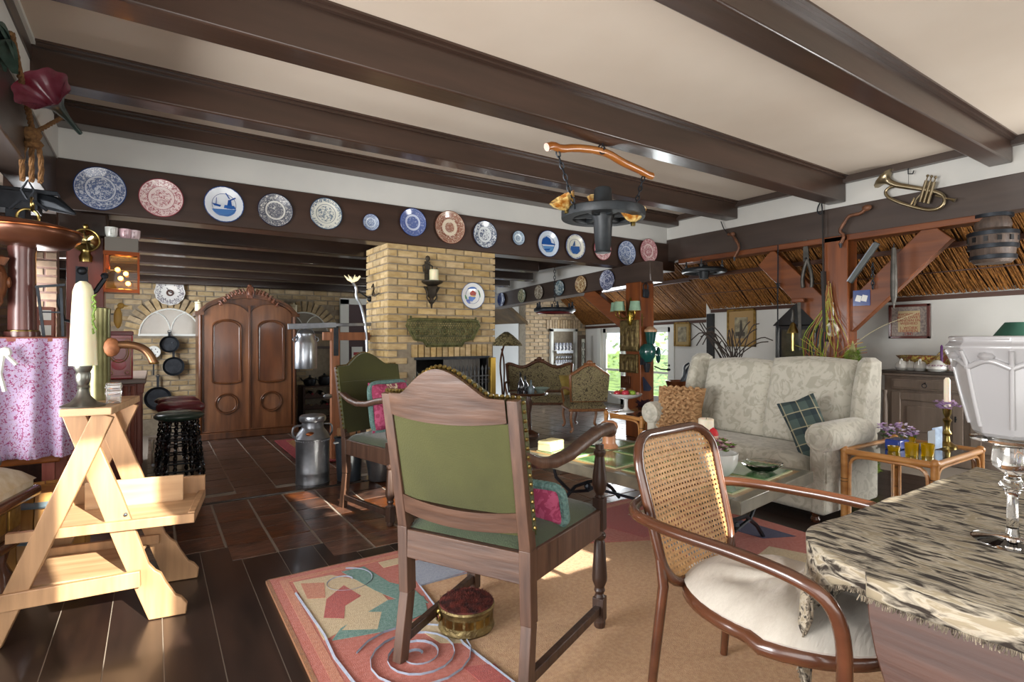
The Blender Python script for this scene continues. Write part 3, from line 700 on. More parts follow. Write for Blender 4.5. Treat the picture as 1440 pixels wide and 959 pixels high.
# ---- bentwood cane armchair
t=thing('cane_armchair','dark bentwood armchair with cane back and white seat pad','armchair',(1.79,1.08,.0155),R(188))
def rr(u): return u
loop=[(.36,.33,.2),(.38,.35,.5),(.40,.345,.62),(.415,.31,.685),(.42,.22,.71),(.41,.08,.718),(.40,-.08,.718),(.385,-.2,.718),(.34,-.33,.718),(.22,-.405,.718),(0,-.43,.718)]
loop=[(x,y,z) for x,y,z in loop]+[(-x,y,z) for x,y,z in loop[-2::-1]]
def smooth(pts,k=3):
    pts=[Vector(p) for p in pts]
    for _ in range(k):
        q=[pts[0]]
        for a,b in zip(pts,pts[1:]): q+= [a*.75+b*.25,a*.25+b*.75]
        pts=q+[pts[-1]]
    return pts
obj('arm_loop',MB().tube(smooth(loop,2),.0195,10),M['bent'],t,smooth=60)
for s in (-1,1):
    obj('leg',MB().tube([(s*.33,.32,0),(s*.345,.32,.1),(s*.36,.33,.2)],[.014,.018,.019],10),M['bent'],t,smooth=60)
    obj('leg',MB().tube([(s*.272,-.31,0),(s*.262,-.285,.25),(s*.250,-.265,.46),(s*.252,-.285,.60)],[.015,.018,.019,.017],10),M['bent'],t,smooth=60)
# back frame: closed rounded loop, leaning
def bk(x,z): 
    k=(z-.45)/.52; return Vector((x*(1+.12*k),-.25-.13*k-.03*(1-(x/.24)**2)*k,z))
fr=[]
def rrect(x0,z0,x1,z1,r,n=6):
    out=[]
    for cx,cz,a0 in ((x1-r,z1-r,0),(x0+r,z1-r,90),(x0+r,z0+r,180),(x1-r,z0+r,270)):
        for i in range(n+1):
            a=R(a0+90*i/n); out.append((cx+r*math.cos(a),cz+r*math.sin(a)))
    return out
fr=[bk(x,z) for x,z in rrect(-.245,.45,.245,.965,.11)]
obj('back_frame',MB().tube(fr,.019,10,True),M['bent'],t,smooth=60)
# cane: three way weave as real strands with holes
cn=MB()
def inside(x,z): 
    r=.10; X=.238; 
    if abs(x)>X or z<.46 or z>.955: return False
    for cz,sg in ((.955-r,1),(.46+r,-1)):
        if abs(x)>X-r and (z-cz)*sg>0 and math.hypot(abs(x)-(X-r),z-cz)>r: return False
    return True
def strand(a,b,w,off):
    a=Vector(a);b=Vector(b);n=34; run=[]
    runs=[]
    for i in range(n*3+1):
        p=a.lerp(b,i/(n*3))
        if inside(p.x,p.y): run.append(p)
        else:
            if len(run)>1: runs.append(run)
            run=[]
    if len(run)>1: runs.append(run)
    d=(b-a).normalized(); q=Vector((-d.y,d.x))*w/2
    for r_ in runs:
        r2=r_[::6]+([r_[-1]] if (len(r_)-1)%6 else [])
        vs=[];fs=[]
        for p in r2:
            for sg in (-1,1): v=bk(p.x+q.x*sg,p.y+q.y*sg); v.y+=off; vs.append(v)
        m=len(r2); fs=[(2*i,2*i+1,2*i+3,2*i+2) for i in range(m-1)]
        if m>1: cn.add(vs,fs)
pt=.0185; n_=40
for i in range(-n_,n_):
    x=i*pt
    for o_ in (-.0026,.0026):
        if abs(x)<.26: strand((x+o_,.45),(x+o_,.97),.0024,0)
        z=.455+(i+n_)*pt
        if z<.965: strand((-.25,z+o_),(.25,z+o_),.0024,.001)
for m_ in range(0,60):
    c=.455+(m_-19.5)*pt        # z - x = c, through the crossings
    strand((-.26,c-.26),(.26,c+.26),.0027,.002); strand((-.26,c+.26),(.26,c-.26),.0027,-.001)
cm=M['cane']
o=obj('cane_panel',cn,cm,t,smooth=0); 
so=o.modifiers.new('thick','SOLIDIFY'); so.thickness=.0012
sr=[Vector((.305*math.cos(a)*(1.05 if math.sin(a)>0 else .93),.06+.33*math.sin(a),.435)) for a in [2*math.pi*i/40 for i in range(40)]]
obj('seat_ring',MB().tube(sr,.026,8,True,1.2).tube([p*.93+Vector((0,0,.03)) for p in sr],.01,6,True),M['bent'],t,smooth=60)
def pad(u,v):
    a=2*math.pi*u; r=v; ex=1-.12*(abs(math.cos(2*a))<.3)
    z=.465+.06*(1-r**4)+.012*math.sin(9*a)*r*(1-r)*2-.02*math.exp(-((r*math.cos(a)-.35)**2+(r*math.sin(a)+.3)**2)*30)
    return Vector((.325*r*math.cos(a)*(1.04 if math.sin(a)>0 else .95),.07+.36*r*math.sin(a),z))
pb=MB().surf(pad,44,12,cu=True); pb.surf(lambda u,v:Vector((.325*(1-v*.06)*math.cos(2*math.pi*u)*(1.04 if math.sin(2*math.pi*u)>0 else .95),.07+.36*(1-v*.06)*math.sin(2*math.pi*u),.465-.02*v)),44,2,cu=True)
obj('seat_pad',pb,M['cushion'],t,smooth=80)

# ---- dining table with carpet cloth
t=thing('dining_table','brown drop-leaf table under a fringed dark patterned carpet cloth','table',(2.1,0,.016))
tw=wood('table_copper_brown','38231b','523426',.3,1,4,coat=.4)
obj('tabletop',MB().prism(rrect(-.64,-.6,.75,.86,.23,8),(0,0,.735),(1,0,0),(0,1,0),(0,0,.03)),tw,t,bevel=.005)
obj('drop_leaf',MB().prism([(.60*math.cos(math.pi+math.pi*i/24)+.03,.62*math.sin(math.pi+math.pi*i/24)) for i in range(25)],(-.65,0,.735),(0,1,0),(0,0,1),(.022,0,0)),tw,t,bevel=.004)
for s in (-1,1):
    for q in (-1,1): obj('leg',MB().lathe([(.03,0),(.035,.05),(.02,.1),(.035,.3),(.03,.5),(.038,.6),(.038,.735)],(s*.35,.05+q*.45,0),12),tw,t)
CZT=.788
def cloth(u,v):
    # u along y, v along x ; rounded top then drape on the far (+y) and near (-x) sides
    y=-.62+1.92*u; x=-.705+1.6*v
    hx=x; hy=y; z=CZT
    ymax=.86-.0
    # rounded corner
    cx,cy,r=-.64+.23,.86-.23,.23
    dz=0
    if x<cx and y>cy:
        d=math.hypot(x-cx,y-cy); 
        if d>r:
            k=(d-r); q=Vector((x-cx,y-cy))/d*(r+.012+.03*min(k,.3)); hx=cx+q.x; hy=cy+q.y; dz=k
    else:
        if y>ymax: dz=y-ymax; hy=ymax+.012+.03*dz
        if x<-.64: dz=max(dz,-.64-x); hx=-.682-.08*(-.64-x)
    fold=.012*math.sin(y*19+x*11)*min(1,dz*6)
    rip=.0035*math.sin(x*13+y*9)+.002*math.sin(x*31-y*22)
    zz=CZT-max(0,dz-.012)-(.004 if dz>0 else 0)+rip*(1 if dz<=0 else .3)
    if dz>0: 
        n_=Vector((hx-cx,hy-cy)); 
        if n_.length>0: n_.normalize(); hx+=n_.x*fold; hy+=n_.y*fold
    return Vector((hx+2.1,hy,zz))
cl=obj('carpet_cloth',MB().surf(cloth,110,80),M['tablerug'],smooth=80)
sf=cl.modifiers.new('thick','SOLIDIFY'); sf.thickness=.009; sf.offset=1
tag(cl,'thick brown and cream patterned carpet cloth covering the dining table','tablecloth')
frn=MB(); rnd=random.Random(5)
for i in range(700):
    u=i/700; a=cloth(u,0); b=a+Vector((rnd.uniform(-.008,-.001),rnd.uniform(-.005,.005),rnd.uniform(-.011,-.003)))
    frn.bar(a+Vector((0,0,.004)),b,.0018,.0018)
q=obj('fringe',frn,mat('fringe_wool','8f8370',.95,c2='3a3026',scale=60),cl,smooth=0); q['kind']='stuff'

# ---- sofa
t=thing('wing_sofa','cream brocade two-seat wing sofa with scroll arms','sofa',(4.42,2.85,0),R(90))
bro=M['brocade']
def soft(x0,x1,y0,y1,z0,z1,r=.05): 
    o=MB().bx(x0,x1,y0,y1,z0,z1); return o
obj('base',soft(-.80,.80,-.40,.40,.07,.33),bro,t,bevel=.04,seg=4)
obj('seat_cushion',MB().surf(lambda u,v:Vector((-.69+1.38*u,-.22+.66*v,.33+.15*max(0,(1-abs(2*u-1)**8)*(1-abs(2*v-1)**6))**.35)),40,20).bx(-.68,.68,-.2,.42,.28,.36),bro,t,smooth=80)
def back(x0,x1,zt):
    def f(sg):
        def g(u,v):
            x=x0+(x1-x0)*u; e=max(0,(1-abs(2*u-1)**6)*(1-abs(2*v-1)**9))**.4
            z=.45+(zt-.45)*v+ (.025*math.sin(math.pi*u))*v; y=-.2-.2*v
            return Vector((x,y+sg*.1*e,z))
        return g
    return MB().surf(f(1),22,26).surf(lambda u,v:f(-1)(1-u,v),22,26)
obj('back_cushion',back(-.70,.02,1.17),bro,t,smooth=80); obj('back_cushion',back(-.02,.70,1.14),bro,t,smooth=80)
obj('back_frame',MB().bar((0,-.33,.3),(0,-.45,1.14),1.5,.1,up=(0,1,0)),bro,t,bevel=.04,seg=4)
for s in (-1,1):
    w_=MB()
    def wing(u,v,s=s):
        z=.6+.56*v; L=.30*(1-v**2.2*.45)*(1)
        a=u; prof=[(-.45-.03*v,.76),( -.45-.03*v,.84),(-.45+L*.6,.855),(-.45+L,.85),(-.45+L+.03,.80),(-.45+L,.75),(-.45+L*.6,.735),(-.45,.72)]
        q=u*len(prof); i=int(q)%len(prof); f=q-int(q); p=prof[i]; p2=prof[(i+1)%len(prof)]
        return Vector((s*(p[1]*(1-f)+p2[1]*f),p[0]*(1-f)+p2[0]*f,z))
    w_.surf(wing,32,12,cu=True); 
    top=[wing(i/32,1) for i in range(32)]; cn_=sum(top,Vector())/32+Vector((0,0,.035)); ring=[p.lerp(cn_,.5)+Vector((0,0,.02)) for p in top]
    n0=len(w_.v); w_.add(top+ring+[cn_],[(i,(i+1)%32,32+(i+1)%32,32+i) for i in range(32)]+[(32+i,32+(i+1)%32,64) for i in range(32)])
    obj('wing',w_,bro,t,smooth=80)
    a=MB().lathe([(0,-.24),(.06,-.24),(.10,-.23),(.112,-.2),(.108,.38),(.10,.415),(.085,.42),(.075,.41),(.06,.425),(.03,.425),(.024,.42),(0,.425)],(s*.80,0,.63),20,Matrix.Rotation(R(-90),3,'X'))
    a.bx(s*.72,s*.84,-.38,.38,.3,.62)
    obj('arm',a,bro,t,smooth=50)
    obj('side_panel',MB().bx(s*.74,s*.835,-.44,.40,.07,.60),bro,t,bevel=.025,seg=3)
    obj('arm_front',MB().prism([(.745,.08),(.835,.08),(.835,.55),(.885,.6),(.895,.66),(.85,.72),(.79,.735),(.73,.70),(.70,.63),(.745,.55)] if s>0 else [(-x,z) for x,z in [(.745,.08),(.835,.08),(.835,.55),(.885,.6),(.895,.66),(.85,.72),(.79,.735),(.73,.70),(.70,.63),(.745,.55)]][::-1],(0,.385,0),(1,0,0),(0,0,1),(0,.03,0)),bro,t,bevel=.014,seg=3)
    for y in (-.36,.34): obj('leg',MB().lathe([(.028,0),(.035,.02),(.026,.04),(.038,.075)],(s*.74,y,0),12),M['bent'],t)
straw=mat('braided_tan','8b6642',.9,c2='b08c63',scale=18,stretch=(1,1,3),bump=1)
q=cushion('cushion','tan braided cushion at the left end of the cream sofa',(4.2,3.45,.68),(.38,-1,0),(.35,.12,1),.23,.215,.07,straw)
bb=MB(); rnd=random.Random(3); u_=Vector((.38,-1,0)).normalized(); v_=Vector((.35,.12,1)).normalized(); n_=u_.cross(v_).normalized(); v_=n_.cross(u_)
if n_.x>0: n_=-n_
for r_ in range(9):
    zc=-.19+r_*.047; pts=[u_*(-.2+.4*i/36)+v_*(zc+.013*math.sin(i*1.1+r_*2))+n_*(.072*max(0,(1-abs(-1+2*i/36)**3)*(1-abs(zc/.22)**3))**.5+.008+.008*math.sin(i*1.4)) for i in range(37)]
    bb.tube(pts,.017,6)
obj('braids',bb,straw,q)
cushion('cushion','dark blue green tartan cushion leaning in right corner of sofa',(4.27,2.27,.66),(.55,-.75,.35),(.12,.5,1),.14,.24,.06,M['tartan'])

# ---- coffee table, green tiles in a steel and wood frame on wrought iron
t=thing('coffee_table','long coffee table with green tile top on curved iron legs','coffee table',(2.58,1.72,.016),R(8))
fm=mat('grey_table_frame','5c5a50',.3,.3,'807c6c',6,coat=.2)
obj('top_frame',MB().bx(.06,.94,.06,1.69,.435,.468).bx(0,1,0,.06,.40,.474).bx(0,1,1.69,1.75,.40,.474).bx(0,.06,.06,1.69,.40,.473).bx(.94,1,.06,1.69,.40,.473),fm,t,bevel=.004)
obj('wood_band',MB().bx(.06,.94,.06,1.69,.468,.472),wood('table_band_wood','8a6a42','a68354',.3,1,4,coat=.4),t)
gt=mat('green_glazed_tile','2c5a38',.12,0,'5f8f5a',7,coat=.5,rnd=.15); tl=MB().box((0,0,0),(.36,.33,.008)).mesh('tile',gt,0)
ct=mat('cream_glazed_tile','c9c2a0',.1,0,'9fae7f',5,coat=.6)
cl_=MB().box((0,0,-.001),(.385,.355,.008)).mesh('tile_border',ct,0)
for i in range(2):
    for j in range(4): obj('tile_border',cl_,None,t,(.29+i*.42,.27+j*.40,.4755)); obj('tile',tl,None,t,(.29+i*.42,.27+j*.40,.4775))
li=MB()
for s in (0,1):
    y=.28+s*1.2
    for q in (-1,1):
        li.tube([(.5+q*.4,y,.43),(.5+q*.36,y,.3),(.5+q*.2,y,.16),(.5,y,.13)],.013,6).tube([(.5,y,.2),(.5+q*.15,y,.19),(.5+q*.3,y,.1),(.5+q*.4,y,.0)],.014,6)
    li.ball((.5,y,.165),.03,8)
li.tube([(.5,.28,.165),(.5,1.48,.165)],.012,6)
obj('iron_base',li,M['iron'],t)

# ---- rattan side table with glass top
t=thing('rattan_table','small rattan table with dark glass top between sofa and sideboard','side table',(4.21,1.42,0),0)
def cane_frame(L,W,Hh,t,glass=True):
    lg=[(0,0),(L,0),(0,W),(L,W)]
    for i,(x,y) in enumerate(lg): obj('leg',MB().tube([(x,y,0),(x,y,Hh)],.024,10),M['bamboo'],t)
    f=MB()
    for a,b in (((0,0),(L,0)),((0,W),(L,W)),((0,0),(0,W)),((L,0),(L,W))):
        f.tube([(a[0],a[1],Hh-.02),(b[0],b[1],Hh-.02)],.022,10)
    for x,y in lg: f.ball((x,y,Hh-.01),.03,10)
    obj('rim',f,M['bamboo'],t)
    g=MB()
    for a,b in (((0,0),(L,0)),((0,W),(L,W)),((0,0),(0,W)),((L,0),(L,W))):
        A=Vector((a[0],a[1],0)); B=Vector((b[0],b[1],0)); d=(B-A).normalized()
        for s,p in ((1,A),(-1,B)):
            g.tube(smooth([p+d*s*.035+Vector((0,0,.03)),p+d*s*.035+Vector((0,0,Hh-.12)),p+d*s*.06+Vector((0,0,Hh-.06)),p+d*s*.13+Vector((0,0,Hh-.045)),p+d*(B-A).length/2*s+Vector((0,0,Hh-.045))],1),.012,6)
    obj('bent_brace',g,M['bamboo'],t)
    c_=MB(); rnd=random.Random(2)
    for x,y in lg:
        for k in range(3): z=rnd.uniform(.1,Hh-.1); c_.ring((x,y,z),.024,.003,n=12,k=4)
    obj('node_rings',c_,M['charred'],t)
    if glass: obj('glass_top',MB().bx(.02,L-.02,.02,W-.02,Hh-.022,Hh-.014),mat('dark_glass','20282c',.05,coat=1),t)
cane_frame(.82,.55,.55,t)
t=thing('rattan_table','rattan table behind left sofa arm under the fruit stand','side table',(4.38,4.1,0),0); cane_frame(.6,.55,.5,t)

# ---- greige sideboard at the right wall
t=thing('sideboard','greige wooden sideboard against the white right wall','sideboard',(7.04,1.35,0))
cb_=M['cabinet']
obj('body',MB().bx(.02,.48,0,1.52,.06,.96),cb_,t,bevel=.006)
obj('top',MB().bx(-.04,.49,-.03,1.56,.96,.99),mat('sideboard_dark_top','4a443f',.35),t,bevel=.006)
obj('plinth',MB().bx(-.02,.48,-.01,1.54,0,.1).bx(-.005,.48,0,1.53,.1,.125),cb_,t,bevel=.006)
obj('cornice',MB().bx(-.02,.48,-.015,1.54,.93,.96),cb_,t,bevel=.005)
for i in range(2):
    y0=.06+i*.72; y1=y0+.66
    d_=obj('drawer',MB().bx(-.005,.03,y0,y1,.78,.90).bx(-.014,0,y0+.025,y1-.025,.8,.88),cb_,t,bevel=.004)
    obj('knob',MB().ring((-.035,(y0+y1)/2,.835),.022,.004,(0,1,0),(0,0,1),14,5).ball((-.02,(y0+y1)/2,.86),.01,8),M['iron'],d_)
    d_=obj('door',MB().bx(-.005,.03,y0,y0+.09,.17,.75).bx(-.005,.03,y1-.09,y1,.17,.75).bx(-.004,.03,y0+.09,y1-.09,.66,.749).bx(-.004,.03,y0+.09,y1-.09,.171,.26).bx(.008,.03,y0,y1,.2,.7).bx(-.001,.03,y0+.15,y1-.15,.32,.60),cb_,t,bevel=.005)
    obj('door_handle',MB().bar((-.02,y0+(.6 if i==0 else .06),.47),(-.02,y0+(.6 if i==0 else .06),.53),.012,.012).ball((-.015,y0+(.6 if i==0 else .06),.5),.012,8),M['iron'],d_)
for s in (0,1): obj('corner_turning',MB().lathe([(.02,.15),(.028,.2),(.016,.26),(.028,.35),(.028,.6),(.016,.7),(.026,.76)],(-.01,.02+s*1.48,0),10),cb_,t)
# ---- wardrobe
t=thing('wardrobe','walnut double-door wardrobe with carved arched crest in kitchen','wardrobe',(.50,8.25,0))
W_=1.22; wd=M['walnut']; wdd=M['walnutd']
def wz(x): # top line: double arch
    k=(x-W_/2)/(W_/2); a=abs(k)
    return 1.70+.27*(max(0,1-((a-.45)/.55)**2))**.7 if a>.1 else 1.70+.27*(max(0,1-((.1-.45)/.55)**2))**.7
arch=[(x*W_/30,min(1.95,1.70+.25*math.sin(math.pi*min(1,max(0,(x/30-.02)/.96)))**.55)) for x in range(31)]
obj('carcass',MB().prism([(0,0.02),(W_,.02)]+arch[::-1],(0,.03,0),(1,0,0),(0,0,1),(0,.55,0)),wdd,t)
cr=MB()
for a,b in zip(arch,arch[1:]): cr.bar((a[0],-.0,a[1]),(b[0],-.0,b[1]),.12,.03); cr.bar((a[0],0,a[1]-.03),(b[0],0,b[1]-.03),.07,.03)
cr.bx(-.04,.06,-.05,.55,1.66,1.71).bx(W_-.06,W_+.04,-.05,.55,1.66,1.71)
obj('cornice',cr,wdd,t,smooth=60)
cv=MB(); rnd=random.Random(4)
cv.lathe([(0,.0),(.05,.01),(.06,.05),(.045,.09),(.02,.13),(.03,.15),(.0,.17)],(W_/2,-.04,1.93),12)
for s in (-1,1):
    for k in range(7):
        x=W_/2+s*(.06+k*.045); z=1.99-.008*k*k*.55; 
        cv.tube([(x,-.05,z-.03),(x+s*.03,-.06,z+.035-.003*k),(x+s*.055,-.05,z+.02),(x+s*.04,-.05,z)],[.016,.014,.01,.005],6); cv.ball((x+s*.02,-.05,z-.02),(.03,.02,.022),8)
for k in range(5): cv.tube([(W_/2+(k-2)*.012,-.06,1.90),(W_/2+(k-2)*.022,-.08,1.99),(W_/2+(k-2)*.014,-.075,2.06)],[.012,.014,.006],6)
obj('carved_crest',cv,wood('carved_walnut','54301f','7b4a33',.4,2,8),t)
for s in (0,1):
    x0=.06+s*.555; x1=x0+.545
    def ar(x,x0=x0,x1=x1): 
        k=(2*(x-x0)/(x1-x0)-1); return 1.62+.21*math.sqrt(max(0,1-(k*.92)**2))
    pts=[(x0,.1),(x1,.1)]+[(x1-(x1-x0)*i/16,ar(x1-(x1-x0)*i/16)) for i in range(17)]
    d_=obj('door',MB().prism(pts,(0,-.0,0),(1,0,0),(0,0,1),(0,.03,0)),wd,t,bevel=.006)
    def arcs(xa,xb,za,zb,r):
        pp=[]; c=(xa+xb)/2; w2=(xb-xa)/2
        for i in range(17): a=math.pi*i/16; pp.append((c+w2*math.cos(a),-.006,zb-.1+.1*math.sin(a)))
        for i in range(7): a=math.pi*i/6; pp.append((c-w2*math.cos(a),-.006,za+.03-.03*math.sin(a)))
        return pp
    fm_=arcs(x0+.1,x1-.1,.74,1.60,.1); obj('panel_moulding',MB().tube(fm_,.012,6,True).tube([Vector(((p[0]-(x0+x1)/2)*.88+(x0+x1)/2,p[1],(p[2]-1.17)*.965+1.17)) for p in fm_],.006,5,True),wdd,d_)
    obj('panel',MB().prism([(p[0],p[2]) for p in fm_],(0,-.004,0),(1,0,0),(0,0,1),(0,.01,0)),wood('figured_walnut','4a2817','734428',.28,2,3,coat=.5,k=5),d_)
    cc=((x0+x1)/2,-.006,.47); obj('round_moulding',MB().ring(cc,.135,.011,(1,0,0),(0,0,1),32,6).ring(cc,.115,.005,(1,0,0),(0,0,1),32,5),wdd,d_)
obj('centre_strip',MB().bx(.597,.623,-.02,.02,.08,1.80),wdd,t,bevel=.004)
for x in (.02,W_-.02): obj('corner_strip',MB().tube([(x,-.01,.08),(x,-.01,1.66)],.025,8),wdd,t)
obj('plinth',MB().bx(-.03,W_+.03,-.04,.58,0.0,.09).bx(-.015,W_+.015,-.02,.58,.09,.11),wdd,t,bevel=.008)
# ================================================================== PLATES
def plate(lbl, p, r, n, ink, ground='e4e6e4', rim=.62, ctr=.52, fine=26, thr=.52, group='china plates on the beams', extra=None, edge=None, seed=0):
    """round dish hung flat on a face with outward normal n; printed pattern on its own face"""
    t=thing('china_plate',lbl,'plate',p,math.atan2(n[0],-n[1]),group)
    m=MB(); Mx=Matrix.Rotation(R(90),3,'X')   # lathe axis to -y
    m.lathe([(0,0),(r*.55,0),(r*.6,.004),(r*.97,.018),(r,.021),(r*.985,.025),(r*.62,.011),(r*.55,.008),(0,.007)],(0,0,0),36,Mx)
    pm=plate_mat('china_print',ink,ground,(rim*r,.94*r),ctr*r,fine,seed,thr)
    # second plain ring line
    obj('dish',m,pm,t,smooth=50)
    e=MB().ring((0,-.0235,0),r*.985,.0028 if r<.12 else .0038,(1,0,0),(0,0,1),36,5); obj('rim_line',e,mat('rim_'+(edge or ink),edge or ink,.2),t)
    if r>.09: obj('well_line',MB().ring((0,-.0125,0),r*.60,.0022,(1,0,0),(0,0,1),32,4),mat('rim_'+ink,ink,.2),t)
    if extra: extra(t,r)
    return t
def flat(t,name,pts,r,c,y=-.0125,k=1):
    obj(name,MB().prism([(a*r,b*r) for a,b in pts],(0,y-.0008*k,0),(1,0,0),(0,0,1),(0,.0005,0)),mat('glaze_'+c,c,.18,coat=.4),t,smooth=0)
def windmill(t,r):
    flat(t,'painted_water',[(-.62,-.3),(.62,-.22),(.5,-.5),(.2,-.66),(-.25,-.64),(-.5,-.5)],r,'4a7ab8')
    flat(t,'painted_mill',[(.12,-.22),(.2,.28),(.34,.28),(.42,-.22)],r,'24509a',k=2)
    flat(t,'painted_mill',[(-.02,-.2),(.02,-.02),(.5,-.02),(.6,-.2)],r,'2f62ad',k=3)
    flat(t,'painted_sail',[(.24,.34),(.30,.34),(.10,.66),(.05,.63)],r,'24509a',k=3)
    flat(t,'painted_sail',[(.22,.26),(.28,.22),(.62,.42),(.58,.48)],r,'24509a',k=3)
    flat(t,'painted_ship',[(-.6,.02),(-.15,-.05),(-.2,-.16),(-.5,-.1)],r,'24509a',k=4)
    flat(t,'painted_mast',[(-.42,-.02),(-.38,-.02),(-.37,.34),(-.4,.34)],r,'24509a',k=4)
def trees(t,r):
    flat(t,'painted_tree',[(-.6,0),(-.5,.35),(-.15,.55),(.2,.4),(.3,.1),(.7,.02),(.7,-.05),(-.6,-.08)],r,'24569e'); flat(t,'painted_water',[(-.5,-.2),(.6,-.15),(.4,-.6),(-.2,-.66)],r,'5f92c8')
    flat(t,'painted_boat',[(-.4,-.42),(.2,-.34),(.1,-.5),(-.3,-.52)],r,'24569e',k=2)
def sail(t,r):
    flat(t,'painted_sea',[(-.45,.0),(.45,.05),(.5,-.3),(.2,-.58),(-.25,-.56),(-.48,-.25)],r,'2f5c9c'); flat(t,'painted_sail',[(-.3,.02),(-.05,.5),(.02,.06)],r,'44618c',k=2)
def village(t,r):
    flat(t,'painted_sky',[(-.62,.45),(-.3,.8),(.2,.86),(.6,.6),(.2,.55),(-.3,.5)],r,'3f6fc0'); flat(t,'painted_tree',[(.45,.5),(.8,.4),(.86,-.1),(.7,-.2),(.55,.1)],r,'4f8a3e')
    flat(t,'painted_tree',[(-.85,-.05),(-.6,.05),(-.45,-.25),(-.75,-.3)],r,'4f8a3e'); flat(t,'painted_river',[(-.35,-.1),(.15,.1),(.25,-.15),(-.05,-.45),(-.3,-.4)],r,'3467b8',k=2)
    flat(t,'painted_house',[(-.25,.2),(0,.42),(.3,.25),(.25,.02),(-.2,.02)],r,'a33d34',k=2); flat(t,'painted_house',[(-.2,.02),(.22,.02),(.2,-.1),(-.2,-.08)],r,'d8b878',k=3); flat(t,'painted_bush',[(-.6,-.3),(-.3,-.3),(-.2,-.6),(-.45,-.62)],r,'2d4aa0',k=2)
BL='2f4f8a'; RD='a8505c'; BK='2a3350'
PL=[(141.5,266,60,'large blue printed plate, leftmost on the long beam',BL,'d6dde8',.60,.5,30,.55,None),
(227,279,53,'red printed plate, second from left on the long beam',RD,'ead9d6',.6,.45,30,.5,None),
(315,288,50,'plate painted with a blue windmill and ship on long beam',BL,'dfe5ec',.95,.0,30,.5,windmill),
(387,296,46,'plate with dense black blue floral rim, right of windmill plate',BK,'dcdcd6',.58,.48,34,.6,None),
(458,301,44,'cream plate with grey blue picture centre and lettering-like rim on long beam','3a5a78','dadbd0',.75,.5,24,.5,None),
(521,313,23,'smallest blue plate near the chimney on left half of long beam',BL,'cfdbe6',.6,.5,50,.55,None),
(580,313,39,'deep blue bordered plate above left corner of the chimney','27468f','c9d3e8',.58,.42,34,.66,None),
(632,320,46,'brown and red many coloured plate above the chimney','8a4a38','dccfb8',.5,.3,32,.6,None),
(681,330,38,'blue plate with a ring of large motifs above chimney right corner','1f3a66','dfe5e8',.6,.4,18,.52,None),
(728,335,20,'tiny blue plate right of the chimney on the long beam','2f5f8a','d5e2e8',.6,.4,50,.55,None),
(770,343,37,'plate painted with blue tree landscape left of the wheel lamp',BL,'d0ddea',.95,.0,30,.5,trees),
(808,347,35,'cream edged plate with blue sailing boat on the long beam',BL,'e0e0d2',.86,.0,30,.5,sail),
(846,350,32,'red printed plate partly behind the hanging wheel hub',RD,'ecd6d4',.6,.45,30,.52,None),
(880,356,34,'blue printed plate between two red plates at right beam end',BL,'cfd9e6',.6,.5,34,.55,None),
(911,353,34,'red printed plate, rightmost on the long beam',RD,'ecd4d2',.62,.45,30,.55,None)]
for i,(px,py,h,l,ink,gr,rim,ctr,fine,thr,ex) in enumerate(PL):
    p=P(px,py,Y=LY-.004); r=sz(h,p)/2
    if ctr==0: ctr=.001
    plate(l,p,r,(0,-1,0),ink,gr,rim,ctr,fine*.36/r*.9,thr,extra=ex,seed=i*3.1)
for i,(px,py,h,l,ink,gr) in enumerate([(855,394,29,'dark blue rimmed plate on short beam nearest the orange post','27355f','b9bccb'),(818,400,24,'brown orange patterned plate on the short back beam','7a5230','cbb890'),(788,405,21,'teal rimmed plate with dark picture on the short back beam','3f6070','c2c9c4'),
  (759,411,20,'cream plate with small flowers on the short back beam','7a6a58','cfc8b4'),(735,416,19,'yellowish scenic plate on the short back beam','5a6a58','c2bb98'),(706,421,19,'deep blue plate on short back beam beside the chimney','1c2a5a','5a688a')]):
    p=P(px,py,X=SX-.004); r=sz(h,p)/2
    plate(l,p,r,(-1,0,0),ink,gr,.6,.5,30,.56,seed=50+i*2.3)
p=P(664,416,Y=LY-.004); plate('plate painted with bright village scene on chimney bricks',p,sz(37,p)/2,(0,-1,0),BL,'e6e8e6',.96,.001,30,.5,group='wall plates',extra=village,edge='5a7ab0')

# ================================================================== WHEEL LAMP ON A YOKE
t=thing('wheel_chandelier','black cart wheel hub lamp hung on chains from a wooden milk yoke','lamp',(2.98,3.2,2.33))
ir=mat('black_painted_wheel','1d2124',.5,.2,'2a2f33',10,bump=.3)
yk=[(-.56,.0,.43),(-.50,0,.455),(-.43,0,.44),(-.3,0,.475),(-.1,0,.50),(.06,0,.50),(.2,0,.46),(.35,0,.435),(.44,0,.42),(.49,0,.405),(.56,0,.40)]
obj('yoke',MB().tube(smooth(yk,1),.031,10),wood('yoke_wood','8a4a1c','bd7a34',.3,0,5,coat=.4,k=5),t,smooth=60)
obj('rim',MB().lathe([(.24,-.03),(.325,-.03),(.33,-.02),(.33,.03),(.32,.04),(.24,.04),(.235,.03),(.235,-.02),(.24,-.03)],(0,0,0),40),ir,t)
for k in range(6):
    a=math.pi/3*k+.3; obj('spoke',MB().bar((.05*math.cos(a),.05*math.sin(a),0),(.25*math.cos(a),.25*math.sin(a),0),.045,.04),ir,t,bevel=.006)
obj('hub',MB().lathe([(.0,-.30),(.058,-.30),(.066,-.29),(.06,-.275),(.07,-.15),(.075,-.05),(.09,-.02),(.09,.05),(.075,.08),(.07,.2),(.06,.215),(0,.215)],(0,0,0),20),ir,t)
for s in (-1,1): obj('chain',MB().chain((s*.46,0,.42 if s<0 else .38),(s*.32,-.04 if s<0 else .0,.0),.055,.006),M['iron'],t)
obj('hook_chain',MB().chain((-.02,-.02,.50),(-.06,-.06,.56),.04,.005).ring((-.03,-.02,.51),.035,.006,(1,0,0),(0,0,1)),M['iron'],t)
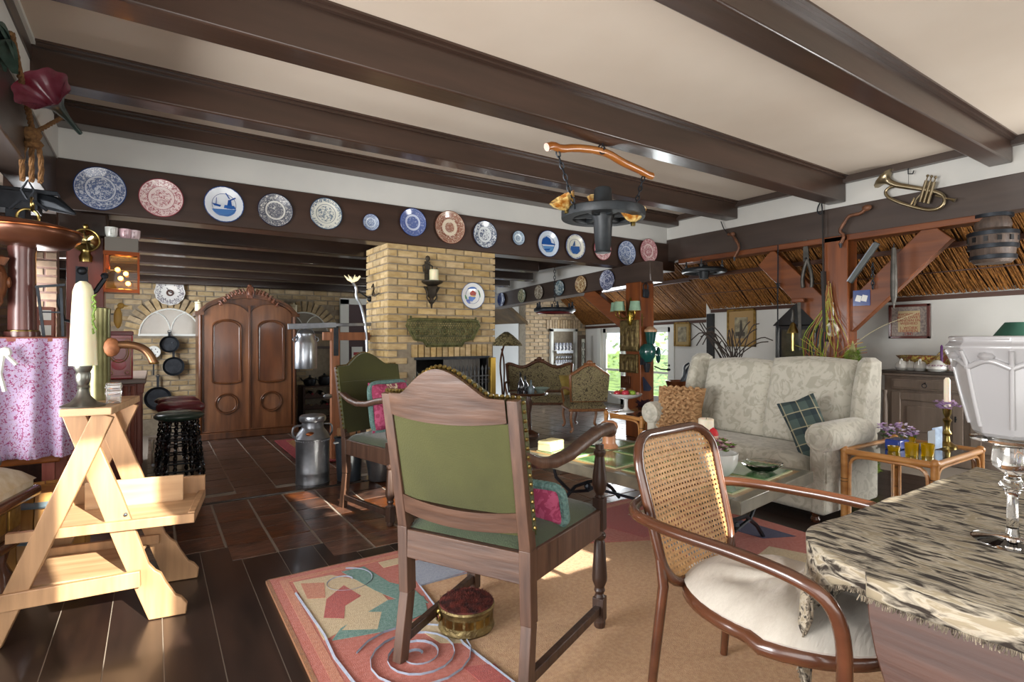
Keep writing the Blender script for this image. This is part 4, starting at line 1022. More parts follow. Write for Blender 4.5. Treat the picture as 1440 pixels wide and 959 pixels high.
def amber(x,y,z,rx):
    m=MB().lathe([(.02,-.02),(.05,0),(.085,.045),(.10,.085),(.094,.085),(.08,.05),(.045,.008),(.0,.0)],(0,0,0),40,Matrix.Rotation(rx,3,'Y'),flute=10,fa=.07)
    o=obj('glass_shade',m,mat('amber_marble_glass','9c5f1e',.2,0,'e0c27a',16,coat=.5,lo=.4,hi=.6),t,(x,y,z),smooth=50); obj('lamp_socket',MB().lathe([(.018,-.05),(.02,0),(.012,.01)],(0,0,0),10),M['brass'],o)
amber(.15,.20,.13,0); amber(-.33,.05,.03,R(-35)); amber(.15,-.18,-.05,0)

# ================================================================== CHIMNEY FRONT
def at(px,py,Y=LY): return P(px,py,Y=Y-.01)
p=at(604,400); t=thing('candle_sconce','dark cast iron candle sconce with cream candle on chimney','sconce',p)
br=mat('dark_bronze','2f2a24',.45,.5,'4a4338',20,bump=.4)
obj('shelf',MB().lathe([(.0,-.02),(.05,-.02),(.10,.005),(.115,.02),(.115,.032),(0,.032)],(0,-.07,0),16),br,t)
b=MB(); b.lathe([(0,-.27),(.008,-.26),(.012,-.22),(.03,-.2),(.02,-.16),(.05,-.12),(.06,-.06),(.085,-.03)],(0,-.055,0),10,flute=5,fa=.15)
for s in (-1,1):
    b.tube([(s*.02,-.05,-.2),(s*.06,-.06,-.15),(s*.05,-.06,-.1),(s*.09,-.06,-.03)],.009,6)
obj('bracket',b,br,t); b=MB().bar((-.03,-.01,-.0),(-.03,-.01,.25),.06,.02)
b.ball((-.03,-.02,.28),(.03,.015,.035),8)
for s in (-1,1): b.tube([(-.03,-.02,.1),(-.03+s*.05,-.02,.14),(-.03+s*.055,-.02,.2),(-.03,-.02,.23)],.009,6)
obj('back_plate',b,br,t); obj('candle',MB().lathe([(0,.03),(.048,.03),(.05,.04),(.05,.155),(.04,.16),(0,.15)],(.02,-.07,0),20),M['wax'],t)
# pierced grate panel
p=at(624,467); t=thing('pierced_panel','green bronze pierced scroll panel on the chimney above the fireplace','panel',p)
gb=mat('verdigris_bronze','4e5234',.45,.6,'7d7c52',25,bump=.3)
ol=[(-.43,.13),(-.36,.14),(.36,.14),(.43,.13),(.45,.07),(.36,-.08),(.25,-.10),(.22,-.155),(-.22,-.155),(-.25,-.10),(-.36,-.08),(-.45,.07)]
b=MB().tube([(x,-.02,z) for x,z in ol],.013,6,True).tube([(x*.95,-.02,z*.88) for x,z in ol],.006,5,True); b.ball((-.40,-.02,.16),.016,6).ball((.40,-.02,.16),.016,6)
obj('rim',b,gb,t)
def inp(x,z,pl):
    c=False; n=len(pl); j=n-1
    for i in range(n):
        if (pl[i][1]>z)!=(pl[j][1]>z) and x<(pl[j][0]-pl[i][0])*(z-pl[i][1])/(pl[j][1]-pl[i][1])+pl[i][0]: c=not c
        j=i
    return c
b=MB(); j=0
z=-.135
while z<.12:
    x=-.42+(.0145 if j%2 else 0)
    while x<.43:
        if inp(x,z,ol): b.ring((x,-.018,z),.0125,.0036,(1,0,0),(0,0,1),8,4); 
        x+=.029
    z+=.023; j+=1
for s in (-1,1):
    for k in range(3):
        c=(s*(.11+k*.11),-.024,.0); b.tube([(c[0]+.05*math.cos(a*.55)*(1-a/16),-.024,c[2]+.06*math.sin(a*.55)*(1-a/16)) for a in range(14)],.0055,4)
b.ring((0,-.024,.01),.05,.007,(1,0,0),(0,0,1),14,5).ball((0,-.024,.01),.02,6)
q=obj('fretwork',b,gb,t,smooth=0); q['kind']='stuff'
# iron hook on chimney side, flower lamp arm
t=thing('iron_wall_hook','small rusty iron scroll hook on chimney left side','hook',(2.06,5.85,1.86)); obj('scroll',MB().tube([(0,.1,-.03),(-.03,.03,-.02),(-.03,-.02,.03),(-.03,0,.09),(-.03,.05,.06)],.009,6).tube([(-.03,-.02,0),(-.05,-.1,-.05),(-.02,-.16,-.02)],.008,6),br,t)
t=thing('flower_lamp','bent silver metal wall lamp with petal flower beside the chimney','lamp',(2.03,6.05,1.2))
obj('stem',MB().tube(smooth([(0,0,0),(-.01,.0,.25),(-.06,0,.5),(-.13,0,.62),(-.12,0,.72),(-.17,0,.78)],2),[.016]*30 if 0 else .016,8),M['zinc'],t)
b=MB()
for k in range(8):
    a=k*math.pi/4; b.tube([(-.17,0,.78),(-.17+.05*math.cos(a),.05*math.sin(a),.81),(-.17+.09*math.cos(a),.09*math.sin(a),.85)],[.01,.018,.006],6,sq=.4)
obj('petal_shade',b,mat('petal_glass','e6d9b0',.3,emit=.6),t)
obj('wall_mount',MB().ball((.03,0,.6),.035).bar((.03,0,.6),(-.1,0,.68),.015,.015),M['iron'],t)
# fire things
t=thing('fire_fence','ornate wrought iron fence standing in the fireplace opening','fire screen',(2.86,5.44,0)); b=MB()
for k in range(11):
    x=k*.049-.02; 
    b.tube([(x,0,0),(x,0,.98)],.007,5); b.lathe([(0,.98),(.012,.985),(.016,1.0),(0,1.05)],(x,0,0),6)
    if k<10: b.ring((x+.0245,0,.86),.02,.005,(1,0,0),(0,0,1),10,4).ring((x+.0245,0,.55),.02,.005,(1,0,0),(0,0,1),10,4).tube([(x+.0245,0,.62),(x+.005,0,.68),(x+.0245,0,.75),(x+.044,0,.68),(x+.0245,0,.62)],.005,4)
for z in (.1,.5,.92): b.bar((-.03,0,z),(.5,0,z),.014,.014)
obj('grille',b,mat('grey_cast_iron','55585a',.5,.5),t)
t=thing('metal_hood','grey ribbed metal smoke hood hanging inside the fireplace','hood',(3.0,5.62,.75)); b=MB().bx(-.22,.25,0,.02,0,.36)
for k in range(24): b.bar((-.215+k*.02,-.004,0),(-.215+k*.02,-.004,.36),.008,.008)
obj('sheet',b,mat('hood_grey','7b7874',.6,.3),t)
t=thing('brass_bar','upright brass coloured flue bar at fireplace right edge','bar',(3.31,5.43,0)); obj('bar',MB().bx(-.035,.035,-.03,.03,0,1.13),mat('brass_plate','a88a3c',.35,.8),t,bevel=.006)
t=thing('flower_spray','small dried flower spray at left fireplace corner','flowers',(2.40,5.44,0)); b=MB(); rnd=random.Random(1)
for k in range(14): b.tube([(0,0,.6),(rnd.uniform(-.05,.05),-.03,.8),(rnd.uniform(-.09,.09),-.05,rnd.uniform(.9,1.0))],.003,4).ball((rnd.uniform(-.08,.08),-.05,rnd.uniform(.88,1.0)),.014,5)
obj('stems',b,mat('dried_flower','7a7f78',.8),t); obj('vase',MB().lathe([(.04,0),(.05,.2),(.03,.5),(.035,.62)],(0,0,0),12),M['iron'],t)

# ================================================================== LEFT SIDE: TRESTLE WITH CANDLE
t=thing('step_trestle','pale wood folding step stool with crossed legs and scroll feet','step stool',(-.2,3.4,0),R(-9.8))
lw=M['lightwood']
for y in (-.25,.25):
    a=Vector((.055,y,1.0)); b_=Vector((-.36,y,0.0))
    d=(b_-a).normalized(); q=Vector((-d.z,0,d.x))*.042
    obj('leg',MB().prism([(a.x-q.x,a.z-q.z),(a.x+q.x,a.z+q.z),(b_.x+q.x*1.2,0),(b_.x-q.x*1.2,0)],(0,y-.014,0),(1,0,0),(0,0,1),(0,.028,0)),lw,t,bevel=.004)
    y2=y+.03 if y<0 else y-.03
    obj('leg',MB().prism([(-.11,1.0),(-.02,1.0),(.115,.62),(.225,.27),(.25,.235),(.275,.215),(.295,.17),(.335,.10),(.36,.085),(.385,.05),(.38,.0),(.225,0),(.10,.35),(-.02,.72)],(0,y2-.014,0),(1,0,0),(0,0,1),(0,.028,0)),lw,t,bevel=.004)
obj('top_board',MB().bx(-.10,.095,-.30,.27,1.0,1.035),M['lightwoodx'],t,bevel=.004)
obj('step_board',MB().bx(-.20,.42,-.225,.20,.465,.485),M['lightwoodx'],t,bevel=.003)
obj('step_edge',MB().bx(-.30,.42,-.26,-.23,.45,.495).bx(.39,.42,-.24,.2,.45,.50).bx(-.25,.42,.18,.21,.45,.58),lw,t,bevel=.003)
obj('side_flap',MB().bx(-.1,.33,.06,.075,.48,.62),M['lightwoodx'],t,bevel=.003)
obj('lower_board',MB().bx(-.28,.14,-.2,.2,.215,.233),M['lightwoodx'],t,bevel=.003)
obj('lower_rail',MB().bar((-.33,-.268,.20),(.2,-.268,.22),.026,.075),lw,t,bevel=.003); obj('lower_rail',MB().bar((-.3,.2,.25),(.2,.2,.25),.026,.05),lw,t,bevel=.003)
obj('pivot_bolt',MB().ball((.135,-.24,.52),.009,8),M['iron'],t)
t=thing('candlestick','thick cream candle in pewter candlestick on the trestle','candle',(-.27,3.2,1.035))
obj('stick',MB().lathe([(.085,0),(.087,.006),(.05,.022),(.028,.05),(.02,.08),(.026,.09),(.02,.1),(.028,.12),(.03,.15),(.026,.16),(.034,.175),(.036,.19),(0,.19)],(0,0,0),28),M['pewter'],t)
obj('candle',MB().lathe([(0,.19),(.054,.19),(.054,.2),(.045,.42),(.039,.535),(.03,.565),(.013,.58),(0,.58)],(0,0,0),24),M['wax'],t)
b=MB(); rnd=random.Random(8)
for k in range(26):
    z=.34+k*.007; x=.042+rnd.uniform(-.006,.006); c=Vector((x,-.03,z)); 
    b.ball(c,(.005,.004,.009),5,Matrix.Rotation(rnd.uniform(-1,1),3,'Y'))
q=obj('leaf_sprig',b,mat('sprig_green','6f8a35',.6),t); q['kind']='stuff'
t=thing('glass_block','ribbed clear glass holder beside candle on trestle','glass',(-.16,3.3,1.035)); obj('body',MB().box((0,0,.05),(.06,.06,.1)).box((0,0,.052),(.066,.066,.02)).box((0,0,.08),(.066,.066,.02)),M['glass'],t,bevel=.004)
t=thing('spout_urn','tall brass cylinder with long curved copper spout on trestle','urn',(-.23,3.5,1.035))
obj('cylinder',MB().lathe([(.045,0),(.047,.01),(.047,.44),(.049,.45),(.049,.47),(.03,.475)],(0,0,0),24),mat('aged_brass_tube','5b5a3a',.3,.8,'8a8660',4),t)
obj('spout_collar',MB().ball((.05,-.02,.27),(.04,.04,.05),12),M['cork'],t)
obj('spout',MB().tube(smooth([(.06,-.02,.28),(.12,-.03,.285),(.18,-.04,.27),(.215,-.05,.235),(.235,-.055,.185)],2),[.017]*50 if 0 else .02,10),mat('spout_copper','6b4a3a',.3,.85,'8f6a4a',8),t,smooth=60)
obj('spout_lip',MB().ring((.235,-.055,.185),.02,.004,(1,0,0),(0,1,.0),12,5),M['brass'],t)

# curtain skirted shelf, casks below
t=thing('skirted_shelf','shelf skirted with purple floral gathered cotton at left','shelf',(-1.15,4.55,0))
obj('top',MB().bx(-.65,.72,-.33,.35,1.33,1.36),M['redwood'],t,bevel=.005)
obj('lower_shelf',MB().bx(-.6,.68,-.28,.32,.60,.655),wood('orange_shelf','6e3a14','9a5a24',.35,0,4,coat=.4),t,bevel=.01)
for x,y in ((.62,-.22),(.62,.28),(-.55,-.22),(-.55,.28)): obj('leg',MB().bx(x-.03,x+.03,y-.03,y+.03,0,1.33),M['redwood'],t)
def skirt(u,v):
    L=1.32+.62; s=u*L; 
    z=1.35-.70*v; amp=.012+.03*v; w_=math.sin(s*46+math.sin(s*9)*2)*amp
    if v>.93: w_+=.012*math.sin(s*160)
    if s<1.32: return Vector((-.6+s,-.34-w_-.03*v,z))
    return Vector((.72+w_+.03*v,-.34+(s-1.32),z))
o=obj('skirt',MB().surf(skirt,420,14),M['floral'],t,smooth=80)
obj('white_band',MB().surf(lambda u,v:Vector((-.6+.95*u,-.365-.02*math.sin(u*30),1.295-.05*v-.04*math.sin(u*math.pi))),40,3),M['white'],t)
b=MB().ball((.45,-.38,1.27),(.03,.02,.035),8).tube([(.44,-.39,1.25),(.43,-.4,1.15),(.45,-.4,1.05)],.012,6).tube([(.46,-.39,1.25),(.5,-.4,1.2)],.012,6); obj('bow',b,M['white'],t)
obj('knob',MB().ball((.42,-.40,.66),(.02,.02,.035),8),M['zinc'],t)
def cask(name,lbl,loc,r,h,m,hoop,cat='cask'):
    t=thing(name,lbl,cat,loc); n=14
    st=MB()
    for k in range(n):
        a0=2*math.pi*k/n+.02; a1=2*math.pi*(k+1)/n-.02; 
        for z0,z1 in ((0,h/3),(h/3,2*h/3),(2*h/3,h)):
            rr_=lambda z:r*(1+.1*math.sin(math.pi*z/h))
            vs=[]
            for z in (z0,z1):
                for a in (a0,a1): vs.append((rr_(z)*math.cos(a),rr_(z)*math.sin(a),z))
            for z in (z0,z1):
                for a in (a0,a1): vs.append(((rr_(z)-.02)*math.cos(a),(rr_(z)-.02)*math.sin(a),z))
            st.add(vs,[(0,1,3,2),(4,6,7,5),(0,4,5,1),(2,3,7,6),(0,2,6,4),(1,5,7,3)])
    for k in range(n):
        sub=MB(); sub.v=st.v[k*24:(k+1)*24]; sub.f=[tuple(i for i in f) for f in st.f[:18]]
        obj('stave',sub,m,t,smooth=0)
    for z in (.12*h,.5*h,.88*h): obj('hoop',MB().ring((0,0,z),r*(1+.1*math.sin(math.pi*z/h))+.004,.012,n=28,k=6,sq=2.0),hoop,t)
    obj('lid',MB().lathe([(0,h-.03),(r-.02,h-.03),(r-.02,h-.015),(0,h-.015)],(0,0,0),20),m,t); return t
om=wood('cask_orange','8a5a24','b98a4a',.45,2,4,k=8); hb=mat('hoop_bluegrey','6d7f8a',.6,.2)
cask('cask','orange wooden cask with blue grey hoops below the floral skirt',(-.50,4.08,0),.175,.50,om,hb)
cask('cask','pale wooden cask behind the trestle legs under the shelf',(-1.12,4.45,0),.19,.45,wood('cask_pale','b59a70','d6c29c',.5,2,4,k=8),hb)
# upholstered bench at the far left foreground
t=thing('carved_bench','carved dark bench end with cream padded seat at far left','bench',(-1.03,3.52,0),R(-14))
obj('seat_pad',MB().surf(lambda u,v:Vector((-.55+1.0*u,-.45+.8*v,.62+.12*max(0,(1-abs(2*u-1)**6)*(1-abs(2*v-1)**4))**.5-.10*(u<.0))),24,16).bx(-.54,.44,-.44,.34,.56,.63),mat('bench_linen','c9c4b4',.85,c2='b5a88c',scale=14,bump=.5),t,smooth=80)
obj('edge_rail',MB().bx(-.55,.47,-.47,.37,.53,.585),M['bent'],t,bevel=.02,seg=3)
obj('carved_apron',MB().bx(-.5,.40,-.42,.32,.36,.53),wood('bench_wood','4a3222','7a5a38',.4,2,5),t,bevel=.01)
for k in range(5): obj('apron_panel',MB().bx(.395,.41,-.38+k*.14,-.27+k*.14,.40,.5),M['gold'],t,bevel=.004)
obj('lower_moulding',MB().bx(-.52,.43,-.44,.34,.31,.36),M['bent'],t,bevel=.02,seg=3)
for x in (-.45,.33):
    for y in (-.36,.26): obj('foot',MB().lathe([(.0,0),(.05,.0),(.06,.06),(.055,.16),(.03,.22),(.05,.30),(.05,.31)],(x,y,0),12),M['bent'],t)
# things on the skirted shelf
t=thing('brown_column','tall reddish brown round column on the skirted shelf','column',(-.66,4.38,1.36)); obj('shaft',MB().lathe([(.085,0),(.085,.03),(.068,.04),(.064,.5),(.068,.52),(.068,.58)],(0,0,0),24),mat('oxblood_enamel','4e2c28',.3,.1,'6a403a',3,coat=.3),t); obj('brass_foot',MB().ring((0,0,.035),.074,.007,n=24),M['brass'],t)
t=thing('carved_mask','carved wooden bearded face mask on black stand at left','mask',(-.81,4.3,1.36))
b=MB().ball((0,0,.32),(.10,.07,.155),18)
b.ball((0,-.075,.31),(.018,.03,.045),8)
for s in (-1,1): b.ball((s*.04,-.06,.345),(.022,.016,.012),8); b.tube([(s*.015,-.075,.375),(s*.045,-.075,.39),(s*.075,-.05,.37)],.011,6); b.ball((s*.045,-.06,.29),(.025,.02,.025),8); b.ball((s*.102,0,.32),(.014,.02,.035),6); b.tube([(0,-.085,.262),(s*.03,-.08,.255),(s*.055,-.06,.235)],.01,6)
rnd=random.Random(9)
for k in range(18):
    a=(k/17-.5)*2.2; b.tube([(math.sin(a)*.075,-.05*math.cos(a),.25),(math.sin(a)*.08,-.065*math.cos(a),.2),(math.sin(a)*.06,-.05*math.cos(a),.16)],[.014,.012,.004],5)
for k in range(14):
    a=(k/13-.5)*2.6; b.tube([(math.sin(a)*.08,-.045*math.cos(a),.42),(math.sin(a)*.10,-.03*math.cos(a),.46),(math.sin(a)*.07,.0,.475)],[.013,.013,.005],5)
obj('face',b,wood('mask_wood','5a3018','8a5530',.5,2,7),t,smooth=60); obj('stand',MB().lathe([(.06,0),(.06,.012),(.012,.02),(.012,.17)],(0,.02,0),12),M['iron'],t)
t=thing('iron_bracket','black iron pump handle bracket in front of red brown post','bracket',(-.42,4.9,1.36)); b=MB().bar((0,0,.0),(0,0,.50),.07,.02).ball((0,-.01,.47),.03).tube([(.0,0,.28),(.08,-.02,.33),(.13,-.02,.42)],.016,6).ball((.13,-.02,.44),.025,8).tube([(-.03,0,.1),(-.1,0,.12),(-.13,0,.25),(-.12,0,.3)],.012,6)
obj('casting',b,M['iron'],t)
t=thing('black_frame','tall narrow black metal frame leaning left of the cream candle','frame',(-.53,4.3,1.36)); obj('bars',MB().bar((-.02,0,0),(-.05,.0,.30),.014,.014).bar((.07,0,0),(.06,0,.30),.014,.014).bar((-.06,0,.30),(.08,0,.32),.02,.014).bar((-.03,0,.15),(.06,0,.15),.01,.01),M['iron'],t)
t=thing('lettered_box','small brown box with pale square panels on left shelf','box',(-.60,4.75,1.36)); obj('box',MB().bx(-.05,.05,-.04,.04,0,.2),M['redwood'],t,bevel=.004)
for z in (.045,.145): obj('pale_panel',MB().bx(-.025,.035,-.046,-.038,z-.033,z+.033),M['white'],t); 
t=thing('shelf_pot','dark bronze jug standing at the far left of the skirted shelf','jug',(-.98,4.42,1.36)); obj('body',MB().lathe([(.06,0),(.10,.06),(.11,.12),(.06,.22),(.07,.26)],(0,0,0),18),M['bronze'],t); obj('handle',MB().tube([(.06,0,.24),(.14,0,.2),(.10,0,.09)],.01,6),M['bronze'],t)
# copper warming pan on rope
t=thing('warming_pan','brown copper bed pan hanging on a hemp rope at upper left','pan',(-.62,4.28,1.97))
obj('pan',MB().lathe([(0,-.07),(.13,-.075),(.2,-.06),(.25,-.01),(.255,.02),(.24,.05),(.17,.065),(0,.07)],(0,0,0),36,Matrix.Rotation(R(4),3,'Y')),M['bronze'],t)
obj('rim_ring',MB().ring((0,0,.022),.252,.008,n=36),M['copper'],t)
obj('hanging_ring',MB().ring((-.0,0,.1),.05,.008,(1,0,0),(0,0,1)).ring((0.02,0,.18),.04,.006,(0,1,0),(0,0,1)),M['brass'],t)
hk=MB().tube([(0,0,.2),(-.03,0,.26),(0,0,.32),(.03,0,.26),(0,0,.2)],.008,6).tube([(-.08,0,.14),(-.03,0,.2),(.03,0,.2),(.09,0,.15)],.01,6); obj('iron_hook',hk,M['iron'],t)
t=thing('hemp_rope','brown hemp rope with knot hanging from the left beam','rope',(-.60,4.26,2.3))
def twist(pts,r,k=10,n=3,turn=.9):
    m=MB(); pts=smooth(pts,2)
    for s in range(n):
        q=[]; 
        for i,p in enumerate(pts):
            d=(pts[min(i+1,len(pts)-1)]-pts[max(i-1,0)]).normalized(); u=d.orthogonal().normalized(); v=d.cross(u); a=i*turn+2*math.pi*s/n
            q.append(p+(u*math.cos(a)+v*math.sin(a))*r*.55)
        m.tube(q,r*.65,5)
    return m
def line(a,b,n=14): a,b=Vector(a),Vector(b); return [a.lerp(b,i/n) for i in range(n+1)]
b=twist(line((.0,0,.3),(.03,-.75,.52),10),.014); b2=twist(line((.0,0,.26),(.1,.35,.5),6),.012)
b.add(b2.v,b2.f)
for k in range(3): b3=twist([( -.04+.04*k,0,-.02),(-.045+.045*k,0,.1),(-.03+.03*k,0,.2),(0,0,.28)],.013); b.add(b3.v,b3.f)
b.ball((0,0,.26),(.05,.045,.05),8).ball((.01,-.02,.2),(.05,.04,.03),8)
obj('strands',b,M['rope'],t)
t=thing('flower_horn','dark green gramophone horn with wine red petal mouth, upper left','horn',(-.47,3.85,2.66))
Mh=Matrix.Rotation(R(-25),3,'Z')@Matrix.Rotation(R(70),3,'X')
prof=[(.012,-.28),(.016,-.16),(.035,-.06),(.07,0),(.115,.05),(.135,.065)]
obj('bell_outside',MB().lathe(prof,(0,0,0),40,Mh,flute=8,fa=.06,cap=False),mat('horn_green','26332f',.35,.4),t,smooth=60)
obj('bell_inside',MB().lathe([(.136,.067),(.112,.054),(.066,.006),(.03,-.05),(0,-.1)],(0,0,0),40,Mh,flute=8,fa=.06,cap=False),mat('horn_wine','6b1c2a',.25,.0,'8a4a58',8,coat=.5),t,smooth=60)
t=thing('leaf_bundle','dark green metal leaf bundle above horn at upper left corner','ornament',(-.62,3.45,2.72)); b=MB()
for k in range(7):
    a=k*.9; b.surf(lambda u,v,a=a:Vector((.05*math.cos(a)+(.03+.05*math.sin(math.pi*u))*(v-.5)*math.cos(a+1.5),-.25+.4*u+.02*k,.03*math.sin(a)+.1*math.sin(u*3)*.5+(v-.5)*.06*math.sin(math.pi*u))),8,3)
obj('leaves',b,mat('dark_teal_leaf','24382f',.5,c2='3a5248',scale=12),t)
t=thing('flat_iron','black iron clamp mechanism on the left beam','tool',(-.74,4.85,2.2)); b=MB().bx(-.12,.1,-.1,.1,.0,.12).bx(-.2,.2,-.06,.06,.12,.15).bx(-.06,.04,-.1,.1,-.12,.0).tube([(.05,0,.1),(.2,-.05,.06),(.3,-.1,.0)],[.06,.05,.01],8)
obj('body',b,M['iron'],t,bevel=.008)
t=thing('left_mirror','narrow grey framed window shutter at the left picture edge','shutter',(-1.05,4.35,0)); obj('frame',MB().bx(-.03,.09,-.02,.02,1.95,2.62),mat('shutter_grey','9aa09c',.5),t,bevel=.006); obj('panel',MB().bx(-.3,-.03,-.01,.01,1.97,2.6),mat('shutter_cream','cfc9a8',.6),t)
# brass lamp on post 3, lantern beside it
t=thing('brass_wall_lamp','round brass reflector lamp on the red brown post','lamp',(-.44,LY-.06,2.12)); Mx=Matrix.Rotation(R(90),3,'X')
obj('reflector',MB().lathe([(.0,.0),(.06,.01),(.085,.035),(.09,.045),(.085,.05),(.05,.02),(0,.012)],(0,0,0),28,Mx),mat('polished_brass','d6c78a',.12,1),t)
obj('rim',MB().ring((0,-.045,0),.088,.007,(1,0,0),(0,0,1),28),M['brass'],t); obj('burner',MB().lathe([(.04,-.17),(.045,-.13),(.03,-.1),(.035,-.08)],(0,-.04,0),14).ball((0,-.04,.11),.02,8),M['brass'],t)
t=thing('glowing_lantern','copper and glass lantern with glowing bulbs right of the post','lantern',(-.22,LY-.02,1.72))
obj('cage',MB().bx(-.10,.12,-.1,.1,.0,.025).bx(-.11,.13,-.11,.11,.30,.33).bar((-.1,-.1,0),(-.1,-.1,.32),.012,.012).bar((.12,-.1,0),(.12,-.1,.32),.012,.012).bar((-.1,.1,0),(-.1,.1,.32),.012,.012).bar((.12,.1,0),(.12,.1,.32),.012,.012),mat('lantern_copper','7a3c1c',.3,.8),t)
obj('glass_body',MB().bx(-.095,.115,-.095,.095,.03,.29),mat('amber_glass','f0b060',.02,trans=1),t)
for x,z in ((-.02,.19),(.035,.16),(0,.12),(.05,.08)): obj('bulb',MB().ball((x,-.0,z),.018,10),mat('bulb_glow','ffb45a',.5,emit=14),t)
obj('top_tin',MB().bx(-.1,.12,-.1,.1,.33,.44),mat('tin_grey','6b665f',.4,.6),t)
for i,(dx,c,l) in enumerate(((-.06,'d9ddd8','white cup on top of the glowing lantern'),(.03,'d6b4bd','pink cup on top of the glowing lantern'),(.09,'d8c3c8','pale pink second cup on lantern top'))):
    t=thing('cup',l,'cup',(-.22+dx,LY-.05+.03*i,2.162)); obj('body',MB().lathe([(.03,0),(.042,.03),(.045,.085),(.04,.085),(.036,.03),(0,.012)],(0,0,0),16),mat('cup_'+c,c,.2,coat=.5),t); obj('handle',MB().ring((.0,-.05,.045),.02,.005,(0,1,0),(0,0,1),12,5),mat('cup_'+c,c,.2,coat=.5),t)
t=thing('carved_board','small orange carved wooden board on post above lantern','ornament',(-.31,LY-.03,2.0)); obj('board',MB().bx(-.02,.02,-.05,.05,-.1,.16),M['copper'],t,bevel=.01)
t=thing('toy_bird','small yellow wooden bird ornament hung under the lantern','ornament',(-.24,LY+.0,1.5)); obj('hanger',MB().bar((-.09,.02,.05),(.0,0,.05),.01,.01),M['iron'],t); obj('body',MB().ball((0,0,.02),(.03,.03,.09),10).ball((.02,-.01,.12),.025,8).tube([(.04,-.01,.12),(.07,-.01,.115)],[.008,.002],5),mat('bird_yellow','a8843c',.5),t)
def ORD(k,n): return ['first','second','third','fourth','fifth','sixth','seventh'][k]+' from left' if k<n-1 else 'rightmost'
# ================================================================== KITCHEN
t=thing('bar_counter','worn red brown bar counter with panelled end behind red post','counter',(-.62,5.86,0))
rw=M['redwood']
obj('body',MB().bx(0,.5,.02,1.5,.04,.95),rw,t,bevel=.006)
obj('worktop',MB().bx(-.05,.57,-.05,1.55,.95,.99),mat('counter_top_grey','5f544e',.4,c2='7a6a60',scale=4),t,bevel=.008)
obj('end_panel',MB().bx(.04,.46,.0,.02,.12,.88).bx(.10,.40,-.012,.0,.2,.82),rw,t,bevel=.008)
for x in (.03,.08,.42,.47): obj('fluted_post',MB().tube([(x,-.005,.05),(x,-.005,.93)],.016,8),rw,t)
for k in range(3): obj('side_pilaster',MB().bx(.5,.53,.04+k*.5,.12+k*.5,.04,.95).bx(.5,.55,.02+k*.5,.14+k*.5,.86,.95),rw,t,bevel=.005)
for k in range(2): obj('side_panel',MB().bx(.5,.51,.17+k*.5,.5+k*.5,.2,.8),rw,t,bevel=.005)
obj('foot_rail',MB().tube([(.62,.05,.2),(.62,1.5,.2)],.014,8),M['zinc'],t)
t=thing('tin_box','red tin with gold oval ornament standing on the bar counter','tin',(-.25,5.95,.99))
obj('tin',MB().bx(-.10,.10,-.05,.05,0,.40),mat('tin_red','7d1a22',.3,c2='99262e',scale=6,coat=.4),t,bevel=.01)
obj('lid',MB().bx(-.104,.104,-.054,.054,.385,.425),mat('tin_lid','6a3034',.35),t,bevel=.008)
b=MB().ring((0,-.053,.24),.07,.005,(1,0,0),(0,0,1.3),24,5).ring((0,-.053,.24),.055,.003,(1,0,0),(0,0,1.3),24,5)
for x0,x1,z0,z1 in ((-.085,.085,.03,.36),): b.tube([(x0,-.052,z0),(x1,-.052,z0),(x1,-.052,z1),(x0,-.052,z1)],.003,4,True)
for s in (-1,1):
    for z in (.06,.33): b.ring((s*.06,-.052,z),.018,.003,(1,0,0),(0,0,1),10,4)
obj('gold_ornament',b,M['gold'],t); obj('pink_picture',MB().ball((0,-.051,.13),(.055,.004,.05),14),mat('tin_pink','b05a62',.3),t)
t=thing('green_book','olive book standing left of the red tin on counter','book',(-.41,5.96,.99)); obj('cover',MB().bx(-.03,.03,-.06,.06,0,.26),mat('olive_cover','6a6f4a',.6),t,bevel=.003); obj('pages',MB().bx(-.026,.026,-.062,.056,.004,.256),M['white'],t)
def stool(lbl,loc,seatc,puffy=0,rz=0):
    t=thing('bar_stool',lbl,'stool',loc,rz,'twisted iron bar stools'); zs_=.66
    for k in range(4):
        a=math.pi/4+k*math.pi/2; A=Vector((.13*math.cos(a),.13*math.sin(a),zs_-.02)); B=Vector((.20*math.cos(a),.20*math.sin(a),0))
        m=MB()
        for s in (0,1):
            q=[]; d=(B-A).normalized(); u=d.orthogonal().normalized(); v=d.cross(u)
            for i in range(41):
                an=i*.95+s*math.pi; q.append(A.lerp(B,i/40)+(u*math.cos(an)+v*math.sin(an))*.011)
            m.tube(q,.0095,5)
        obj('leg',m,mat('gloss_black_iron','14161a',.18,.6,coat=.5),t,smooth=70)
    obj('foot_ring',MB().ring((0,0,.22),.18,.008,n=28),M['iron'],t); obj('upper_ring',MB().ring((0,0,.48),.15,.006,n=28),M['iron'],t)
    m=mat('seat_'+seatc,seatc,.35,c2=None,coat=.3)
    if puffy: obj('seat',MB().lathe([(0,zs_-.02),(.15,zs_-.02),(.19,zs_+.02),(.19,zs_+.06),(.15,zs_+.09),(.06,zs_+.10),(0,zs_+.095)],(0,0,0),28,flute=4,fa=-.06),m,t,smooth=70)
    else: obj('seat',MB().lathe([(0,zs_-.02),(.15,zs_-.02),(.185,zs_),(.19,zs_+.02),(.16,zs_+.045),(.08,zs_+.055),(0,zs_+.055)],(0,0,0),28),m,t,smooth=70)
    return t
stool('bar stool with dark green round seat, nearest of the row',(.19,5.50,.012),'22352d',0,.2)
stool('bar stool with red cushion, directly behind the green one',(.22,6.03,0),'5e1a26',1,.5)
stool('bar stool with wine cushion, third in the row',(.22,6.5,0),'4d1420',1,.1)
stool('bar stool with black seat, farthest along the counter',(.2,7.0,0),'1d1f26',0,.3)
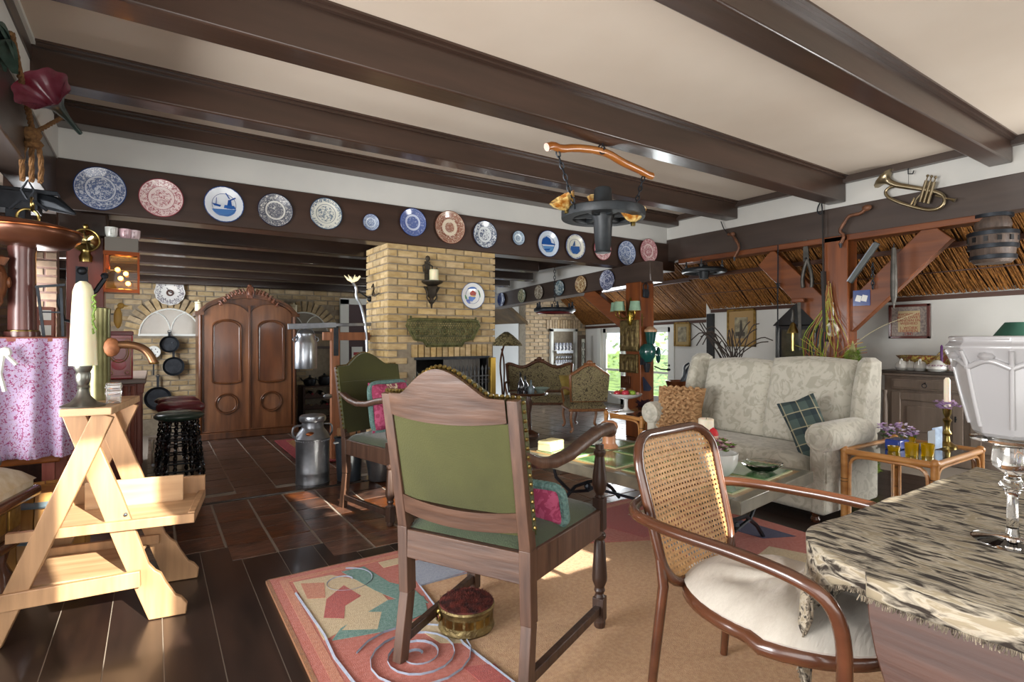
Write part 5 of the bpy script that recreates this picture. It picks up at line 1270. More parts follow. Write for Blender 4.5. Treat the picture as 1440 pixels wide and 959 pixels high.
# clock plate
p=P(239,411,Y=GY-.03); t=thing('wall_clock','white china plate clock on the kitchen brick wall','clock',p)
Mx=Matrix.Rotation(R(90),3,'X'); r=.185
obj('dial',MB().lathe([(0,0),(r*.6,0),(r,.02),(r*.98,.028),(r*.6,.012),(0,.01)],(0,0,0),48,Mx,flute=12,fa=.025),plate_mat('clock_china','6a6470','dcdcd8',(.6*r,.95*r),.001,40),t,smooth=50)
b=MB()
for k in range(12): a=k*math.pi/6; b.bar((.10*math.cos(a),-.014,.10*math.sin(a)),(.125*math.cos(a),-.017,.125*math.sin(a)),.008,.003,up=(0,1,0))
obj('hour_marks',b,M['black'],t); obj('hand',MB().bar((0,-.02,0),(-.04,-.02,.06),.009,.003,up=(0,1,0)),M['black'],t); obj('hand',MB().bar((0,-.022,0),(.05,-.022,-.02),.012,.003,up=(0,1,0)),M['black'],t)
obj('picture',MB().ring((.0,-.016,-.01),.035,.012,(1,0,0),(0,0,1),14,5),mat('clock_brown','5a4038',.6),t)
# pans on the wall
def pan(lbl,px,py,r,m,hl,depth=.04,ang=0,Y=GY-.06,cat='pan'):
    p=P(px,py,Y=Y); t=thing('frying_pan' if depth<.08 else 'strainer',lbl,cat,p,0,'pans on the kitchen wall')
    obj('bowl',MB().lathe([(0,0),(r*.8,0),(r,depth),(r*1.02,depth),(r*.8,.006),(0,.006)],(0,0,0),24,Matrix.Rotation(R(90),3,'X')),m,t); obj('handle',MB().bar((0,-.01,r*.95),(hl*math.sin(ang),-.01,r+hl*math.cos(ang)),.03,.012,up=(0,1,0)).ring((hl*math.sin(ang),-.01,r+hl*math.cos(ang)),.02,.005,(1,0,0),(0,0,1),12,4),m,t)
pan('small black frying pan hanging left of wardrobe',244,515,.13,M['iron'],.2)
pan('dark strainer hanging above the small frying pan',238,484,.115,M['iron'],.06,.09)
pan('black frying pan hanging low behind the bar stools',222,560,.16,M['iron'],.15)
p=P(216,495,Y=GY-.08); t=thing('skimmer','white enamel skimmer on black handle by kitchen wall','skimmer',p)
obj('disc',MB().lathe([(0,0),(.07,0),(.085,.012),(.08,.016),(0,.006)],(0,0,0),20,Matrix.Rotation(R(90),3,'X')),M['china'],t); obj('handle',MB().bar((0,0,-.08),(0,0,-.32),.02,.01,up=(0,1,0)),M['iron'],t)
b=MB()
for k in range(6): a=k*1.047; b.ball((.045*math.cos(a),-.006,.045*math.sin(a)),(.01,.012,.01),6)
obj('holes',b,M['black'],t)
p=P(262,487,Y=GY-.06)
for i,(px,l) in enumerate(((281,'cream lidded jar on left corner of the wardrobe'),(413,'cream lidded jar on right corner of the wardrobe'))):
    q=thing('jar',l,'jar',(.505 if i==0 else 1.70,8.30,1.71)); obj('body',MB().lathe([(.04,0),(.045,.02),(.045,.1),(.035,.11)],(0,0,0),16),mat('jar_cream','cfc4a4',.4),q); obj('lid',MB().lathe([(.047,.11),(.047,.125),(.01,.135),(.012,.15),(0,.155)],(0,0,0),16),mat('jar_cream','cfc4a4',.4),q)
# milk churn, buckets
t=thing('milk_churn','dented grey metal milk churn on the sill left of chimney','milk churn',(1.25,5.28,.0)); st=M['steel']
obj('body',MB().lathe([(0,0),(.15,0),(.155,.015),(.15,.03),(.15,.10),(.153,.11),(.15,.12),(.15,.41),(.155,.425),(.148,.44),(.13,.475),(.10,.51),(.095,.53),(.095,.57)],(0,0,0),32),st,t)
obj('lid',MB().lathe([(.10,.57),(.115,.58),(.12,.60),(.115,.625),(.10,.635),(.04,.645),(0,.645)],(0,0,0),28),M['zinc'],t)
for s in (-1,1): obj('handle',MB().tube(smooth([(s*.10,0,.545),(s*.17,0,.54),(s*.185,0,.47),(s*.15,0,.42)],2),.01,7),st,t)
b=MB()
for k in range(40): a=k*math.pi/20; b.ball((.152*math.cos(a),.152*math.sin(a),.405),.006,5)
q=obj('rivets',b,st,t); q['kind']='stuff'; obj('copper_patch',MB().ball((-.05,-.118,.475),(.04,.012,.02),10),M['copper'],t)
t=thing('enamel_bucket','dark blue grey enamel bucket right of the milk churn','bucket',(1.56,5.18,0)); dk=mat('dark_enamel','30363d',.3,.2,'3d454d',8)
obj('body',MB().lathe([(0,0),(.105,0),(.11,.01),(.13,.40),(.14,.41),(.135,.42),(.12,.41),(.10,.02)],(0,0,0),28),dk,t); obj('ears',MB().ball((-.13,0,.37),.018,6).ball((.13,0,.37),.018,6),M['zinc'],t); obj('handle',MB().tube([(-.14*math.cos(math.pi*k/12)*1,-.06*math.sin(math.pi*k/12)-.02,.37+.06*math.sin(math.pi*k/12)*.2) for k in range(13)],.006,6),M['white'],t)
t=thing('wooden_keg','small wooden keg lying on the dark bucket','keg',(1.55,5.16,.47)); obj('barrel',MB().lathe([(0,-.1),(.04,-.1),(.052,0),(.04,.1),(0,.1)],(0,0,0),18,Matrix.Rotation(R(90),3,'Y')),wood('keg_wood','8a6444','a67e58',.5,0,5),t); obj('hoop',MB().ring((-.06,0,0),.05,.005,(0,1,0),(0,0,1),18,5),M['iron'],t); obj('hoop',MB().ring((.06,0,0),.05,.005,(0,1,0),(0,0,1),18,5),M['iron'],t)
t=thing('zinc_bucket','silver zinc bucket in sunlight at the chimney foot','bucket',(1.80,5.0,.012)); obj('body',MB().lathe([(0,0),(.10,0),(.105,.012),(.145,.30),(.152,.31),(.146,.32),(.135,.30),(.1,.02)],(0,0,0),28),M['zinc'],t); obj('handle',MB().tube([(.15*math.cos(math.pi*k/12),-.12*math.sin(math.pi*k/12)*.5,.3-.08*math.sin(math.pi*k/12)) for k in range(13)],.005,6),M['steel'],t)
# can hanging on its wooden frame
t=thing('balance_frame','orange wooden post and rails with iron balance arm beside chimney','frame',(1.68,6.1,0)); pw=wood('frame_wood','7a4a2e','9c6543',.45,2,4)
obj('post',MB().bx(-.045,.045,-.04,.04,0,1.46),pw,t,bevel=.006); obj('rail',MB().bx(-.13,.40,-.03,.03,1.33,1.42),pw,t,bevel=.006); obj('rail',MB().bx(.04,.40,-.03,.03,.93,1.0),pw,t,bevel=.006)
obj('balance_arm',MB().bar((-.50,-.05,1.475),(.0,-.05,1.50),.025,.06).bar((0,-.05,1.50),(.40,-.05,1.51),.02,.035),M['steel'],t,bevel=.004); obj('strap',MB().bx(-.025,.025,-.055,-.04,1.16,1.52),M['iron'],t,bevel=.003)
obj('knob',MB().ball((-.09,-.05,.72),(.05,.03,.03),8),M['zinc'],t)
t=thing('milk_can','silver lidded milk can hanging from the balance arm','milk can',(1.36,6.04,1.03)); obj('body',MB().lathe([(0,0),(.11,0),(.113,.01),(.113,.27),(.10,.30),(.085,.33),(.082,.355)],(0,0,0),28),M['zinc'],t); obj('lid',MB().lathe([(.09,.35),(.092,.37),(.05,.41),(.02,.42),(0,.425)],(0,0,0),24),M['zinc'],t); obj('bail',MB().tube([(.10*math.cos(math.pi*k/10),0,.30+.15*math.sin(math.pi*k/10)) for k in range(11)],.005,6),M['steel'],t)
for s in (-1,1): obj('ear',MB().ring((s*.105,0,.31),.025,.006,(1,0,0),(0,0,1),12,5),M['zinc'],t)
# wine rack, framed mirror and door at back
t=thing('wine_rack','dark wooden wine rack with zigzag shelves at kitchen back wall','wine rack',(1.92,8.75,0)); dw=wood('rack_wood','2e211c','463229',.45,0,4)
for x in (0,.7): obj('side',MB().bx(x-.015,x+.015,-.12,.25,0,.62),dw,t)
for z in (.10,.27,.44,.61):
    obj('shelf',MB().bx(0,.7,-.12,.25,z-.012,z+.006),dw,t)
    if z<.6:
        pts=[(0,z)]+[(x_/12*.7,z+(.085 if i%2 else .035)) for i,x_ in enumerate(range(13))]+[(.7,z)]
        obj('zigzag_front',MB().prism(pts,(0,-.13,0),(1,0,0),(0,0,1),(0,.012,0)),dw,t,smooth=0)
for i,(x,z,c) in enumerate(((.12,.50,'8a2030'),(.28,.50,'d8d0c0'),(.34,.33,'8a2030'),(.50,.33,'5a1a26'))):
    q=thing('wine_bottle',['wine bottle with red capsule, upper rack left','wine bottle with white capsule, upper rack','wine bottle with red capsule, middle rack','wine bottle with dark red capsule, middle rack right'][i],'bottle',(1.92+x,8.62,z),0,'bottles in the wine rack')
    obj('glass',MB().lathe([(0,.0),(.014,.0),(.014,.08),(.036,.12),(.037,.3),(0,.3)],(0,0,0),12,Matrix.Rotation(R(-90),3,'X')),mat('bottle_green','10201a',.1,coat=.5),q); obj('capsule',MB().lathe([(0,-.004),(.016,-.002),(.016,.05)],(0,0,0),12,Matrix.Rotation(R(-90),3,'X')),mat('cap_'+c,c,.4),q)
for i,(x,l) in enumerate(((.12,'black cast iron pot, left on the wine rack'),(.34,'black cast iron pan, middle of the wine rack top'),(.56,'black iron kettle, right on the wine rack'))):
    q=thing('iron_pot',l,'pot',(1.92+x,8.8,.616),0,'black pots on the wine rack'); obj('body',MB().lathe([(0,0),(.07,0),(.095,.04),(.09,.10+.03*i),(.02,.13+.03*i),(.015,.16+.02*i),(0,.17+.02*i)],(0,0,0),18),M['iron'],q); obj('handle',MB().tube([(-.09,0,.07),(-.13,-.02,.1),(-.14,-.02,.13)],.01,6),M['iron'],q)
p=P(450,478,Y=GY-.05); t=thing('framed_picture','dark framed small brown picture on kitchen back wall','picture',p); obj('frame',MB().bx(-.26,.26,-.02,.0,-.14,.14),dw,t,bevel=.006); obj('print',MB().bx(-.21,.21,-.024,-.018,-.1,.1),mat('print_brown','5a4a34',.4,c2='78643f',scale=9),t)
struct('door_4', MB().bx(2.58,2.72,GY-.06,GY,0,2.0).bx(3.02,3.1,GY-.06,GY,0,2.0).bx(2.58,3.1,GY-.06,GY,1.92,2.02), M['white'])
struct('trim_dark_doorway', MB().bx(2.72,3.02,GY-.03,GY-.0,0,1.93), mat('plum_door','3e2429',.5))
t=thing('door_sign','small white notice with red mark on the plum door','sign',(2.86,GY-.05,1.12)); obj('sheet',MB().bx(-.09,.09,-.006,.006,-.09,.09),M['white'],t); obj('red_mark',MB().bx(-.06,.06,-.009,-.005,-.05,.0),mat('mark_red','a8323a',.6),t)

# ================================================================== BRASS FOOT WARMER
p=P(671,893,Z=.014); t=thing('foot_warmer','round brass foot warmer with dark red fur lid on the rug','footstool',p+Vector((0,.1,0)))
R_=.128
obj('drum',MB().lathe([(0,0),(R_*.98,0),(R_*1.02,.008),(R_,.02),(R_*.97,.03),(R_*.97,.085),(R_,.095),(R_*1.03,.103),(R_*1.0,.112),(0,.112)],(0,0,0),40),M['brassold'],t)
b=MB()
for k in range(16):
    a=k*math.pi/8; b.surf(lambda u,v,a=a:Vector((R_*.975*math.cos(a+(u-.5)*.3),R_*.975*math.sin(a+(u-.5)*.3),.04+.035*v))*1.0+Vector((math.cos(a),math.sin(a),0))*.002*math.sin(math.pi*u),4,3)
obj('embossed_band',b,M['brass'],t); obj('handle',MB().ring((-R_*1.03,.03,.07),.022,.006,(0,1,0),(0,0,1),12,6).ball((-R_*1.02,.03,.09),.014,8),M['brass'],t)
b=MB(); rnd=random.Random(6)
for k in range(1500):
    a=rnd.uniform(0,6.283); q=R_*.98*math.sqrt(rnd.random()); x,y=q*math.cos(a),q*math.sin(a); h=.125+.012*(1-(q/R_)**2)
    d=Vector((rnd.gauss(0,.5),rnd.gauss(0,.5),1)).normalized()*.014; s=Vector((rnd.uniform(-1,1),rnd.uniform(-1,1),0)).normalized()*.0022
    b.add([Vector((x,y,h-.012))-s,Vector((x,y,h-.012))+s,Vector((x,y,h-.012))+d],[(0,1,2)])
b.lathe([(R_*.99,.11),(R_*.97,.118),(R_*.6,.126),(0,.13)],(0,0,0),30)
q=obj('fur_lid',b,mat('fur_red','2c0f0e',.9,c2='6a2a20',scale=24),t,smooth=0); q['kind']='stuff'

# ================================================================== COFFEE TABLE THINGS
TZ=.499
def top(px,py,z=TZ): return P(px,py,Z=z)
p=top(993,648); t=thing('pillar_candle','thick white pillar candle on the coffee table','candle',(p.x,p.y,TZ)); obj('wax',MB().lathe([(0,0),(.05,0),(.052,.01),(.052,.29),(.045,.295),(.02,.28),(0,.277)],(0,0,0),24),mat('white_wax','efe6d0',.45,sss=.3),t); obj('wick',MB().tube([(0,0,.275),(.003,0,.30)],.002,5),M['black'],t)
p=top(1010,670); t=thing('flower_bowl','white bowl filled with pink and green flowers on coffee table','bowl',(p.x,p.y,TZ)); obj('bowl',MB().lathe([(0,0),(.05,0),(.055,.01),(.09,.04),(.112,.09),(.118,.15),(.112,.15),(.105,.09),(.08,.045),(0,.03)],(0,0,0),28),M['china'],t)
rnd=random.Random(12)
fl={'c78aa0':26,'6f8f3e':26,'e3c7cf':20,'9a5a78':14}
for c,n in fl.items():
    b=MB()
    for k in range(n):
        a=rnd.uniform(0,6.28); q=rnd.uniform(0,.10); c0=Vector((q*math.cos(a),q*math.sin(a),.16+rnd.uniform(0,.055)))
        for j in range(5):
            d=Vector((math.cos(j*1.26+a),math.sin(j*1.26+a),.5))*.022; w_=Vector((-d.y,d.x,0))*.5; b.add([c0,c0+d*.6+w_,c0+d*1.2,c0+d*.6-w_],[(0,1,2,3)])
    o=obj('petals' if c!='6f8f3e' else 'leaves',b,mat('petal_'+c,c,.7),t,smooth=0); o['kind']='stuff'
t=thing('red_hat_figure','small pale figure with red pointed hat among the bowl flowers','figurine',(p.x+.02,p.y+.05,TZ+.15)); obj('body',MB().lathe([(0,0),(.04,.0),(.045,.03),(.03,.07),(.0,.08)],(0,0,0),14),mat('figure_pale','e3d3c8',.6),t); obj('head',MB().ball((0,0,.085),.027,12).ball((.0,-.027,.083),.006,6),mat('figure_skin','d9b29a',.6),t); obj('hat',MB().lathe([(.032,.095),(.03,.11),(.02,.13),(.0,.145)],(0,0,0),14),mat('hat_red','c01f2a',.6),t)
p=top(1072,662); t=thing('glass_dish','cut glass oval dish on the coffee table right end','dish',(p.x,p.y,TZ)); obj('body',MB().lathe([(0,.0),(.06,.0),(.09,.02),(.125,.05),(.12,.055),(.085,.03),(0,.012)],(0,0,0),32,Matrix.Diagonal((1.15,.9,1)).to_3x3(),flute=16,fa=.03),M['glass'],t)
p=top(775,632); t=thing('gift_box','small cream lidded box at sunny left end of coffee table','box',(p.x,p.y,TZ),.3); cbx=mat('cream_card','d9cf9f',.6); 
obj('base',MB().bx(-.09,.09,-.06,.06,0,.05),cbx,t,bevel=.004); obj('lid',MB().bx(-.092,-.004,-.063,.063,.045,.075).bx(.004,.092,-.063,.063,.045,.075),mat('cream_card_lid','e6dca8',.5),t,bevel=.012,seg=3)
p=top(868,628); t=thing('pepper_mill','turned wooden pepper mill with silver tip on coffee table','pepper mill',(2.97,3.12,TZ)); cw=wood('mill_wood','a06a48','c08a66',.35,2,5,coat=.3,k=6)
obj('base',MB().lathe([(0,0),(.07,0),(.072,.01),(.052,.035),(.05,.045),(.052,.10),(.045,.105),(.05,.12),(.055,.13)],(0,0,0),24),cw,t); obj('head',MB().lathe([(.05,.13),(.066,.15),(.07,.17),(.06,.195),(.035,.21),(.02,.215),(0,.216)],(0,0,0),24),cw,t); obj('tip',MB().lathe([(.014,.21),(.01,.235),(.004,.26),(0,.285)],(0,0,0),12),M['zinc'],t)
p=top(838,622); t=thing('open_booklet','open booklet with dark print on far end of coffee table','booklet',(p.x,p.y,TZ),.4); obj('pages',MB().surf(lambda u,v:Vector((-.13+.26*u,-.08+.16*v,.004+.012*math.sin(math.pi*abs(2*u-1)))),14,3),M['white'],t); obj('printed_photo',MB().bx(.02,.1,-.06,.05,.014,.0165),mat('photo_dark','34424a',.4),t)

# ================================================================== FRUIT STAND TABLE
FZ=.501; X0,Y0=4.62,3.95
t=thing('fruit_stand','white footed fruit stand on the small table by the post','fruit stand',(4.55,4.50,FZ)); obj('stand',MB().lathe([(0,0),(.09,0),(.095,.012),(.04,.03),(.022,.06),(.02,.12),(.03,.15),(.10,.165),(.17,.19),(.185,.215),(.18,.217),(.16,.20),(.0,.175)],(0,0,0),32),M['china'],t)
for i,(dx,dy,r,c,l,cc) in enumerate(((-.06,-.05,.046,'c03a4a','red apple in front on the white fruit stand','apple'),(.03,-.07,.042,'8fae3a','green apple on the white fruit stand','apple'),(.08,.0,.04,'a8bf4a','pale green pear-like fruit at right on fruit stand','fruit'),(.0,.06,.045,'b88a30','yellowish apple at back of fruit stand','apple'),(.11,-.06,.028,'d8a8a0','small pinkish peach at right rim of fruit stand','peach'),(-.11,.03,.04,'b8303a','dark red apple at left back of fruit stand','apple'))):
    q=thing(cc,l,'fruit',(4.55+dx,4.50+dy,FZ+.185+r*.8),0,'fruit on the stand'); obj('skin',MB().lathe([(0,-.8*r),(.4*r,-.88*r),(.85*r,-.5*r),(r,.05*r),(.85*r,.6*r),(.45*r,.85*r),(.1*r,.72*r),(0,.68*r)],(0,0,0),16),mat('fruit_'+c,c,.3,c2=None,coat=.3),q,smooth=80); obj('stalk',MB().tube([(0,0,.7*r),(.004,0,r*1.1)],.0025,5),M['bent'],q)
t=thing('votive_candle','white votive candle cup at front of small rattan table','candle',(4.66,4.20,FZ)); obj('cup',MB().lathe([(0,0),(.035,0),(.04,.05),(.036,.05),(.032,.03),(0,.028)],(0,0,0),16),M['china'],t); obj('flame_wick',MB().tube([(0,0,.028),(0,0,.05)],.003,5),M['black'],t)
t=thing('cream_jug','small white patterned jug beside the votive candle','jug',(4.80,4.27,FZ)); obj('body',MB().lathe([(0,0),(.035,0),(.05,.03),(.048,.06),(.03,.09),(.034,.11),(0,.105)],(0,0,0),18),plate_mat('jug_print','7a8ab0','dcdcd8',(.03,.2),.02,60),t); obj('handle',MB().ring((.05,0,.06),.022,.005,(1,0,0),(0,0,1),12,5),M['china'],t)
t=thing('dark_plant','dark purple leafy plant bowl at the back of small table','plant',(4.86,4.52,FZ)); b=MB(); rnd=random.Random(3)
for k in range(34):
    a=rnd.uniform(0,6.28); e=Vector((math.cos(a)*.11,math.sin(a)*.11,rnd.uniform(.02,.15))); s=Vector((-math.sin(a),math.cos(a),0))*.018; b.add([(0,0,.03),e*.6+s+Vector((0,0,.03)),e,e*.6-s+Vector((0,0,.03))],[(0,1,2,3)])
obj('leaves',b,mat('purple_leaf','2c1a24',.5),t,smooth=0); obj('bowl',MB().lathe([(0,0),(.06,0),(.08,.04),(.075,.04),(0,.02)],(0,0,0),16),M['bronze'],t)
t=thing('copper_bucket','copper bucket holding black bellows and tongs behind the sofa arm','bucket',(5.52,4.55,.62)); obj('body',MB().lathe([(0,0),(.09,0),(.13,.10),(.16,.2),(.15,.2),(.12,.1),(0,.02)],(0,0,0),24),mat('bucket_copper','6b3a20',.3,.8,'8f5a38',6),t)
obj('bellows',MB().tube(smooth([(.02,0,.08),(.08,-.05,.28),(.10,-.05,.34),(.17,-.1,.46)],1),[.03,.04,.035,.03,.02,.012,.012,.01][:8] if len(smooth([(.02,0,.08),(.08,-.05,.28),(.10,-.05,.34),(.17,-.1,.46)],1))==8 else .025,8),M['iron'],t)
obj('tongs',MB().tube(smooth([(-.02,0,.05),(.06,-.05,.3),(.04,-.05,.38),(.10,-.08,.42)],2),.014,6).tube([(.1,-.05,.15),(.17,-.1,.24),(.24,-.15,.22)],.016,6),M['iron'],t)
obj('stand',MB().lathe([(.10,-.62),(.10,-.60),(.03,-.56),(.03,-.03),(.1,0)],(0,0,0),16),M['bent'],t)

# ================================================================== POST 1 DECORATION (-x face at 5.49, -y face at 5.16)
def onX(px,py,X=5.485): return P(px,py,X=X)
pm_=M['brassold']
def relief(lbl,px,py,w,h,seed,X=5.47,name='relief_plaque'):
    p=onX(px,py,X); W=sz(w,p); Hh=sz(h,p); t=thing(name,lbl,'plaque',p,R(-90),'brass relief plaques')
    W=min(W*1.25,.34)
    obj('frame',MB().bx(-W/2,W/2,-.015,.02,-Hh/2,Hh/2),pm_,t,bevel=.006); b=MB(); rnd=random.Random(seed)
    b.tube([(-W/2+.015,-.018,-Hh/2+.015),(W/2-.015,-.018,-Hh/2+.015),(W/2-.015,-.018,Hh/2-.015),(-W/2+.015,-.018,Hh/2-.015)],.007,5,True)
    for s in (-1,0,1):
        x=s*W*.25; b.ball((x,-.018,Hh*.20),(.018,.012,.02),8).tube([(x,-.018,Hh*.14),(x,-.02,0),(x,-.018,-Hh*.33)],[.014,.026,.034],8)
        b.tube([(x-.045,-.018,-Hh*.36),(x-.045,-.018,Hh*.2),(x,-.018,Hh*.36),(x+.045,-.018,Hh*.2),(x+.045,-.018,-Hh*.36)],.006,4)
    obj('figures',b,pm_,t)
relief('large brass relief plaque, top one on the orange post',885,472,36,44,1); relief('medium brass relief plaque, middle on the orange post',884,511,28,26,2); 
p=onX(880,537); t=thing('relief_plaque','small dark plaque, lowest on the orange post','plaque',p,R(-90),'brass relief plaques'); obj('plate',MB().bx(-.09,.09,-.012,.01,-.085,.085),M['bronze'],t,bevel=.005); obj('figures',MB().ball((0,-.014,.01),(.05,.01,.05),8).bx(-.07,.07,-.016,-.01,-.065,-.05),M['bronze'],t)
p=onX(888,440); t=thing('wall_lamp','brass wall lamp with three sage green shades on post','lamp',p,R(-90)); bs=M['brass']
obj('back_plate',MB().lathe([(0,-.18),(.03,-.17),(.05,-.11),(.045,-.05),(.05,0),(.03,.05),(.01,.08),(.012,.2),(0,.22)],(0,-.02,0),14),mat('lamp_brass','8a7430',.25,.9),t)
gs=mat('sage_shade','8fae94',.8,c2='7f9f86',scale=20)
for i,(x,y) in enumerate(((-.20,-.10),(-.03,-.20),(.16,-.10))):
    obj('arm',MB().tube(smooth([(0,-.03,-.03),(x*.5,y*.6,-.09),(x,y,-.05),(x,y,.03)],2),.008,6),mat('lamp_brass','8a7430',.25,.9),t); q=obj('shade',MB().lathe([(.078,.02),(.062,.15),(.060,.15),(.075,.02)],(x,y,0),24,cap=False),gs,t); obj('shade_trim',MB().ring((x,y,.02),.078,.004,n=24).ring((x,y,.15),.061,.003,n=24),M['gold'],q)
p=P(907,412,Y=5.145); t=thing('iron_padlock','black iron padlock hanging high on the orange post','padlock',p); obj('body',MB().prism([(-.05,-.06),(.04,-.07),(.06,.0),(.04,.05),(-.05,.05)],(0,0,0),(1,0,0),(0,0,1),(0,-.03,0)),M['iron'],t,bevel=.006); obj('shackle',MB().tube([(-.045,-.015,.04),(-.05,-.015,.1),(0,-.015,.14),(.04,-.015,.1),(.035,-.015,.04)],.01,7),M['iron'],t)
p=P(903,450,Y=5.14); t=thing('brass_cross','small brass crucifix fixed to the orange post','cross',p); obj('bars',MB().bar((0,0,-.09),(0,0,.09),.014,.01).bar((-.04,0,.03),(.04,0,.03),.014,.01),M['brass'],t)
p=P(912,492,Y=5.08); t=thing('wall_grinder','dark green enamel wall coffee grinder on the post side','coffee grinder',p); tg=mat('teal_enamel','12413d',.2,0,'1c524c',4,coat=.6)
obj('body',MB().lathe([(0,-.17),(.05,-.16),(.10,-.09),(.115,-.02),(.10,.04),(.06,.08)],(-.02,0,0),20),tg,t); obj('hopper',MB().lathe([(.05,.06),(.06,.10),(.075,.2),(.08,.22)],(.04,0,.02),18),tg,t)
obj('lid',MB().lathe([(.085,.22),(.085,.25),(.04,.29),(.0,.30)],(.04,0,.02),18),mat('lid_tan','b08a68',.5),t); obj('wheel',MB().ring((.12,-.06,-.07),.10,.012,(.6,.8,0),(0,0,1),24,6).bar((.12,-.06,-.17),(.12,-.06,.03),.014,.012),tg,t)
obj('crank',MB().tube([(.06,-.05,-.22),(.15,-.08,-.26),(.25,-.1,-.27)],.009,6).ball((.28,-.1,-.27),(.04,.02,.02),8),M['iron'],t); obj('cup',MB().lathe([(.03,-.30),(.045,-.22),(.05,-.18)],(-.03,0,0),14),M['iron'],t); obj('bracket',MB().bx(-.1,-.02,.0,.06,-.2,.05),M['iron'],t)
p=P(905,540,Y=5.14); t=thing('blue_pennant','dark blue folded cloth hanging below the coffee grinder','cloth',p); obj('fold',MB().prism([(-.02,.1),(.14,-.06),(.10,-.1),(0,-.09)],(0,0,0),(1,0,0),(0,0,1),(0,-.02,0)),mat('navy_cloth','222c44',.8),t)
# ================================================================== BACK ROOM
lw_=wood('louis_wood','4a2c1c','6e4429',.35,2,5,coat=.3)
def arm_louis(lbl,loc,rz,W,hump,m,cat,name,wd=lw_,Hs=1.0):
    t=thing(name,lbl,cat,loc,rz)
    def ol(k=1.0):
        o=[]
        for i in range(41):
            u=-1+2*i/40; z=.88+.045*math.cos(u*math.pi*hump)+.05*(1-u*u)
            o.append((u*W/2*k,(z-.5)*k+.5))
        return [(-W/2*k*.94,.5-.03*k)]+o+[(W/2*k*.94,.5-.03*k)]
    o_=[(x,-.30-.12*(z-.45),z) for x,z in ol()]
    obj('back_frame',MB().tube(o_,.026,8,True),wd,t,smooth=60)
    obj('carved_crest',MB().ball((0,-.36,1.01),(.05,.025,.035),10).ball((-.06,-.36,.99),(.03,.02,.02),8).ball((.06,-.36,.99),(.03,.02,.02),8),wd,t)
    obj('back_panel',MB().prism(ol(.97),(0,-.30,0),(1,0,0),(0,-.12,1),(0,.05,0)).prism(ol(.97),(0,-.335,0),(1,0,0),(0,-.12,1),(0,.02,0)),m,t)
    obj('seat',MB().surf(lambda u,v:Vector((-W/2+W*u,-.28+.56*v,.38+.08*max(0,(1-abs(2*u-1)**6)*(1-abs(2*v-1)**4))**.5)),20,10).bx(-W/2+.01,W/2-.01,-.27,.27,.33,.385),m,t,smooth=80)
    obj('seat_rail',MB().bx(-W/2-.01,W/2+.01,-.3,.30,.31,.35),wd,t,bevel=.01)
    for s in (-1,1):
        obj('armrest',MB().tube(smooth([(s*W/2*.94,-.32,.62),(s*(W/2+.02),-.1,.64),(s*(W/2+.04),.12,.61),(s*(W/2+.01),.17,.5),(s*(W/2-.02),.2,.36)],2),.02,7),wd,t,smooth=60)
        for y in (-.28,.27): obj('leg',MB().tube(smooth([(s*(W/2-.03),y,.33),(s*(W/2-.01),y*1.05,.2),(s*(W/2-.05),y*1.0,.06),(s*(W/2-.01),y*1.08,.02)],2),.02,7),wd,t,smooth=60)
    return t
arm_louis('carved dark settee with patterned upholstery in back sitting corner',(5.22,7.05,0),R(180-32),1.1,2.0,M['tapestry'],'settee','settee',Hs=1.0)
arm_louis('carved lighter wood armchair seen from behind near orange post',(5.3,6.1,0),R(-28),.54,1.0,M['tapestry'],'armchair','louis_armchair',wd=wood('louis_wood_light','7a4a2a','9c6a40',.35,2,5,coat=.3))
cushion('cushion','mustard yellow cushion on the right end of the carved settee',(5.62,6.72,.62),(.85,-.3,.1),(-.1,.3,1),.22,.17,.07,mat('mustard','8a7430',.85,c2='a08a44',scale=10,sheen=.3))
t=thing('tapestry_sofa','dark tapestry sofa end beside the chimney in back room','sofa',(4.15,7.85,0),R(-90)); obj('back',MB().prism([(-.5,.3),(.5,.3),(.5,.86),(.3,.95),(0,.97),(-.3,.93),(-.5,.84)],(0,-.3,0),(1,0,0),(0,0,1),(0,.12,0)),M['tapestry'],t,bevel=.03); obj('seat',MB().bx(-.5,.5,-.25,.3,.15,.42),M['tapestry'],t,bevel=.04); [obj('leg',MB().lathe([(.02,0),(.035,.04),(.025,.15)],(x,y,0),10),lw_,t) for x in (-.42,.42) for y in (-.22,.22)]; obj('crest_rail',MB().tube([(-.52,-.25,.84),(-.3,-.25,.95),(0,-.25,.99),(.3,-.25,.95),(.52,-.25,.84)],.025,8),lw_,t)
t=thing('side_table','small dark table with bottles behind the near armchair','side table',(4.38,6.2,0)); obj('top',MB().lathe([(0,.57),(.26,.57),(.27,.585),(.26,.6),(0,.6)],(0,0,0),28),M['bent'],t); obj('pedestal',MB().lathe([(.15,0),(.14,.03),(.04,.08),(.03,.3),(.05,.45),(.03,.57)],(0,0,0),16),M['bent'],t)
for i,(dx,dy,h,c,l) in enumerate(((-.14,.0,.26,'1c1a1e','tall black bottle at left on the small back table'),(.0,-.05,.15,'7f9098','blue grey glass carafe on the small back table'),(.02,.12,.20,'303438','dark bottle behind the carafe on small table'))):
    q=thing('bottle',l,'bottle',(4.38+dx,6.2+dy,.6),0,'bottles on the small back table'); obj('glass',MB().lathe([(0,0),(.045,0),(.05,.02),(.045,h*.5),(.016,h*.7),(.014,h*.95),(.02,h),(0,h)],(0,0,0),16),mat('bg_'+c,c,.08,coat=.6),q); obj('stopper',MB().ball((0,0,h+.012),.014,8),mat('bg_'+c,c,.08,coat=.6),q)
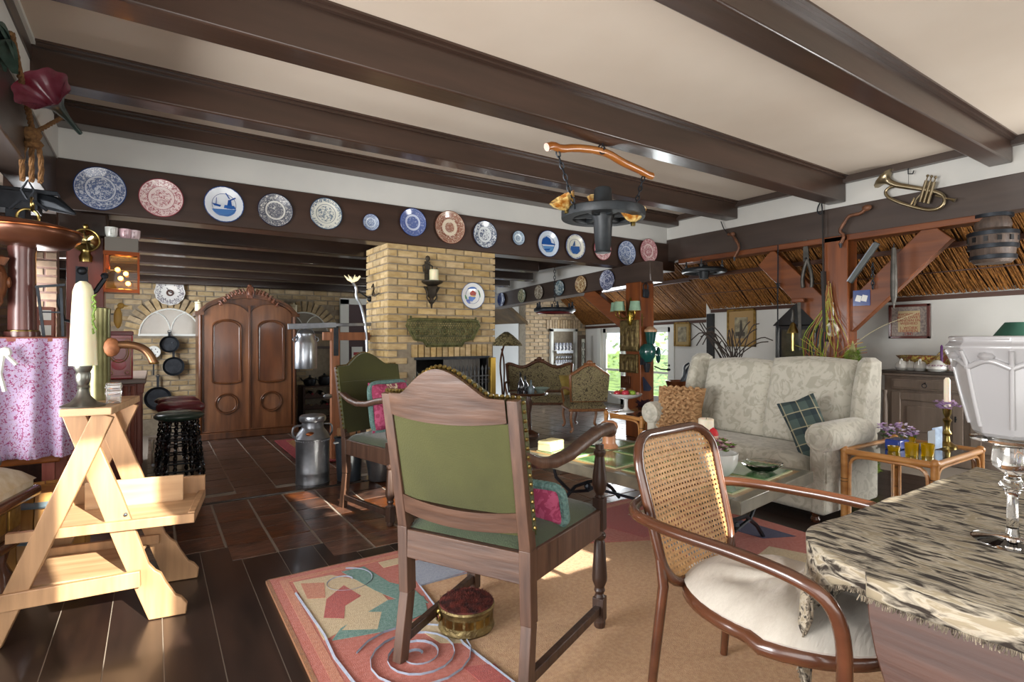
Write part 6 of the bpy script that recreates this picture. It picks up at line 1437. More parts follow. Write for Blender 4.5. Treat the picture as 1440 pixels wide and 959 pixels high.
t=thing('crystal_dish','pale green crystal dish on the small back table','dish',(4.53,6.12,.6)); obj('bowl',MB().lathe([(0,0),(.05,0),(.08,.03),(.13,.06),(.12,.065),(.07,.035),(0,.015)],(0,0,0),24,flute=10,fa=.06),mat('pale_green_glass','9fb5a8',.1,coat=.8),t)
p=P(707,480,Y=6.7); t=thing('floor_lamp','floor lamp with twin stems and leaf pattern glass shade by chimney','lamp',(p.x,6.7,0)); z0=p.z
obj('stem',MB().tube(smooth([(0,0,0),(.0,0,.6),(-.06,0,1.0),(.04,0,z0)],2),.014,7),M['bronze'],t); obj('stem',MB().tube(smooth([(.03,0,0),(.02,0,.6),(.03,0,1.0),(-.02,0,1.2)],2),.012,7),M['bronze'],t); obj('base',MB().lathe([(0,0),(.15,0),(.14,.02),(.03,.05)],(0,0,0),20),M['bronze'],t)
obj('shade',MB().lathe([(.24,-.06),(.2,-.0),(.1,.09),(.03,.14),(.02,.14),(.09,.08),(.19,-.01),(.235,-.065)],(.06,0,z0),28,cap=False),patterned('leaf_glass','9a8f6a','4a4028',30,1,.5,.3),t)
# niche with shelves of china
NYY=GY+.02
dwn=mat('niche_dark','4a3a2c',.7)
for i,(z,h,n) in enumerate(((1.10,.0,5),(.82,0,7),(.52,0,5))):
    struct('trim_niche_shelf_%d'%(i+1), MB().bx(NX0,NX1-.12,NYY-.16,NYY-.03,z-.015,z), M['white'])
    q=MB().prism([(0,0)]+[(k*.45/12,-.045-(.012 if k%2 else 0)) for k in range(13)]+[(.45,0)],(NX0+.01,NYY-.165,z-.01),(1,0,0),(0,0,1),(0,.004,0)); o=obj('shelf_lace',q,mat('lace_white','cfd4dc',.8),smooth=0); tag(o,['white scalloped lace strip on top niche shelf','white scalloped lace strip on middle niche shelf','white scalloped lace strip on lowest niche shelf'][i],'lace')
    for k in range(n):
        x=NX0+.05+k*(.38/(n-1)); q=thing('mug',(['patterned blue and white mug on the top niche shelf, %s','small patterned cup on the middle niche shelf, %s','patterned blue and white jug on lowest niche shelf, %s'][i] % ORD(k,n)),'mug',(x,NYY-.10,z),0,'china on niche shelf %s'%['top','middle','lowest'][i]); hh=(.16,.08,.12)[i]; rr_=(.036,.024,.032)[i]
        obj('body',MB().lathe([(0,0),(rr_,0),(rr_,hh*.8),(rr_*.85,hh),(0,hh*.95)],(0,0,0),12),plate_mat('mug_print','3a4a78','d8d8d4',(.02,.3),.02,50),q); obj('handle',MB().ring((rr_,0,hh*.5),hh*.25,.004,(1,0,0),(0,0,1),10,4),M['china'],q)
        if i==1:
            q=thing('mug','small patterned cup hanging above the middle niche shelf, %s' % ORD(k,n),'cup',(x+.01,NYY-.10,z+.11),0,'cups hanging in the niche'); obj('body',MB().lathe([(0,0),(.022,0),(.024,.05),(0,.05)],(0,0,0),10),plate_mat('mug_print2','3a4a78','d8d8d4',(.02,.3),.02,50),q)
d_=struct('door_5', MB().bx(NX1-.1,NX1+.10,NYY-.30,NYY-.26,.3,1.42), dwn)
d_=bpy.data.objects['door_5']
obj('leaded_pane',MB().bx(NX1-.02,NX1+.06,NYY-.31,NYY-.30,.45,1.34),mat('leaded_glass','8f958c',.3,c2='b8b8ac',scale=10),d_)
b=MB()
for k in range(5): b.ring((NX1+.02,NYY-.315,.56+k*.16),.035,.005,(1,0,0),(0,0,2),12,4)
obj('lead_came',b,M['black'],d_)
for i,(px,py,w_,h_,Yp) in enumerate(((708,512,26,46,10.55),(746,490,14,34,10.55))):
    p=P(px,py,Y=Yp); W=sz(w_,p); hh=sz(h_,p); o=struct('window_%d'%(i+3), MB().bx(p.x-W/2,p.x+W/2,Yp-.03,Yp-.01,p.z-hh/2,p.z+hh/2), mat('daylit_pane','cfe0dc',.3,c2='9db08f',scale=3,emit=1.2)); obj('window_frame',MB().tube([(p.x-W/2,Yp-.04,p.z-hh/2),(p.x+W/2,Yp-.04,p.z-hh/2),(p.x+W/2,Yp-.04,p.z+hh/2),(p.x-W/2,Yp-.04,p.z+hh/2)],.03,4,True).bar((p.x-W/2,Yp-.04,p.z),(p.x+W/2,Yp-.04,p.z),.03,.03),M['gold'] if i==0 else M['white'],o)  # panes glow in place of daylight; the gold-framed one stands for a mirror
p=P(780,436,Y=6.6); t=thing('candle_ring','dark hanging wheel with candles and red underside in back room','lamp',p); Wd=sz(62,p)/2
obj('wheel',MB().ring((0,0,0),Wd*.85,.035,n=32,k=8),M['iron'],t); obj('red_underside',MB().ring((0,0,-.035),Wd*.8,.02,n=32,k=6),mat('deep_red','5a1418',.5),t)
for k in range(4): a=k*math.pi/2+.4; obj('spoke',MB().bar((0,0,0),(Wd*.85*math.cos(a),Wd*.85*math.sin(a),0),.03,.03),M['iron'],t)
for k in range(6):
    a=k*math.pi/3; obj('candle_cup',MB().lathe([(.02,.02),(.03,.05),(.015,.06),(.015,.11),(0,.12)],(Wd*.85*math.cos(a),Wd*.85*math.sin(a),0),8),M['iron'],t)
obj('chain',MB().chain((0,0,0),(0,0,2.5-p.z),.06,.005),M['iron'],t)
# ================================================================== RIGHT SIDE: things on beam, posts and wall
BXF=RX-.015
def onB(px,py,X=BXF): return P(px,py,X=X)
def frameX(name,lbl,cat,px,py,X=BXF,group=None):
    p=onB(px,py,X); return thing(name,lbl,cat,p,R(-90),group), p      # local x -> -Y (right in view), local -y -> -X (towards the room)
def loc(px,py,p,X): q=P(px,py,X=X); return Vector((p.y-q.y,0,q.z-p.z))
# flugelhorn
t,p=frameX('brass_horn','brass bugle horn with three valves hanging on the right beam','horn',1295,270)
L=lambda x,y,o=0: loc(x,y,p,BXF)+Vector((0,-.05-o,0))
hb_=mat('horn_brass','85775a',.28,.9,'a3957a',6)
bell=[L(1246,252),L(1252,256),L(1262,261),L(1280,264),L(1300,267),L(1320,271),L(1330,276),L(1332,284),L(1326,293),L(1312,297),L(1295,294),L(1270,287),L(1252,279),L(1247,271),L(1254,264),L(1266,262)]
sb=smooth(bell,2); n_=len(sb); rs=[]
for i in range(n_):
    u=i/n_; rs.append(.085*(1-u/.09)**1.2+.03 if u<.09 else (.032-.016*min(1,(u-.09)/.3)))
obj('tubing',MB().tube(sb,rs,12),hb_,t,smooth=60)
for k in range(3):
    q=L(1303+k*5.5,270+k*1.2,.01); obj('valve',MB().tube([q+Vector((.02,0,.10)),q+Vector((-.035,0,-.10))],.016,10).tube([q+Vector((.02,0,.10)),q+Vector((.03,0,.14))],.006,6).ball(q+Vector((.03,0,.145)),.014,8),hb_,t)
obj('mouthpiece',MB().tube([L(1318,276),L(1338,281),L(1346,283)],[.009,.009,.02],8),hb_,t)
obj('crook',MB().tube(smooth([L(1288,291),L(1292,280),L(1300,273)],2),.009,7).tube([L(1283,290),L(1289,279)],.009,7),hb_,t)
t2,p2=frameX('wall_hook','small iron hook above the brass bugle','hook',1280,240,RX-.0); obj('wire',MB().tube([(0,-.02,.05),(0,-.05,0),(.0,-.05,-.04),(.04,-.05,-.05),(.05,-.05,-.02)],.006,6).tube([(0,-.04,0),(0,-.04,-.15)],.002,4),M['iron'],t2)
rust=mat('rusty_wood','5a3826',.5,.2,'7d5238',14,bump=.3)
for (pts,l) in (([(1017,312),(1021,322),(1027,330),(1033,330),(1038,338),(1043,347),(1040,355),(1036,362)],'old wooden hand brace with thin bit on right beam'),([(1222,293),(1214,301),(1203,303),(1196,305),(1189,316),(1183,326),(1191,332),(1185,343)],'old brown wooden hand brace above the sofa post')):
    t,p=frameX('hand_brace',l,'hand tool',*pts[3]); q=[loc(a,b,p,BXF)+Vector((0,-.05,0)) for a,b in pts]
    big=pts[0][0]>1200
    obj('crank',MB().tube(smooth(q if big else q[2:],1),.018,8),rust,t,smooth=60)
    if big: obj('head',MB().ball(q[0],(.05,.03,.035),10),rust,t)
    else: obj('bit',MB().tube([q[0],q[1],q[2]],.006,5),M['iron'],t); obj('chuck',MB().ball(q[3],(.04,.025,.03),8),rust,t)
    obj('tip',MB().tube([q[-1],q[-1]+Vector((.0,0,-.05))],[.02,.008],8),M['iron'],t)
t,p=frameX('iron_hook_strap','iron hook with long dark strap hanging before the sofa post','strap',1154,290,RX-.06); b=MB()
b.tube(smooth([(0,0,.05),(-.03,0,.0),(-.04,0,-.06),(0,0,-.1),(.02,0,-.05),(.01,0,.04)],2),.008,6); obj('hook',b,M['iron'],t)
b=MB().bar((.02,0,-.05),(.03,0,-.75),.012,.012).bar((.03,0,-.75),(.06,0,-1.55),.06,.03); obj('strap',b,mat('dark_leather','26221f',.6),t)
X2=RX+.035
t,p=frameX('iron_shears','grey iron shears hanging on left brace above the sofa','shears',1137,370,X2); ig=mat('grey_iron','4a4844',.5,.6,'625f59',12)
obj('blade',MB().bar((-.02,-.03,.28),(-.01,-.03,.02),.05,.02,up=(0,1,0),w2=.07),ig,t,bevel=.004)
for s in (-1,1): obj('grip',MB().tube(smooth([(0,-.03,.04),(s*.04,-.03,-.08),(s*.06,-.03,-.2),(s*.05,-.03,-.29)],2),.022,7),ig,t,smooth=60)
obj('pivot',MB().ball((-.008,-.045,.05),.016,8),M['black'],t)
t,p=frameX('steel_rasp','grey steel draw bar lying slanted on the right brace','hand tool',1216,370,X2); obj('bar',MB().bar((-.14,-.03,-.2),(.14,-.03,.2),.055,.04,up=(0,1,0)),mat('rasp_grey','5b5f5e',.45,.5),t,bevel=.006); obj('edge',MB().bar((-.16,-.05,-.19),(.11,-.05,.2),.012,.01,up=(0,1,0)),M['zinc'],t)
t,p=frameX('blue_tile','square blue and white tile fixed to right brace','tile',1212,419,RX+.04); obj('tile',MB().bx(-.085,.085,-.012,.0,-.085,.085),mat('tile_blue','1f3470',.2,c2='2a4488',scale=10,coat=.5),t)
for s in (-1,1): obj('white_cup',MB().prism([(s*.03-.035,-.03),(s*.03+.02,-.045),(s*.03+.035,.02),(s*.03-.015,.035)],(0,-.013,0),(1,0,0),(0,0,1),(0,-.002,0)),M['china'],t,smooth=0)
t,p=frameX('chain_pull','thin chain with brass link on the right brace','chain',1229,388,X2); obj('links',MB().chain((0,-.03,.14),(0,-.03,-.14),.05,.006),M['iron'],t); obj('brass_link',MB().ball((0,-.035,-.03),.014,8),M['brass'],t)
t,p=frameX('iron_spike','long dark marlin spike hanging against white wall','spike',1257,390,RX-.14); obj('spike',MB().lathe([(0,.30),(.02,.30),(.022,.28),(.03,.1),(.033,-.1),(.03,-.2),(.0,-.33)],(0,0,0),10),ig,t); obj('cord',MB().tube([(0,0,.28),(.0,0,.34)],.006,5),M['iron'],t)
t,p=frameX('hanging_rod','thin dark hanging rod with links before the white wall','rod',1094,430,RX-.02); obj('rod',MB().tube([(0,0,2.5-p.z),(0,0,.40),(-.005,0,.1),(0,0,-.33)],.008,6).tube([(-.02,0,.28),(0,0,.2),(.02,0,.28)],.008,5),M['iron'],t)
t,p=frameX('hanging_saw','narrow saw blade hanging below the left brace','saw',1124,455,X2-.1); obj('blade',MB().prism([(-.02,.25),(.02,.25),(.03,-.3),(.0,-.32)],(0,0,0),(1,0,0),(0,0,1),(0,-.006,0)),ig,t,smooth=0); obj('grip',MB().bx(-.09,.06,-.02,.02,.25,.3),M['postwood'],t,bevel=.01)
# hub lamp
p=onB(1396,335,RX+.09); p.z=2.5-.23; t=thing('wheel_hub_lamp','old wooden wheel hub lantern hanging at the right beam','lamp',p); r=sz(27,p); 
obj('hub',MB().lathe([(0,-.22),(r*.75,-.22),(r*.88,-.19),(r*.93,-.08),(r,-.06),(r*1.02,.04),(r*.9,.06),(r*.72,.1),(r*.78,.13),(r*.7,.18),(r*.62,.22),(0,.22)],(0,0,0),28),wood('hub_wood','3b2f28','57473c',.6,2,6,bump=.5),t)
for z,q in ((-.17,.9),(-.07,.97),(.05,.98)): obj('iron_band',MB().lathe([(r*q,z-.02),(r*q+.012,z-.018),(r*q+.012,z+.018),(r*q,z+.02)],(0,0,0),28),M['iron'],t)
for k in range(12): a=k*math.pi/6; obj('spoke_hole',MB().box((r*1.0*math.cos(a),r*1.0*math.sin(a),-.005),(.02,.03,.045),a),M['black'],t)
obj('mounting_plate',MB().lathe([(0,.20),(.15,.20),(.15,.232),(0,.232)],(0,0,0),20),M['iron'],t)
# small wheel lamp farther back
p=P(990,381,X=RX+.05); t=thing('wheel_lamp','small black cart wheel lamp hanging under the right beam','lamp',p); r=sz(30,p)
obj('rim',MB().ring((0,0,0),r*.9,.03,n=32,k=8,sq=1.3),ir,t); obj('hub',MB().lathe([(0,-.12),(.06,-.11),(.08,-.02),(.09,.03),(.05,.08),(0,.09)],(0,0,0),16),ir,t)
for k in range(6): a=k*math.pi/3; obj('spoke',MB().bar((.05*math.cos(a),.05*math.sin(a),0),(r*.9*math.cos(a),r*.9*math.sin(a),0),.035,.03),ir,t)
for k in range(4): a=k*math.pi/2+.5; obj('candle_cup',MB().lathe([(.02,.02),(.025,.06),(.012,.07),(.01,.13),(0,.135)],(r*.8*math.cos(a),r*.8*math.sin(a),.01),8),ir,t)
obj('chain',MB().chain((0,0,.09),(0,0,2.52-p.z),.05,.005),M['iron'],t)
# pictures
sampler=None
def pic(lbl,px,py,w,h,X,mf,mp,mm=None,b=.03,name='framed_picture',draw=None):
    p=P(px,py,X=X); a=P(px-w/2,py,X=X); c=P(px+w/2,py,X=X); W=abs(a.y-c.y); Hh=sz(h,p); t=thing(name,lbl,'picture',p,R(-90))
    f=MB().bx(-W/2,W/2,-.03,0,Hh/2-b,Hh/2).bx(-W/2,W/2,-.03,0,-Hh/2,-Hh/2+b).bx(-W/2,-W/2+b,-.03,0,-Hh/2,Hh/2).bx(W/2-b,W/2,-.03,0,-Hh/2,Hh/2); obj('frame',f,mf,t,bevel=.004)
    if mm: obj('mount',MB().bx(-W/2+b,W/2-b,-.014,-.004,-Hh/2+b,Hh/2-b),mm,t); 
    k=(.62 if name=='sampler' or draw is sampler else .52) if mm else .98; obj('print',MB().bx(-(W/2-b)*k,(W/2-b)*k,-.018,-.012,-(Hh/2-b)*(k+.1 if mm else 1),(Hh/2-b)*(k+.1 if mm else 1)),mp,t)
    if draw: draw(t,W,Hh)
    return t
engr=mat('engraving','6a6250',.6,c2='a59c7e',scale=14)
def tower(t,W,Hh): obj('printed_tower',MB().prism([(-.04*W,-.22*Hh),(.14*W,-.22*Hh),(.14*W,-.12*Hh),(.06*W,-.1*Hh),(.04*W,.1*Hh),(.0,.22*Hh),(-.04*W,.08*Hh),(-.05*W,-.1*Hh),(-.2*W,-.12*Hh),(-.2*W,-.22*Hh)],(0,-.019,0),(1,0,0),(0,0,1),(0,-.001,0)),mat('engraving_dark','3f3a30',.6),t,smooth=0)
pic('gilt framed engraving of a church tower, larger one',1043,461,40,53,WX-.02,M['gold'],engr,mat('mount_tan','9c7f52',.8),draw=tower)
pic('small gilt framed engraving beside the glass doors',960,470,23,34,WX2-.02,M['gold'],engr,mat('mount_tan2','a08a5c',.8))
def sampler(t,W,Hh):
    b=MB(); rnd=random.Random(2); 
    rows=['AVONTURE','REAR DWRT','LANDEN EN','WIJSHEID','L WORK','HERMEN','1941']
    mm=mat('sampler_red','a0483c',.8)
    for i,s in enumerate(rows):
        c=bpy.data.curves.new('t','FONT'); c.body=s; c.size=.043 if i<4 else .048; c.align_x='CENTER'; c.extrude=.0008
        o=bpy.data.objects.new('tmp',c); C.objects.link(o); me=bpy.data.meshes.new_from_object(o); bpy.data.objects.remove(o); me.materials.clear(); me.materials.append(mm)
        q=bpy.data.objects.new('stitched_line',me); C.objects.link(q); q.parent=t; q.location=(0,-.0195,Hh*.17-i*.036-(.02 if i>3 else 0)); q.rotation_euler=(R(90),0,0)
pic('dark red framed stitched sampler with letters on right wall',1279,452,58,48,WX-.02,mat('sampler_frame','5a2a22',.35,coat=.4),mat('sampler_linen','c0ad86',.9),mat('sampler_border','a89c90',.9,c2='7d7270',scale=50),draw=sampler)
# clock
p=P(1124,470,X=WX-.12); t=thing('wall_clock','black wooden wall clock with pointed pediment behind the sofa','clock',p,R(-90)); bkw=mat('clock_black','17181a',.35,coat=.3)
obj('case',MB().bx(-.30,.30,-.08,.10,-.42,.12),bkw,t,bevel=.01); obj('pediment',MB().prism([(-.36,.12),(.36,.12),(.30,.18),(.12,.34),(.0,.44),(-.12,.34),(-.30,.18)],(0,-.06,0),(1,0,0),(0,0,1),(0,.12,0)),bkw,t,bevel=.012); obj('dial_door',MB().bx(-.2,.2,-.09,-.08,-.36,.06),mat('clock_glass','39392f',.1,c2='5a5540',scale=6,coat=.5),t)
for s in (-1,1): obj('column',MB().lathe([(.03,-.4),(.02,-.36),(.02,.04),(.03,.1)],(s*.25,-.09,0),12),bkw,t)
t,p=frameX('brass_bell','brass hand bell hanging on chain in front of clock','bell',1117,465,RX-.02); obj('bell',MB().lathe([(.07,-.03),(.065,-.01),(.04,.04),(.03,.08),(.01,.10)],(0,-.03,0),18),M['brass'],t); obj('handle',MB().lathe([(.01,.1),(.02,.13),(.012,.2),(.015,.24),(0,.26)],(0,-.03,0),10),ig,t); obj('tube',MB().tube([(0,-.03,-.03),(0,-.03,-.24)],.02,8),M['brass'],t)
# post decorations
t,p=frameX('thermometer','white narrow thermometer on sofa post','thermometer',1169,438,RX-.035); obj('plate',MB().bx(-.03,.03,-.015,0,-.10,.10),M['white'],t,bevel=.008); obj('glass_tube',MB().tube([(0,-.018,-.08),(0,-.018,.08)],.005,6),mat('mercury_red','8a2a2a',.3),t)
t,p=frameX('barometer','round white barometer ring on sofa post','barometer',1171,463,RX-.035); obj('ring',MB().ring((0,-.02,0),.062,.02,(1,0,0),(0,0,1),24,8),mat('ring_cream','cfc8b4',.4),t); obj('face',MB().lathe([(0,0),(.05,0),(.05,.01),(0,.01)],(0,-.01,0),20,Matrix.Rotation(R(90),3,'X')),mat('dial_grey','8a867a',.3),t)
# straw bunch
t,p=frameX('dried_grass','bunch of long dried grass and willow on the sofa post','dried plant',1165,470,RX-.07); rnd=random.Random(11)
for c,n in (('a8924a',9),('8fa832',7),('8a4a2c',10)):
    b=MB()
    for k in range(n):
        x0=rnd.uniform(-.2,.2); x1=rnd.uniform(-.02,.02); zt=rnd.uniform(.35,.62); bow=rnd.uniform(-.22,.22)
        b.tube(smooth([(x0+bow*.8,rnd.uniform(-.1,.1),-.28),(x0*.6+bow,rnd.uniform(-.06,.04),-.02),(x1+bow*.35,-.0,.25),(x1,0,zt)],2),.0045,4)
    for k in range(n//2): 
        a=rnd.uniform(0,6.28); b.tube(smooth([(.0,0,-.28),(.2*math.cos(a),-.05,-.22+.12*math.sin(a)),(.26*math.cos(a),-.05,-.22+.2*abs(math.sin(a))),(.4*math.cos(a),0,-.2+.25*abs(math.sin(a)))],2),.004,4)
    o=obj('stalks',b,mat('straw_'+c,c,.7),t); o['kind']='stuff'
b=MB().tube(smooth([(0.2,-.05,-.2),(.5,-.1,.05),(.9,-.15,.2)],3),.004,4); o=obj('arching_stem',b,mat('straw_pale','b8ac88',.7),t)
# branches behind sofa left
p=P(1030,495,X=5.3); t=thing('twig_bunch','bare dark curly twigs in vase behind the sofa back','dried plant',(p.x,p.y,0)); rnd=random.Random(21); b=MB()
for k in range(22):
    a=rnd.uniform(-1,1); b.tube(smooth([(0,0,.9),(a*.15,rnd.uniform(-.1,.1),1.15),(a*.3,a*-.2,1.3+rnd.uniform(0,.2)),(a*.42,a*-.3,1.25+rnd.uniform(-.05,.3))],2),.006,4)
o=obj('twigs',b,mat('twig','2f2620',.8),t); o['kind']='stuff'; obj('vase',MB().lathe([(0,0),(.12,0),(.16,.3),(.10,.7),(.12,.9),(0,.88)],(0,0,0),20),M['bronze'],t)
# moss obelisk
t=thing('moss_cone','tall mossy green cone tree between the sofa and the sideboard','plant',(5.5,2.5,0)); rnd=random.Random(31); b=MB()
for k in range(5200):
    z=rnd.uniform(.12,1.24)**1.0; rr_=.21*(1-(z/1.33))**.8+.01; a=rnd.uniform(0,6.283); c0=Vector((rr_*math.cos(a),rr_*math.sin(a),z)); d=(Vector((math.cos(a),math.sin(a),rnd.uniform(-.6,.9)))+Vector((rnd.gauss(0,.5),rnd.gauss(0,.5),rnd.gauss(0,.5)))).normalized()*rnd.uniform(.02,.05); s=d.orthogonal().normalized()*.003; b.add([c0-s,c0+s,c0+d],[(0,1,2)])
b.lathe([(.2,.12),(.15,.5),(.08,.95),(.02,1.25)],(0,0,0),16)
o=obj('moss',b,mat('moss_green','45701c',.85,c2='8a9a3a',scale=9,lo=.3,hi=.7),t,smooth=0); o['kind']='stuff'; obj('tip',MB().lathe([(.05,1.12),(.03,1.22),(0,1.34)],(0,0,0),12),mat('tip_olive','5a5a2c',.6,c2='8a8a50',scale=20),t); obj('pot',MB().lathe([(0,0),(.12,0),(.15,.14),(0,.13)],(0,0,0),18),M['bronze'],t)
# ---- on the sideboard (top .99, front 7.0)
SZ=.991
def sb(px,py,X=7.12): p=P(px,py,X=X); return Vector((X,p.y,SZ))
fp=patterned('painted_flowers','5a5a34','8a3a2c',30,1.5,.46,.4,ink2='b09a50')
q=sb(1289,515,7.3); t=thing('painted_bowl','dark bowl painted with flowers behind white tureens on sideboard','bowl',q); obj('bowl',MB().lathe([(0,0),(.10,0),(.14,.10),(.20,.165),(.19,.165),(.13,.1),(0,.03)],(0,0,0),24),fp,t)
for i,(px,l) in enumerate(((1268,'white oval tureen, left one on the sideboard'),(1281,'white oval tureen, second on the sideboard'),(1294,'white oval tureen, third on the sideboard'))):
    t=thing('tureen',l,'tureen',sb(px,515,7.15+.04*(i==1)),0,'white tureens on the sideboard'); obj('body',MB().lathe([(0,0),(.045,0),(.065,.03),(.06,.07),(.05,.08)],(0,0,0),18),M['china'],t); obj('lid',MB().lathe([(.055,.08),(.04,.10),(.012,.11),(.012,.125),(0,.13)],(0,0,0),18),M['china'],t); obj('handle',MB().tube([(.055*math.cos(math.pi*k/8),0,.07+.06*math.sin(math.pi*k/8)) for k in range(9)],.005,5),M['china'],t)
q=sb(1318,515,7.12); t=thing('white_teapot','white lidded pot with flower rim on sideboard','pot',q); obj('body',MB().lathe([(0,0),(.07,0),(.10,.03),(.10,.06),(.06,.09),(.03,.12),(0,.125)],(0,0,0),22),M['china'],t); obj('rim_flowers',MB().ring((0,0,.065),.095,.012,n=20,k=5),plate_mat('flower_rim','8a5a7a','d8d8d4',(.02,.3),.02,50),t)
t=thing('purple_candle','thin purple candle standing behind the white pot','candle',q+Vector((.12,0,.0))); obj('wax',MB().lathe([(0,.06),(.014,.06),(.013,.27),(.004,.29),(0,.29)],(0,0,0),12),mat('purple_wax','5a2a6a',.4),t); obj('holder',MB().lathe([(0,0),(.04,0),(.02,.03),(.018,.07)],(0,0,0),12),M['china'],t)
t=thing('tea_cup','white patterned cup and saucer on the sideboard','cup',sb(1340,516)); obj('cup',MB().lathe([(0,.01),(.02,.01),(.04,.03),(.045,.075),(.04,.075),(.0,.02)],(0,0,0),18),plate_mat('cup_print','a86a78','dededa',(.02,.3),.02,60),t); obj('saucer',MB().lathe([(0,0),(.05,0),(.075,.012),(0,.008)],(0,0,0),18),M['china'],t)
t=thing('saucer_stack','low white dishes beside cup on sideboard','dish',sb(1358,518,7.08)); obj('dish',MB().lathe([(0,0),(.05,0),(.07,.03),(.065,.03),(0,.01)],(0,0,0),18),M['china'],t)
for i,(px,l) in enumerate(((1335,'dark painted plate standing left at the wall on sideboard'),(1358,'dark painted plate standing right at the wall on sideboard'))):
    q=sb(px,510,7.38); t=thing('standing_plate',l,'plate',q+Vector((0,0,.12)),R(-90),'painted plates on the sideboard'); obj('dish',MB().lathe([(0,0),(.08,0),(.125,.02),(.12,.025),(0,.008)],(0,0,0),28,Matrix.Rotation(R(80),3,'X')),fp,t)
# table lamp with green shade and blue white plate
q=P(1432,500,X=7.15); t=thing('table_lamp','brass table lamp with dark green shade on sideboard','lamp',(7.15,q.y,SZ)); z0=.0
obj('base',MB().lathe([(0,0),(.06,0),(.06,.02),(.025,.04),(.022,.06),(.03,.07),(.025,.12),(.024,.27),(.03,.28),(.012,.30),(.012,.4)],(0,0,0),18),mat('lamp_bronze','8a8058',.35,.7),t)
obj('shade',MB().lathe([(.235,.30),(.245,.30),(.10,.52),(.095,.52)],(0,0,0),36,flute=18,fa=.012,cap=False),mat('dark_green_shade','2f5a4a',.7),t)
q=P(1406,490,X=7.35); t=thing('standing_plate','white plate with blue vine standing behind the vase on sideboard','plate',(7.35,q.y,SZ+.13),R(-90)); obj('dish',MB().lathe([(0,0),(.10,0),(.16,.02),(.155,.026),(0,.01)],(0,0,0),32,Matrix.Rotation(R(80),3,'X')),plate_mat('vine_print','3f5a9a','d5d5d2',(.11,.155),.001,25,thr=.4),t)
# ---- rattan table things: top .536
GZ_=.537
q=lambda px,py: P(px,py,Z=GZ_)
p=q(1262,630); t=thing('flower_pot','blue ceramic pot with lilac flowers on rattan table','flower pot',(p.x,p.y,GZ_)); obj('pot',MB().bx(-.09,.09,-.05,.05,0,.07),mat('pot_blue','26449a',.2,coat=.5),t,bevel=.01)
rnd=random.Random(41)
def petals(parent,n,c,rad,z0,z1,s,seed,nm='petals'):
    rnd=random.Random(seed); b=MB()
    for k in range(n):
        a=rnd.uniform(0,6.28); q_=rad*math.sqrt(rnd.random()); c0=Vector((q_*math.cos(a),q_*math.sin(a),rnd.uniform(z0,z1)))
        for j in range(5):
            d=Vector((math.cos(j*1.26+a),math.sin(j*1.26+a),rnd.uniform(-.3,.6)))*s; w_=Vector((-d.y,d.x,.3*s))*.55; b.add([c0,c0+d*.6+w_,c0+d*1.15,c0+d*.6-w_],[(0,1,2,3)])
    o=obj(nm,b,mat('petal_'+c,c,.7),parent,smooth=0); o['kind']='stuff'
petals(t,34,'b79ac4',.12,.09,.17,.022,1); petals(t,16,'cfc4dc',.13,.1,.19,.022,2); petals(t,14,'4a6a3a',.11,.06,.12,.022,3,'leaves')
p=q(1332,628); t=thing('brass_candlestick','brass candlestick with white candle and lilac flower ring on rattan table','candlestick',(p.x,p.y,GZ_))
obj('stick',MB().lathe([(.06,0),(.06,.01),(.02,.04),(.015,.08),(.03,.10),(.014,.13),(.02,.18),(.03,.2),(.014,.22),(.026,.25),(.03,.30)],(0,0,0),18),M['brass'],t); obj('candle',MB().lathe([(.0,.28),(.021,.28),(.021,.50),(.01,.52),(0,.52)],(0,0,0),14),mat('white_wax','efe6d0',.45,sss=.3),t); petals(t,40,'b79ac4',.08,.29,.34,.02,7)
p=q(1318,632); t=thing('greeting_card','blue card with picture leaning on brass candlestick','card',(p.x,p.y,GZ_),R(-20)); obj('card',MB().prism([(-.04,.0),(.05,.01),(.10,.16),(.0,.15)],(0,0,0),(1,0,0),(0,.25,1),(0,.003,0)),mat('card_blue','3a5f8a',.5,c2='8fb0cc',scale=12),t,smooth=0); obj('card_picture',MB().prism([(-.10,.0),(-.03,.0),(.02,.14),(-.05,.13)],(0,-.01,0),(1,0,0),(0,.3,1),(0,.003,0)),mat('card_dark','2c3a44',.5),t,smooth=0)
yg=mat('yellow_glass','d8b200',.08,trans=.6,coat=.5)
for i,(px,py,l) in enumerate(((1257,634,'low yellow glass tealight at left on rattan table'),(1282,640,'ribbed yellow glass tealight holder, second from left'),(1279,629,'yellow glass cup behind the ribbed one'),(1304,641,'patterned yellow glass tealight holder at the front edge'))):
    p=q(px,py); t=thing('tealight_glass',l,'tealight',(p.x,p.y,GZ_),0,'yellow tealight glasses'); hh=.035 if i==0 else .085
    obj('glass',MB().lathe([(0,0),(.036,0),(.042,hh),(.038,hh),(.033,.008),(0,.008)],(0,0,0),20,flute=10 if i in (1,3) else 0,fa=.03),yg,t); obj('wax_cup',MB().lathe([(0,.009),(.02,.009),(.02,.022),(0,.022)],(0,0,0),12),M['white'],t)
p=q(1268,622); t=thing('brass_coil_stick','small brass coil candle holder by the blue pot','candle holder',(p.x,p.y,GZ_)); obj('coil',MB().tube([(.02*math.cos(k*.6),.02*math.sin(k*.6),.0+k*.0028) for k in range(60)],.004,5),M['brass'],t)
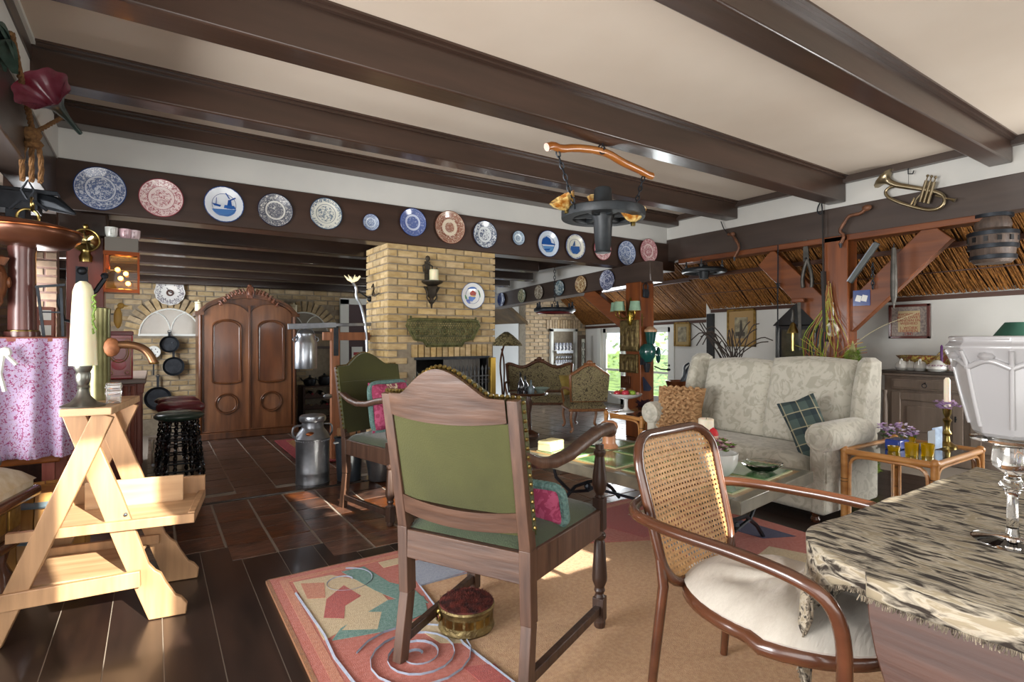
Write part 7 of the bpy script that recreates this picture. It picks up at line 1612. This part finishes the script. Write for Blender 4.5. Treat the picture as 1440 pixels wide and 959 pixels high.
# ---- dining table: crystal stand with white faceted vase
p=P(1424,765,Z=.795); cz=.799
t=thing('crystal_stand','tall clear crystal footed stand on the carpet cloth','candle stand',(p.x,p.y,cz)); 
obj('foot',MB().lathe([(0,0),(.085,0),(.088,.004),(.05,.01),(.016,.018),(.012,.04),(.0,.04)],(0,0,0),32),M['glass'],t)
obj('stem',MB().lathe([(0,.04),(.013,.04),(.012,.12),(.018,.14),(.03,.155),(.018,.172),(.016,.18),(.02,.185),(0,.185)],(0,0,0),24),M['glass'],t)
obj('cup',MB().lathe([(0,.185),(.02,.187),(.042,.205),(.045,.215),(.04,.26),(.052,.27),(.09,.275),(.092,.282),(0,.282)],(0,0,0),32),M['glass'],t)
t=thing('glass_vase','large frosted white faceted vase with moulded leaves on crystal stand','vase',(p.x+.012,p.y-.0,cz+.284)); fg=mat('frosted_white','8e8c8c',.3,0,trans=.12,coat=.5)
n=8
prof=[(.075,0),(.088,.012),(.10,.06),(.118,.14),(.128,.20),(.145,.235),(.15,.245),(.138,.258),(.142,.272),(.13,.275),(.12,.24),(.105,.14),(.08,.03),(0,.02)]
obj('body',MB().lathe(prof,(0,0,0),n,Matrix.Rotation(R(12),3,'Z')),fg,t,smooth=15,bevel=.004)
for k in range(n):
    a=R(12)+2*math.pi*k/n; 
    obj('moulded_leaf',MB().tube(smooth([(.092*math.cos(a),.092*math.sin(a),.03),(.113*math.cos(a),.113*math.sin(a),.12),(.128*math.cos(a),.128*math.sin(a),.20),(.145*math.cos(a),.145*math.sin(a),.235)],2),[.004,.005,.006,.007,.008,.009,.010,.012,.013,.014,.014,.013,.012][:99] if 0 else .006,8),fg,t,smooth=60)
    b_=a+math.pi/n; obj('moulded_leaf',MB().tube(smooth([(.125*math.cos(a),.125*math.sin(a),.19),(.127*math.cos(b_),.127*math.sin(b_),.215),(.128*math.cos(2*b_-a),.128*math.sin(2*b_-a),.19)],2),.008,8).ball((.128*math.cos(b_),.128*math.sin(b_),.22),(.02,.02,.012),8),fg,t,smooth=60)
print('objects', len(bpy.data.objects))
